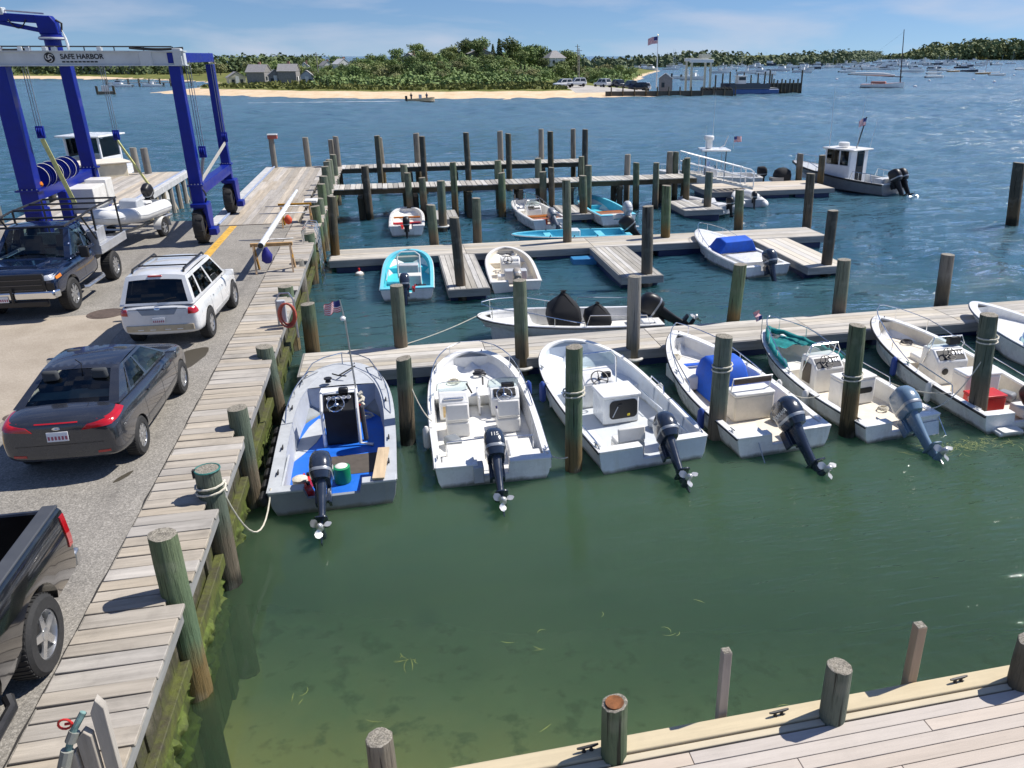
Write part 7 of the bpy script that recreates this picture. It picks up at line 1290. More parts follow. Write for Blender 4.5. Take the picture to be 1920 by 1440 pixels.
def crown_mesh(seed, W, Ht, n, leaf, lobes, cone=False):
    q_ = random.Random(seed); mb = MB(); lob = []
    for k in range(lobes):
        a = q_.uniform(0, 6.28); rr_ = q_.uniform(.12, .62) * W / 2; zz = Ht * q_.uniform(.32, .82); lob.append((rr_ * math.cos(a), rr_ * math.sin(a), zz, W * q_.uniform(.18, .32), Ht * q_.uniform(.13, .24)))
    for i in range(n):
        if cone: z = Ht * (.1 + .9 * q_.random() ** 1.3); a = q_.uniform(0, 6.28); rr_ = W / 2 * (1.05 - z / Ht) * (.55 + .45 * q_.random()) + .05; p = Vector((rr_ * math.cos(a), rr_ * math.sin(a), z)); nrm = Vector((math.cos(a), math.sin(a), .5))
        else:
            L_ = lob[i % lobes]; v = Vector((q_.gauss(0, 1), q_.gauss(0, 1), q_.gauss(.15, 1))).normalized(); k = q_.uniform(.6, 1.12); p = Vector((L_[0] + v.x * L_[3] * k, L_[1] + v.y * L_[3] * k, max(.1, L_[2] + v.z * L_[4] * k))); nrm = v
        nrm = (nrm + Vector((q_.gauss(0, .45), q_.gauss(0, .45), q_.gauss(.1, .45)))).normalized(); x_ = nrm.orthogonal().normalized(); x_.rotate(Matrix.Rotation(q_.uniform(0, 6.28), 3, nrm)); y_ = nrm.cross(x_); s_ = leaf * q_.uniform(.6, 1.35)
        mb.add([p - x_ * s_ - y_ * s_ * .4, p + x_ * s_ * .2 - y_ * s_, p + x_ * s_ + y_ * s_ * .35, p - x_ * s_ * .15 + y_ * s_], [(0, 1, 2, 3)])
    return mb.mesh('crown', 180)
def trunk_mesh(seed, Ht, r, W=3):
    q_ = random.Random(seed); mb = MB(); mb.tube([(0, 0, -.4), (q_.uniform(-.1, .1), q_.uniform(-.1, .1), Ht * .3), (q_.uniform(-.2, .2), q_.uniform(-.2, .2), Ht * .62)], [r, r * .75, r * .3], 7)
    for k in range(4): a = q_.uniform(0, 6.28); mb.tube([(0, 0, Ht * (.22 + .06 * k)), (W * .17 * math.cos(a), W * .17 * math.sin(a), Ht * .45), (W * .3 * math.cos(a), W * .3 * math.sin(a), Ht * .62)], [r * .45, r * .3, r * .1], 5)
    return mb.mesh('trunk', 60)
KIND = []   # (crown, trunk, leaf material, words)
for s_, W, Ht, n, lf_, lb_, mi_, wd_ in ((1, 6.6, 5.4, 1150, .19, 12, 0, 'round topped dark green oak'), (2, 5.6, 4.5, 1000, .175, 11, 1, 'light green bushy tree'), (3, 6.0, 4.0, 1000, .175, 10, 2, 'olive green spreading scrub tree'), (4, 4.8, 5.8, 950, .175, 10, 0, 'tall narrow green tree'), (5, 7.0, 4.6, 1200, .19, 14, 1, 'broad pale green tree'), (6, 2.6, 5.6, 700, .15, 1, 3, 'dark pointed cedar')):
    cm = crown_mesh(s_, W, Ht, n, lf_, lb_, s_ == 6); cm.materials.append(LEAF[mi_]); tm = trunk_mesh(s_, Ht, .16, W); tm.materials.append(BARK); KIND.append((cm, tm, wd_))
def tree_at(x, y, k, sc, where, group, z=None, name='tree'):
    z = land_z(x, y) if z is None else z; o = thing(name, '%s %s' % (KIND[k][2], where), 'tree', (x, y, z - .15), rnd.uniform(0, 6.28), group)
    for nm, me in (('crown', KIND[k][0]), ('trunk', KIND[k][1])):
        c = bpy.data.objects.new(nm, me); COL.objects.link(c); c.parent = o
    o.scale = (sc, sc, sc * rnd.uniform(.85, 1.12)); return o
rnd = random.Random(21); cnt = 0
for y, st, base in ((183, 4.6, .62), (189, 4.4, .72), (196, 4.8, .8), (204, 5, .82), (213, 5.2, .86), (224, 5.6, .9), (237, 6, .92), (252, 6.4, .95), (268, 6.8, .98), (286, 7.4, 1.0), (306, 8.5, 1.0)):
    x = interp(XL_, y) + (26 if y < 200 else 16)
    while x < interp(XR_, y) - 3:
        xx, yy = x + rnd.uniform(-1.6, 1.6), y + rnd.uniform(-2.4, 2.4); x += st * rnd.uniform(.75, 1.25)
        if inland(xx, yy) < (4 if xx > 50 and yy > 189 else 16) or (xx > 33 and yy < 189) or (-31 < xx < -15 and 190 < yy < 222 and rnd.random() < .8): continue
        if yy < 192 and xx < -12 and rnd.random() < .6: continue
        k = rnd.choice((0, 0, 1, 1, 2, 2, 3, 4, 4)); k = 5 if rnd.random() < (.2 if yy < 200 and xx < -8 else .05) else k
        sc = base * rnd.uniform(.5, 1.08) * (.72 if yy < 200 else 1); sc *= .62 + .38 * sm(70, 30, xx) if xx > 45 and yy < 225 else 1
        wh = 'in the front row of the far wooded shore' if yy < 200 else ('on the lower slope of the far hill' if yy < 240 else 'high on the far wooded hill')
        tree_at(xx, yy, k, sc, wh, 'trees of the far wooded hill, ' + KIND[k][2] + ', ' + wh); cnt += 1
for x, y, s_ in ((33, 262, 1.1), (35.2, 264, 1.3), (38, 263, 1.35), (30, 265, 1.2), (44, 262, 1.3), (27.5, 258, 1.15), (48, 268, 1.4), (55, 262, 1.35), (41, 266, 1.3), (58, 264, 1.3), (25, 266, 1.2)): tree_at(x, y, 5 if x in (35.2, 33) else (0 if x > 43 else 3), s_, 'standing on the crest of the far hill', 'tall trees on the crest'); cnt += 1
# shrubs and dune grass too dense to count
sh_ = MB(); rs = random.Random(4)
for i in range(2600):
    x = rs.uniform(-48, 36); y = interp(SH, x) + 12 + abs(rs.gauss(0, 9)); d = inland(x, y)
    if d < 10: continue
    z = land_z(x, y); hgt = rs.uniform(.25, .6) * (1 + 1.3 * sm(16, 28, d))
    for k in range(3):
        a = rs.uniform(0, 6.28); w_ = rs.uniform(.2, .5); p = Vector((x + rs.gauss(0, .4), y + rs.gauss(0, .4), z)); dx = Vector((math.cos(a) * w_, math.sin(a) * w_, 0)); tp_ = Vector((rs.gauss(0, .2), rs.gauss(0, .2), hgt))
        sh_.add([p - dx, p + dx, p + dx * .5 + tp_, p - dx * .6 + tp_ * .9], [(0, 1, 2, 3)])
o = sh_.build('dune_grass', leaf_mat('dune grass blades', (.13, .155, .04), (.26, .27, .085)), angle=180); o['kind'] = 'stuff'; o['label'] = 'pale green dune grass and low scrub behind the far beach'; o['category'] = 'grass'
def far_wood(name, label, fn, n, leaf, mat_, seed, per=14):
    q_ = random.Random(seed); mb = MB()
    for i in range(n):
        x, y, z, r_, h = fn(q_)
        for k in range(per):
            v = Vector((q_.gauss(0, 1), q_.gauss(0, 1), abs(q_.gauss(0, 1)))).normalized(); p = Vector((x + v.x * r_, y + v.y * r_, z + v.z * h)); nr = (v + Vector((q_.gauss(0, .5), q_.gauss(0, .5), q_.gauss(0, .5)))).normalized(); a = nr.orthogonal().normalized(); a.rotate(Matrix.Rotation(q_.uniform(0, 6), 3, nr)); b_ = nr.cross(a); s_ = leaf * q_.uniform(.6, 1.4)
            mb.add([p - a * s_, p - b_ * s_, p + a * s_, p + b_ * s_], [(0, 1, 2, 3)])
    o = mb.build(name, mat_, angle=180); o['kind'] = 'stuff'; o['label'] = label; o['category'] = 'woods'; return o
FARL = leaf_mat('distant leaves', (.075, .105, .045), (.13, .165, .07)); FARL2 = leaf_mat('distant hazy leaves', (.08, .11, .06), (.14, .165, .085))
def f_left(q_): u = q_.random(); v = q_.random() ** 1.3; x = -330 + 305 * u; y = 332 + 30 * (1 - u) - 14 * math.sin(u * 9) + 80 * v; return x, y, .9 + 1.4 * v, q_.uniform(2.0, 3.8), q_.uniform(3.4, 6.2)
far_wood('far_woods', 'low green woods along the far left shore', f_left, 2200, .55, FARL, 8, 24)
def f_mid(q_): x = q_.uniform(40, 1050); y = 470 + .62 * abs(x - 60) + q_.uniform(0, 60) + (x > 400) * (x - 400) * .9; return x, y, .5, 4 + x * .006, (4 + 4 * math.sin(x * .02) ** 2 + x * .006) * q_.uniform(.6, 1.2)
struct(MB().loft([[(30, 462, -.3), (30, 540, 1.5)], [(400, 676, -.3), (400, 790, 2)], [(1060, 1690, -.4), (1060, 1850, 2)]], closed=False, flip=True).build('hill', GRASSM), 'low land far behind the anchorage')
far_wood('far_woods', 'distant line of trees behind the anchorage', f_mid, 1000, 1.2, FARL2, 9, 20)
HC = (1080, 1330)
def f_rh(q_): x = q_.uniform(985, 1420); y = 1400 - .75 * (x - 985) + q_.uniform(-10, 160); hh = 30 * sm(975, 1060, x) + 6 * math.sin(x * .03) - 8 * sm(1150, 1400, x); return x, y, max(0, hh * q_.uniform(0, .85) - 2), q_.uniform(6, 11), q_.uniform(6, 11)
struct(MB().loft([[(980, 1395, -1), (985, 1500, 0), (990, 1580, 0)], [(1050, 1345, -1), (1060, 1440, 22), (1070, 1540, 24)], [(1200, 1225, -1), (1220, 1320, 24), (1250, 1420, 26)], [(1420, 1060, -1), (1440, 1160, 22), (1460, 1260, 24)]], closed=False, flip=True).build('hill', GRASSM), 'green headland at the far right')
far_wood('far_woods', 'wooded headland at the far right', f_rh, 1700, 2.3, FARL, 12, 24)
struct(MB().loft([[(1000, 3000, -1), (1010, 3200, 3)], [(1500, 2700, -1), (1540, 2900, 9)], [(2100, 2500, -1), (2200, 2700, 6)]], closed=False, flip=True).build('hill', GRASSM), 'hazy strip of land on the horizon')
def f_under(q_):
    while True:
        x, y = q_.uniform(-45, 95), 180 + 140 * q_.random() ** 1.5; d = inland(x, y)
        if (d > 22 or (d > 4 and x > 50)) and not (x > 33 and y < 190) and not (-32 < x < -14 and 188 < y < 220): return x, y, land_z(x, y) - .3, q_.uniform(1.2, 2.6), q_.uniform(1.0, 2.5)
far_wood('undergrowth', 'dense green undergrowth between the trees of the far hill', f_under, 3200, .28, LEAF[1], 31, 30)
# ---- houses
SHG = simple('grey cedar shingle', (.27, .26, .25), .9, var=.2, scale=3, bmp=.4, bscale=9); ROOFM = simple('grey shingle roof', (.30, .29, .285), .9, var=.18, scale=3, bmp=.4, bscale=8); WTRIM = simple('white trim', (.76, .76, .74), .6); DGL = simple('dark window glass', (.03, .04, .05), .1)
def house(x, y, w, d, h, rz, label, wall=SHG, roof=ROOFM, pyr=False, chim=True, z=None, name='house'):
    z = land_z(x, y) if z is None else z; o = thing(name, label, 'house', (x, y, z - .4), rz, 'houses on the far shore'); MB().box((0, 0, h / 2 + .2), (w, d, h + .4)).build('wall', wall, o); r = MB(); rh = min(w, d) * .42
    if pyr: rf = r.add([(-w * .58, -d * .58, h + .4), (w * .58, -d * .58, h + .4), (w * .58, d * .58, h + .4), (-w * .58, d * .58, h + .4), (-w * .12, 0, h + .4 + rh), (w * .12, 0, h + .4 + rh)], [(0, 1, 5, 4), (1, 2, 5), (2, 3, 4, 5), (3, 0, 4), (3, 2, 1, 0)]).build('roof', roof, o)
    else:
        for sx in (-1, 1): r.quad((sx * w * .56, -d * .54, h + .3), (sx * w * .56, d * .54, h + .3), (0, d * .54, h + .4 + rh), (0, -d * .54, h + .4 + rh), .12 * -sx)
        rf = r.build('roof', roof, o)
        for sy in (-1, 1): MB().prism([(-w / 2, h + .4), (w / 2, h + .4), (0, h + .4 + rh * .9)], sy * d / 2 - .05, sy * d / 2 + .05, 'y').build('gable', wall, o)
    if chim: MB().box((w * .22, 0, h + rh + .4), (.5, .5, 1.2)).build('chimney', simple('chimney brick', (.3, .16, .12), .9), rf)
    for k in range(2):
        for zz in ([.45] if h < 3.4 else [.3, .72]): wn_ = MB().box((-w * .25 + w * .5 * k, -d / 2 - .03, h * zz + .4), (.7, .05, .9)).build('window', DGL, o); MB().box((-w * .25 + w * .5 * k, -d / 2 - .045, h * zz - .12), (.9, .08, .1)).build('sill', WTRIM, wn_)
    MB().box((0, -d / 2 - .03, 1.35), (.8, .05, 1.9)).build('door', WTRIM, o); return o
house(-28.5, 214, 3.8, 4.4, 2.6, R(70), 'grey shingled house leftmost of the beach cottages'); house(-24, 205, 2.8, 3.0, 1.9, R(10), 'low grey cottage between two taller beach houses', chim=False); house(-20.8, 204, 3.4, 4.0, 3.0, R(80), 'tall grey house with a chimney among the beach cottages'); house(-16.6, 200, 2.6, 2.8, 2.0, R(0), 'small pale gabled cottage right of the tall grey beach house', simple('pale grey board', (.45, .48, .52), .8), chim=False)
house(-36, 228, 4, 3, 1.6, R(20), 'long low cream house left of the beach cottages', simple('cream board', (.66, .6, .44), .8), chim=False)
for i, (x, y, w, h, l_, z) in enumerate(((-12, 268, 4, 1.5, 'pale roofed house among trees left on the hill', 3.4), (8.6, 268, 4.5, 2.6, 'grey gabled house half hidden on the far hill', 3.9), (29, 262, 7, 2.6, 'long grey roofed house below the crest of the far hill', 5.2), (-23, 272, 3.2, 1.4, 'white house with bright roof left on the hill', 2.6), (-17, 276, 3, 1.8, 'white dormered house behind the beach cottages', 2.6))): house(x, y, w, 3.4, h, R(rnd.uniform(-40, 40)), l_, SHG if i in (1, 2) else GEL2, simple('pale roof', (.55, .55, .54), .8) if i in (0, 3) else ROOFM, z=z)
house(51.2, 258, 5, 5, 2.0, R(10), 'hip roofed house with wide eaves right of the crest', GEL2, ROOFM, True, False, z=4.6)
for i, (x, y, w, h, l_) in enumerate(((-94, 336, 8, 3.6, 'large white house on the far left shore'), (-101, 340, 6, 4, 'white gabled house beside the large one on the far left shore'), (-88, 333, 6, 1.6, 'low white boathouse at the water on the far left shore'), (-72, 345, 5, 2, 'long low white building on the far left shore'), (-62, 345, 4, 2, 'small pale house right on the far left shore'))): house(x, y, w, 6, h, R(rnd.uniform(-25, 25)), l_, GEL2, ROOFM if i != 3 else GEL2, z=1.5)
house(1130, 1330, 26, 14, 6, R(20), 'white roofed house on the far right headland', GEL2, GEL2, z=10, chim=False); house(1255, 1205, 34, 16, 6, R(-10), 'long white roofed house at the right edge of the headland', GEL2, GEL2, z=12, chim=False)
# ---- parking lot: cars, poles, flag
def small_car(x, y, rz, paint, label, suv=True):
    o = thing('parked_car', label, 'car', (x, y, land_z(x, y) + .02), rz, 'cars parked above the far beach'); h = 1.75 if suv else 1.45; S = [(0, .45, .95, .74, .06), (.1, .36, 1.0, .85, .06), (1.2, .32, 1.02, .9, .06), (2.9, .32, 1.0, .9, .08), (3.9, .36, .92, .84, .1), (4.3, .45, .78, .7, .08)]
    MB().loft(body_loft(S)).build('body', paint, o, sub=1); greenhouse(o, (3.1, 1.0, .8), (2.4, h - .06, .64), (.4 if suv else 1.1, h - .04, .64), (.1 if suv else .5, 1.02, .8), [(0, .5, (.1, .05, .1, .12)), (.5, 1, (.05, .1, .1, .12))], paint, gl=DGL)
    for sx in (-.8, .8):
        for yy in (.85, 3.4): MB().lathe([(.05, -.11), (.3, -.11), (.34, -.06), (.34, .06), (.3, .11), (.05, .11)], 16, (sx, yy, .34), Matrix.Rotation(R(90), 3, 'Y')).build('wheel', TYRE, o)
for a in ((38.5, 176, 1.9, WHP, 'white car leftmost above the far beach'), (41.5, 175.5, 1.7, WHP, 'white estate car second from left above the far beach'), (46.2, 174, .5, WHP, 'white car just left of the dark row above the far beach'), (48.6, 172.5, .3, GRYP, 'grey car at the left of the dark row'), (51.3, 172.5, .2, BLP, 'navy car in the middle of the dark row'), (54.2, 172.3, 1.4, BKP, 'black car at the right of the dark row'), (56.0, 176, 1.5, WHP, 'white car behind the right end of the dark row')): small_car(*a)
fp = thing('flagpole', 'tall white flagpole with a large flag beside the far shed', 'flagpole', (53.7, 165, 1.2)); MB().tube([(0, 0, 0), (0, 0, 9.8)], [.13, .07], 10).build('pole', GEL, fp); MB().lathe([(.02, 9.75), (.12, 9.85), (.02, 9.95)], 10).build('finial', simple('gold ball', (.6, .4, .1), .3, .8), fp)
fl = us_flag(2.2, 1.3, seed=7, amp=.2, fold=.22); fl.xf(Matrix.Translation((0, 0, 9.6)) @ Matrix.Rotation(R(165), 4, 'Z')); fl.build('flag', FLAGM, fp, angle=80)
for x, y, z, l_ in ((41.5, 182, 8.0, 'utility pole with cross arm above the far beach cars'), (52.5, 232, 9.2, 'thin dark utility pole behind the far trees'), (-14.5, 205, 7.0, 'utility pole among the beach cottages')):
    u_ = thing('utility_pole', l_, 'pole', (x, y, land_z(x, y) - .3)); MB().tube([(0, 0, 0), (0, 0, z)], [.14, .1], 8).build('shaft', wood('pole timber', (.3, .26, .2), 2), u_); MB().box((0, 0, z - .5), (1.4, .1, .1)).build('cross_arm', W_GREY, u_)
sd = thing('shed', 'small grey shingled gabled shed at the far landing', 'shed', (54.1, 160.5, .75), R(-18)); MB().box((0, 0, 1.15), (2.6, 2.8, 2.3)).build('wall', SHG, sd)
for sx in (-1, 1): MB().quad((sx * 1.5, -1.6, 2.2), (sx * 1.5, 1.6, 2.2), (0, 1.6, 3.3), (0, -1.6, 3.3), .1 * -sx).build('roof', simple('pale grey roof', (.42, .41, .4), .9), sd)
for sy in (-1, 1): MB().prism([(-1.3, 2.3), (1.3, 2.3), (0, 3.2)], sy * 1.4 - .04, sy * 1.4 + .04, 'y').build('gable', SHG, sd)
MB().box((-.5, -1.42, 1.2), (.6, .05, .9)).build('window', DGL, sd); MB().box((1.32, .2, 1.1), (.05, 1.2, 1.9)).build('door', W_DARK, sd)
lw = thing('landing_wall', 'low dark timber bulkhead along the far landing', 'wall', (50, 157.0, 0)); MB().box((4, 0, .3), (26, .5, 1.3)).build('planking', W_DARK, lw)
for k in range(12): MB().tube([(-8 + 2.3 * k, -.4, -1), (-8 + 2.3 * k, -.4, 1.7)], .14, 7).build('post', PM['b'], lw)
gt = thing('ferry_gantry', 'tall white portal frame over the far ferry slip', 'gantry', (61.3, 160.2, .6)); 
for sx in (-2, 2):
    for sy in (0, 3): MB().box((sx, sy, 2.8), (.35, .35, 5.6)).build('leg', simple('pale yellow steel', (.6, .56, .42), .6), gt)
MB().box((0, 0, 5.7), (4.9, .5, .6)).build('cross_beam', GEL2, gt, bev=.03); MB().box((0, 3, 5.9), (4.9, .5, .6)).build('cross_beam', GEL2, gt, bev=.03); MB().box((1.2, 1.5, 6.6), (2.0, 1.6, .8)).build('winch_house', simple('pale yellow steel', (.6, .56, .42), .6), gt)
tw = thing('fender_wall', 'dark fender wall of stacked tyres at the far ferry slip', 'wall', (63.6, 157.2, 0)); MB().box((0, .3, .7), (6.4, .4, 1.6)).build('backing', W_DARK, tw)
for k in range(8): MB().tube([(-2.8 + .8 * k + .0, -.05 + .36 * 0, .75 + 0)] + [(-2.8 + .8 * k + .42 * math.cos(a * .52), -.1, .75 + .55 * math.sin(a * .52)) for a in range(13)], .13, 6).build('tyre', TYRE, tw)
fy = thing('small_ferry', 'flat blue car ferry with white wheelhouse at the far slip', 'ferry', (71.5, 161.5, 0), R(4)); MB().loft([[Vector((-6.5, s_ * 2.2, z)) for s_, z in ((-1, 1.0), (-1, .1), (1, .1), (1, 1.0))], [Vector((6.5, s_ * 2.2, z)) for s_, z in ((-1, 1.0), (-1, .1), (1, .1), (1, 1.0))]]).build('hull', simple('ferry blue', (.03, .09, .26), .4), fy, bev=.1); MB().box((0, 0, 1.15), (12.4, 4.2, .2)).build('deck', W_GREY, fy)
for s_ in (-1, 1): MB().box((0, s_ * 2.1, 1.6), (9, .1, .9)).build('bulwark', simple('ferry dark', (.05, .06, .08), .5), fy)
MB().box((-.5, 1.2, 2.6), (1.8, 1.4, 1.6)).build('wheelhouse', GEL, fy, bev=.05); MB().box((-.5, .48, 2.95), (1.5, .03, .6)).build('window', DGL, fy); MB().box((-.5, 1.2, 3.45), (2.3, 1.9, .12)).build('roof', GEL, fy)
dw = thing('slip_wall', 'dark timber slip wall with tall piles at the right end of the far landing', 'wall', (81, 163.5, 0)); MB().box((0, 0, .8), (7.4, 1.2, 2.4)).build('planking', W_DARK, dw)
for k in range(9): MB().tube([(-3.6 + .9 * k, -.7, -1), (-3.6 + .9 * k + (.05 if k % 2 else -.05), -.7, 2.6 + (1.9 if k in (0, 8) else 0) + .2 * (k % 2))], .17, 8).build('pile', PM['b'], dw)
for k in range(9):
    x = 66 + 1.55 * k; pile(x, 164 + .3 * math.sin(k * 2), x, 164, 3.6 + .8 * ((k * 37) % 5) / 5, .17, 'b', 'dark pile lining the far ferry slip', 'piles of the far ferry slip', n=8)
# ---- anchorage
def far_boat_meshes():
    out = []; WH_, CB, DK_ = GEL, DGL, simple('far dark hull', (.04, .05, .08), .4)
    for kind in range(4):
        mb = MB(); L, B = (7.5, 2.5) if kind < 2 else (8.5, 2.5); H = Hull(L, B, .8, 1.15, p=2, qx=1.4, s0=.35); S = H.S[::3] + [1.0]
        mb.loft([[Vector((a * H.hb(t), t * L - L / 2, z)) for a, z in ((-1, H.zg(t)), (-.85, .0), (0, -.2), (.85, .0), (1, H.zg(t)))] for t in S], closed=False, mi=(2 if kind == 1 else 0)); mb.loft([[H.out(t, 0, 0, -1) - Vector((0, L / 2, 0)), H.out(t, 0, 0, 1) - Vector((0, L / 2, 0))] for t in S], closed=False, flip=True)
        if kind == 0: mb.box((0, .2, 1.5), (1.0, 1.0, 1.0)); mb.box((0, 0, 2.5), (1.6, 1.9, .1)); [mb.box((sx, sy, 1.8), (.06, .06, 1.4)) for sx in (-.6, .6) for sy in (-.7, .7)]; mb.box((0, -L / 2 - .1, 1.0), (.4, .5, .9), mi=1)
        elif kind == 1: mb.box((0, .9, 1.5), (1.7, 2.6, .9), taper=.8); mb.box((0, 1.9, 1.5), (1.4, .7, .5), mi=1, taper=.8); mb.box((0, -.5, 2.0), (1.5, .1, .6), mi=1)
        elif kind == 2: mb.box((0, .8, 1.4), (1.6, 3.0, .7), taper=.8); mb.box((0, 0, 2.3), (1.9, 2.4, .12)); mb.box((0, .8, 1.85), (1.3, 1.6, .5), mi=1, taper=.85)
        else: mb.box((0, 1.2, 1.35), (1.3, 2.6, .45), taper=.8); mb.tube([(0, 1.0, 1.2), (0, 1.0, 11)], [.08, .05], 6, mi=3); mb.tube([(0, 1.0, 2.3), (0, -3.0, 2.3)], .1, 6); mb.tube([(0, 3.9, 1.2), (0, 1.0, 10.8)], .02, 4, mi=3)
        me = mb.mesh('far_boat', 40); [me.materials.append(m_) for m_ in (WH_, CB, DK_, ALU)]; out.append(me)
    return out
FB = far_boat_meshes(); rb_ = random.Random(9)
MOT = [(197,404),(322,652),(254,509),(251,486),(189,364),(226,431),(260,484),(371,684),(399,726),(448,904),(512,973),(285,502),(371,641),(421,721),(209,359),(260,423),(285,457),(510,817),(313,496),(270,421),(354,541),(343,515),(307,451),(936,1400),(955,1380),(870,1255),(394,563),(428,589),(482,658),(348,464),(401,530),(775,1012),(430,554),(508,652),(622,791),(492,613),(917,1244),(130,436),(144,469),(132,419),(195,577),(262,757),(194,549),(99,273),(97,260),(147,361),(176,425),(193,457),(316,697),(223,493),(174,380),(392,845),(153,326),(154,348)]
MOT += [(240 + rb_.uniform(0, 420), 0) for _ in range(60)]
WD = ('small white motorboat with a top, on a mooring', 'dark hulled motor cruiser on a mooring', 'white cabin motorboat on a mooring', 'white sailing yacht with bare mast on a mooring')
for i, (x, y) in enumerate(MOT):
    if y == 0: y = x * rb_.uniform(1.25, 2.0) + rb_.uniform(0, 120)
    k = rb_.choice((0, 0, 0, 1, 2, 2)); far = 'in the far anchorage' if y > 450 else 'in the near anchorage'
    o = link('moored_boat', FB[k], None, None, (x, y, 0), rz=R(-115 + rb_.uniform(-25, 25))); s_ = rb_.uniform(.95, 1.3) * (1 if y < 600 else 1.35); o.scale = (s_, s_, s_); tag(o, WD[k] + ' ' + far, 'boat', 'moored boats: ' + WD[k] + ' ' + far)
for i, (x, y) in enumerate([(246, 566), (281, 503), (566, 687), (154, 448), (476, 660), (330, 760), (420, 900), (520, 930), (640, 1000), (180, 520)]):
    o = link('moored_sailboat', FB[3], None, None, (x, y, 0), rz=R(-110 + rb_.uniform(-15, 15))); tag(o, WD[3] + ' in the anchorage', 'sailboat', 'moored yachts')
TANH = simple('tan varnish hull', (.5, .28, .12), .4); HD = Hull(6.4, 1.9, .55, .85, p=2.2, qx=1.5)
for i, (x, y, tn) in enumerate(((227, 320, 0), (189, 266, 0), (265, 359, 1), (279, 385, 0), (247, 315, 1), (233, 289, 0), (341, 405, 0))):
    o = thing('day_sailer', ('low tan hulled day sailer' if tn else 'low white day sailer') + (', %s of its kind in the right hand anchorage' % ORD[i]), 'sailboat', (x, y, 0), R(-105 + rb_.uniform(-12, 12)), 'day sailers on moorings'); S = HD.S[::3] + [1.0]
    MB().loft([[Vector((a * HD.hb(t), t * 6.4 - 3.2, z)) for a, z in ((-1, HD.zg(t)), (-.85, .0), (0, -.2), (.85, .0), (1, HD.zg(t)))] for t in S], closed=False).build('hull', TANH if tn else GEL, o, fix=True); MB().loft([[HD.out(t, 0, 0, -1) - Vector((0, 3.2, 0)), HD.out(t, 0, 0, 1) - Vector((0, 3.2, 0))] for t in S], closed=False, flip=True).build('deck', CREAM, o); MB().tube([(0, .8, .6), (0, .8, 7.5)], [.06, .03], 6).build('mast', TANH if tn else ALU, o); MB().tube([(0, .8, 1.3), (0, -2.4, 1.25)], .09, 6).build('boom', GEL2, o)
for i, (x, y) in enumerate([(130, 190), (176, 219), (185, 240), (239, 287), (145, 255), (164, 233)]):
    o = thing('mooring_ball', 'round white mooring ball, %s from the camera off the catboat' % ORD[i], 'buoy', (x, y, 0), 0, 'mooring balls in the anchorage'); MB().lathe([(.05, -.4), (.4, -.2), (.48, 0), (.4, .25), (.05, .42)], 14).build('ball', GEL, o); MB().lathe([(.485, -.05), (.485, .05)], 14, caps=False).build('stripe', BLUC, o)
# catboat with raked dark mast
ct = thing('catboat', 'white catboat with rosy deck, raked dark mast and long covered boom', 'sailboat', (118.5, 186.5, 0), R(-128)); HC_ = Hull(10, 3.7, .75, 1.35, p=2.2, qx=1.5, s0=.35); S = HC_.S[::2] + [1.0]
MB().loft([[Vector((a * HC_.hb(t), t * 10 - 5, z)) for a, z in ((-1, HC_.zg(t)), (-.88, .12), (0, -.3), (.88, .12), (1, HC_.zg(t)))] for t in S], closed=False).build('hull', GEL, ct, fix=True); MB().loft([[HC_.out(t, .05, .01, -1) - Vector((0, 5, 0)), HC_.out(t, .05, .01, 1) - Vector((0, 5, 0))] for t in S], closed=False, flip=True).build('deck', simple('rosy deck paint', (.55, .24, .17), .7), ct)
MB().box((0, -1, 1.2), (1.8, 3.4, .5)).build('coaming', simple('rosy deck paint', (.55, .24, .17), .7), ct, bev=.1); MB().tube([(0, 4.0, 1.0), (0, 3.2, 13.0)], [.16, .08], 8).build('mast', simple('dark mast varnish', (.06, .03, .02), .5), ct); MB().tube([(0, 4.4, 2.5), (0, -8.5, 3.0)], .1, 8).build('boom', simple('dark mast varnish', (.06, .03, .02), .5), ct)
cvr = MB(); cvr.tube([(0, 2.6, 2.85), (0, 0, 3.05), (0, -4, 3.15), (0, -7.8, 3.15)], [.16, .36, .38, .2], 10); cvr.build('sail_cover', GEL2, ct); MB().tube([(0, -3.9, 1.2), (0, -3.9, 3.0)], .06, 6).build('boom_crutch', W_DARK, ct); MB().tube([(0, 3.25, 12.5), (0, -8.4, 3.1)], .015, 4).build('topping_lift', simple('wire rope', (.3, .31, .32), .4, .7), ct)
# raft, jetty and speedboat
rf_ = thing('work_raft', 'small dark raft with a white box and pole anchored off the left shore', 'raft', (-55.2, 190, 0), R(20)); MB().box((0, 0, .3), (3.2, 2.6, .5)).build('deck', W_DARK, rf_); MB().box((0, .2, 1.1), (1.2, 1.0, 1.1)).build('box', GREYL, rf_); MB().tube([(.6, .3, .4), (.6, .3, 4.5)], .05, 6).build('pole', ALU, rf_); [MB().tube([(sx, sy, -.6), (sx, sy, 1.6)], .16, 8).build('post', W_DARK, rf_) for sx in (-1.5, 1.5) for sy in (-1.2, 1.2)]
jt = thing('jetty', 'low timber jetty with posts off the left spit', 'jetty', (-58, 236, 0), R(6)); MB().box((0, 0, .9), (20, 1.6, .15)).build('deck', W_GREY, jt)
for k in range(9):
    for sy in (-.8, .8): MB().tube([(-9.6 + 2.4 * k, sy, -1), (-9.6 + 2.4 * k, sy, 1.9)], .12, 6).build('post', W_DARK, jt)
for i, (x, y) in enumerate(((-64, 233), (-56.5, 232.5))): o = link('moored_boat', FB[2 - i * 2], None, None, (x, y, 0), rz=R(80)); o.scale = (.7, .7, .7); tag(o, 'small boat tied at the %s end of the left jetty' % ('outer' if i == 0 else 'inner'), 'boat')
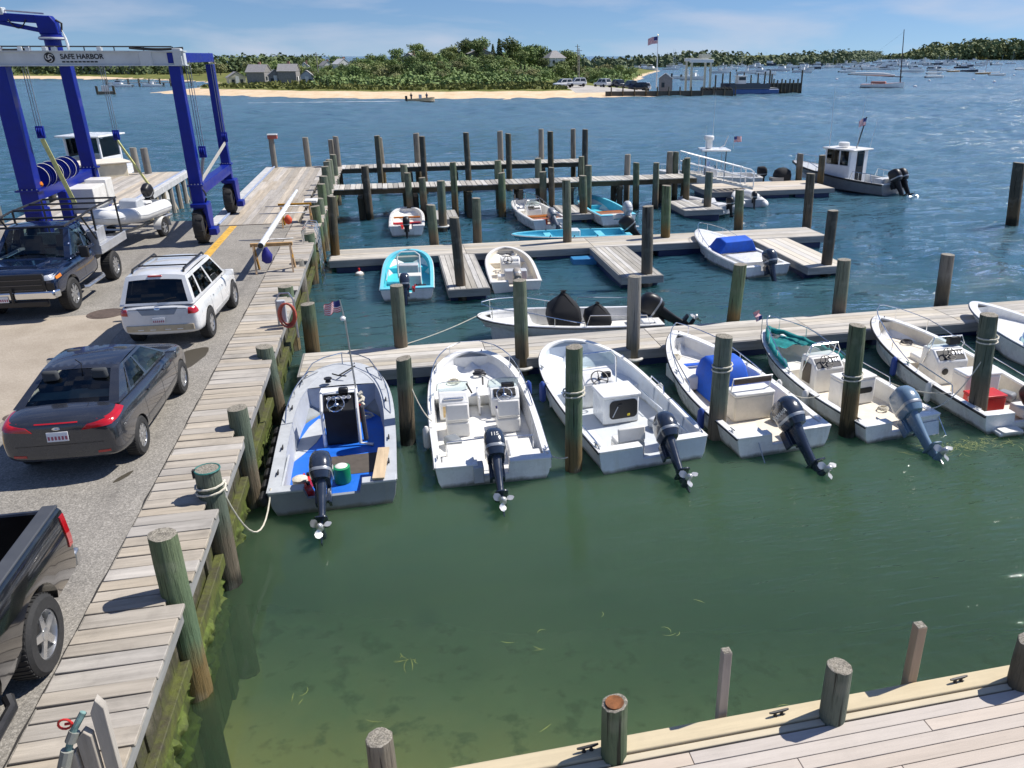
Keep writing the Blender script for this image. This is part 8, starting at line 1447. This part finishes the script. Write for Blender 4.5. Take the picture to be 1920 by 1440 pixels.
sb = thing('speedboat', 'small open speedboat crossing in front of the far beach with a white wake', 'boat', (3.6, 147.3, .05), R(-93)); hs_ = Hull(4.6, 1.7, .4, .7); S = hs_.S[::3] + [1.0]
MB().loft([[Vector((a * hs_.hb(t), t * 4.6, z)) for a, z in ((-1, hs_.zg(t)), (-.85, .05), (0, -.1), (.85, .05), (1, hs_.zg(t)))] for t in S], closed=False).build('hull', simple('tan hull', (.45, .35, .22), .5), sb, fix=True); MB().loft([[hs_.out(t, .05, -.1, -1), hs_.out(t, .05, -.1, 1)] for t in S], closed=False, flip=True).build('sole', GREYL, sb); MB().box((0, 2.2, .7), (.6, .5, .8)).build('console', GREYL, sb); MB().box((0, -.15, .5), (.35, .4, .8)).build('outboard', BLK, sb)
def person(x, y, z, shirt, label):
    o = thing('person', label, 'person', (x, y, z), 0, 'people in the speedboat'); o.scale = (.75, .75, .6); bd = MB(); bd.loft([[Vector((a * math.cos(k * math.pi / 5), b_ * math.sin(k * math.pi / 5), zz)) for k in range(10)] for zz, a, b_ in ((0, .16, .12), (.35, .17, .12), (.8, .18, .13), (1.1, .2, .13), (1.35, .22, .13), (1.45, .1, .09), (1.5, .06, .06), (1.55, .07, .08), (1.68, .1, .11), (1.8, .06, .07))])
    for s_ in (-1, 1): bd.tube([(s_ * .2, 0, 1.36), (s_ * .28, -.05, 1.1), (s_ * .2, -.25, .95)], [.055, .045, .035], 7)
    bd.build('body', [shirt], o, angle=70); MB().lathe([(.1, 1.66), (.115, 1.72), (.09, 1.81), (.03, 1.84)], 10).build('hair', BLK, o)
person(4.3, 147.3, .35, simple('dark jacket', (.04, .04, .05), .9), 'person in dark clothes standing aft in the speedboat'); person(6.9, 147.25, .35, simple('navy shirt', (.05, .06, .1), .9), 'person crouched forward in the speedboat')
m, t, b = newmat('wake foam'); t.nodes.remove(b); nz = tex(t, scale=1.2, detail=6, sc=(.5, 2.2, 1), obj=False); tr = nd(t, 'ShaderNodeBsdfTransparent'); df = nd(t, 'ShaderNodeBsdfDiffuse', i={'Color': (.85, .88, .9, 1)}); mx_ = nd(t, 'ShaderNodeMixShader'); lk(t, maprange(t, nz, .42, .58, 0, .85), mx_.inputs[0]); lk(t, tr.outputs[0], mx_.inputs[1]); lk(t, df.outputs[0], mx_.inputs[2]); lk(t, mx_.outputs[0], t.nodes['Material Output'].inputs[0])
wk = MB(); wk.loft([[(3.9, 147.0, .13), (3.9, 147.6, .13)], [(0, 146.6, .13), (0, 147.8, .13)], [(-6, 146.5, .13), (-6, 147.6, .13)], [(-22, 147.0, .13), (-22, 147.4, .13)]], closed=False); wk.quad((4.0, 146.2, .15), (8.6, 146.3, .15), (8.8, 146.75, .15), (4.0, 146.65, .15)); o = wk.build('wake_foam', m); o['kind'] = 'stuff'; o['label'] = 'white foam of the speedboat wake'; o['category'] = 'foam'
# floating weed by the boats
wd = MB(); rw_ = random.Random(2)
def weed(cx, cy, rx, ry, n):
    for i in range(n):
        x, y, a, l_ = cx + rw_.gauss(0, rx), cy + rw_.gauss(0, ry), rw_.uniform(0, 6.28), rw_.uniform(.03, .13); cv_ = rw_.uniform(-2, 2); p = Vector((x, y, .005 + .003 * (i % 4))); lft, rgt = [], []
        for k in range(5):
            dv = Vector((math.cos(a), math.sin(a), 0)); nv = Vector((-math.sin(a), math.cos(a), 0)) * .006 * (1 - abs(k - 2) * .35); lft.append(p - nv); rgt.append(p + nv); p = p + dv * l_ / 2; a += cv_ * .3
        wd.loft([[l, r] for l, r in zip(lft, rgt)], closed=False)
weed(10.9, 12.35, .6, .13, 150); weed(-.35, 8.6, .06, .03, 9); weed(1.4, 8.4, .03, .05, 2); weed(-1.7, 8.2, .05, .05, 3); weed(3.2, 8.3, .03, .05, 3); weed(.6, 7.2, 1.4, .8, 5); weed(3, 9.5, 2, .6, 4)
o = wd.build('eelgrass', simple('yellow green weed', (.16, .19, .05), .6, var=.4)); o['kind'] = 'stuff'; o['label'] = 'loose yellow green eelgrass floating on the water'; o['category'] = 'seaweed'

# ---- look-alikes of one label are told apart by their place, left to right
NUM = ['first', 'second', 'third', 'fourth', 'fifth', 'sixth', 'seventh', 'eighth', 'ninth', 'tenth', 'eleventh', 'twelfth', 'thirteenth', 'fourteenth', 'fifteenth', 'sixteenth', 'seventeenth', 'eighteenth', 'nineteenth', 'twentieth'] + ['twenty-' + k for k in ('first', 'second', 'third', 'fourth', 'fifth', 'sixth', 'seventh', 'eighth', 'ninth')] + ['thirtieth'] + ['thirty-' + k for k in ('first', 'second', 'third', 'fourth', 'fifth', 'sixth', 'seventh', 'eighth', 'ninth')] + ['fortieth'] + ['forty-' + k for k in ('first', 'second', 'third', 'fourth', 'fifth')]
same = {}
for o in COL.objects:
    if o.parent is None and o.get('category') and o.get('kind') is None: same.setdefault(o['label'], []).append(o)
for l_, os_ in same.items():
    if len(os_) > 1:
        for k, o in enumerate(sorted(os_, key=lambda o: math.atan2(o.location.x, o.location.y))): o['label'] = '%s, %s from left' % (' '.join(w_ for w_ in l_.split() if w_ not in ('the', 'a', 'of')), NUM[k])
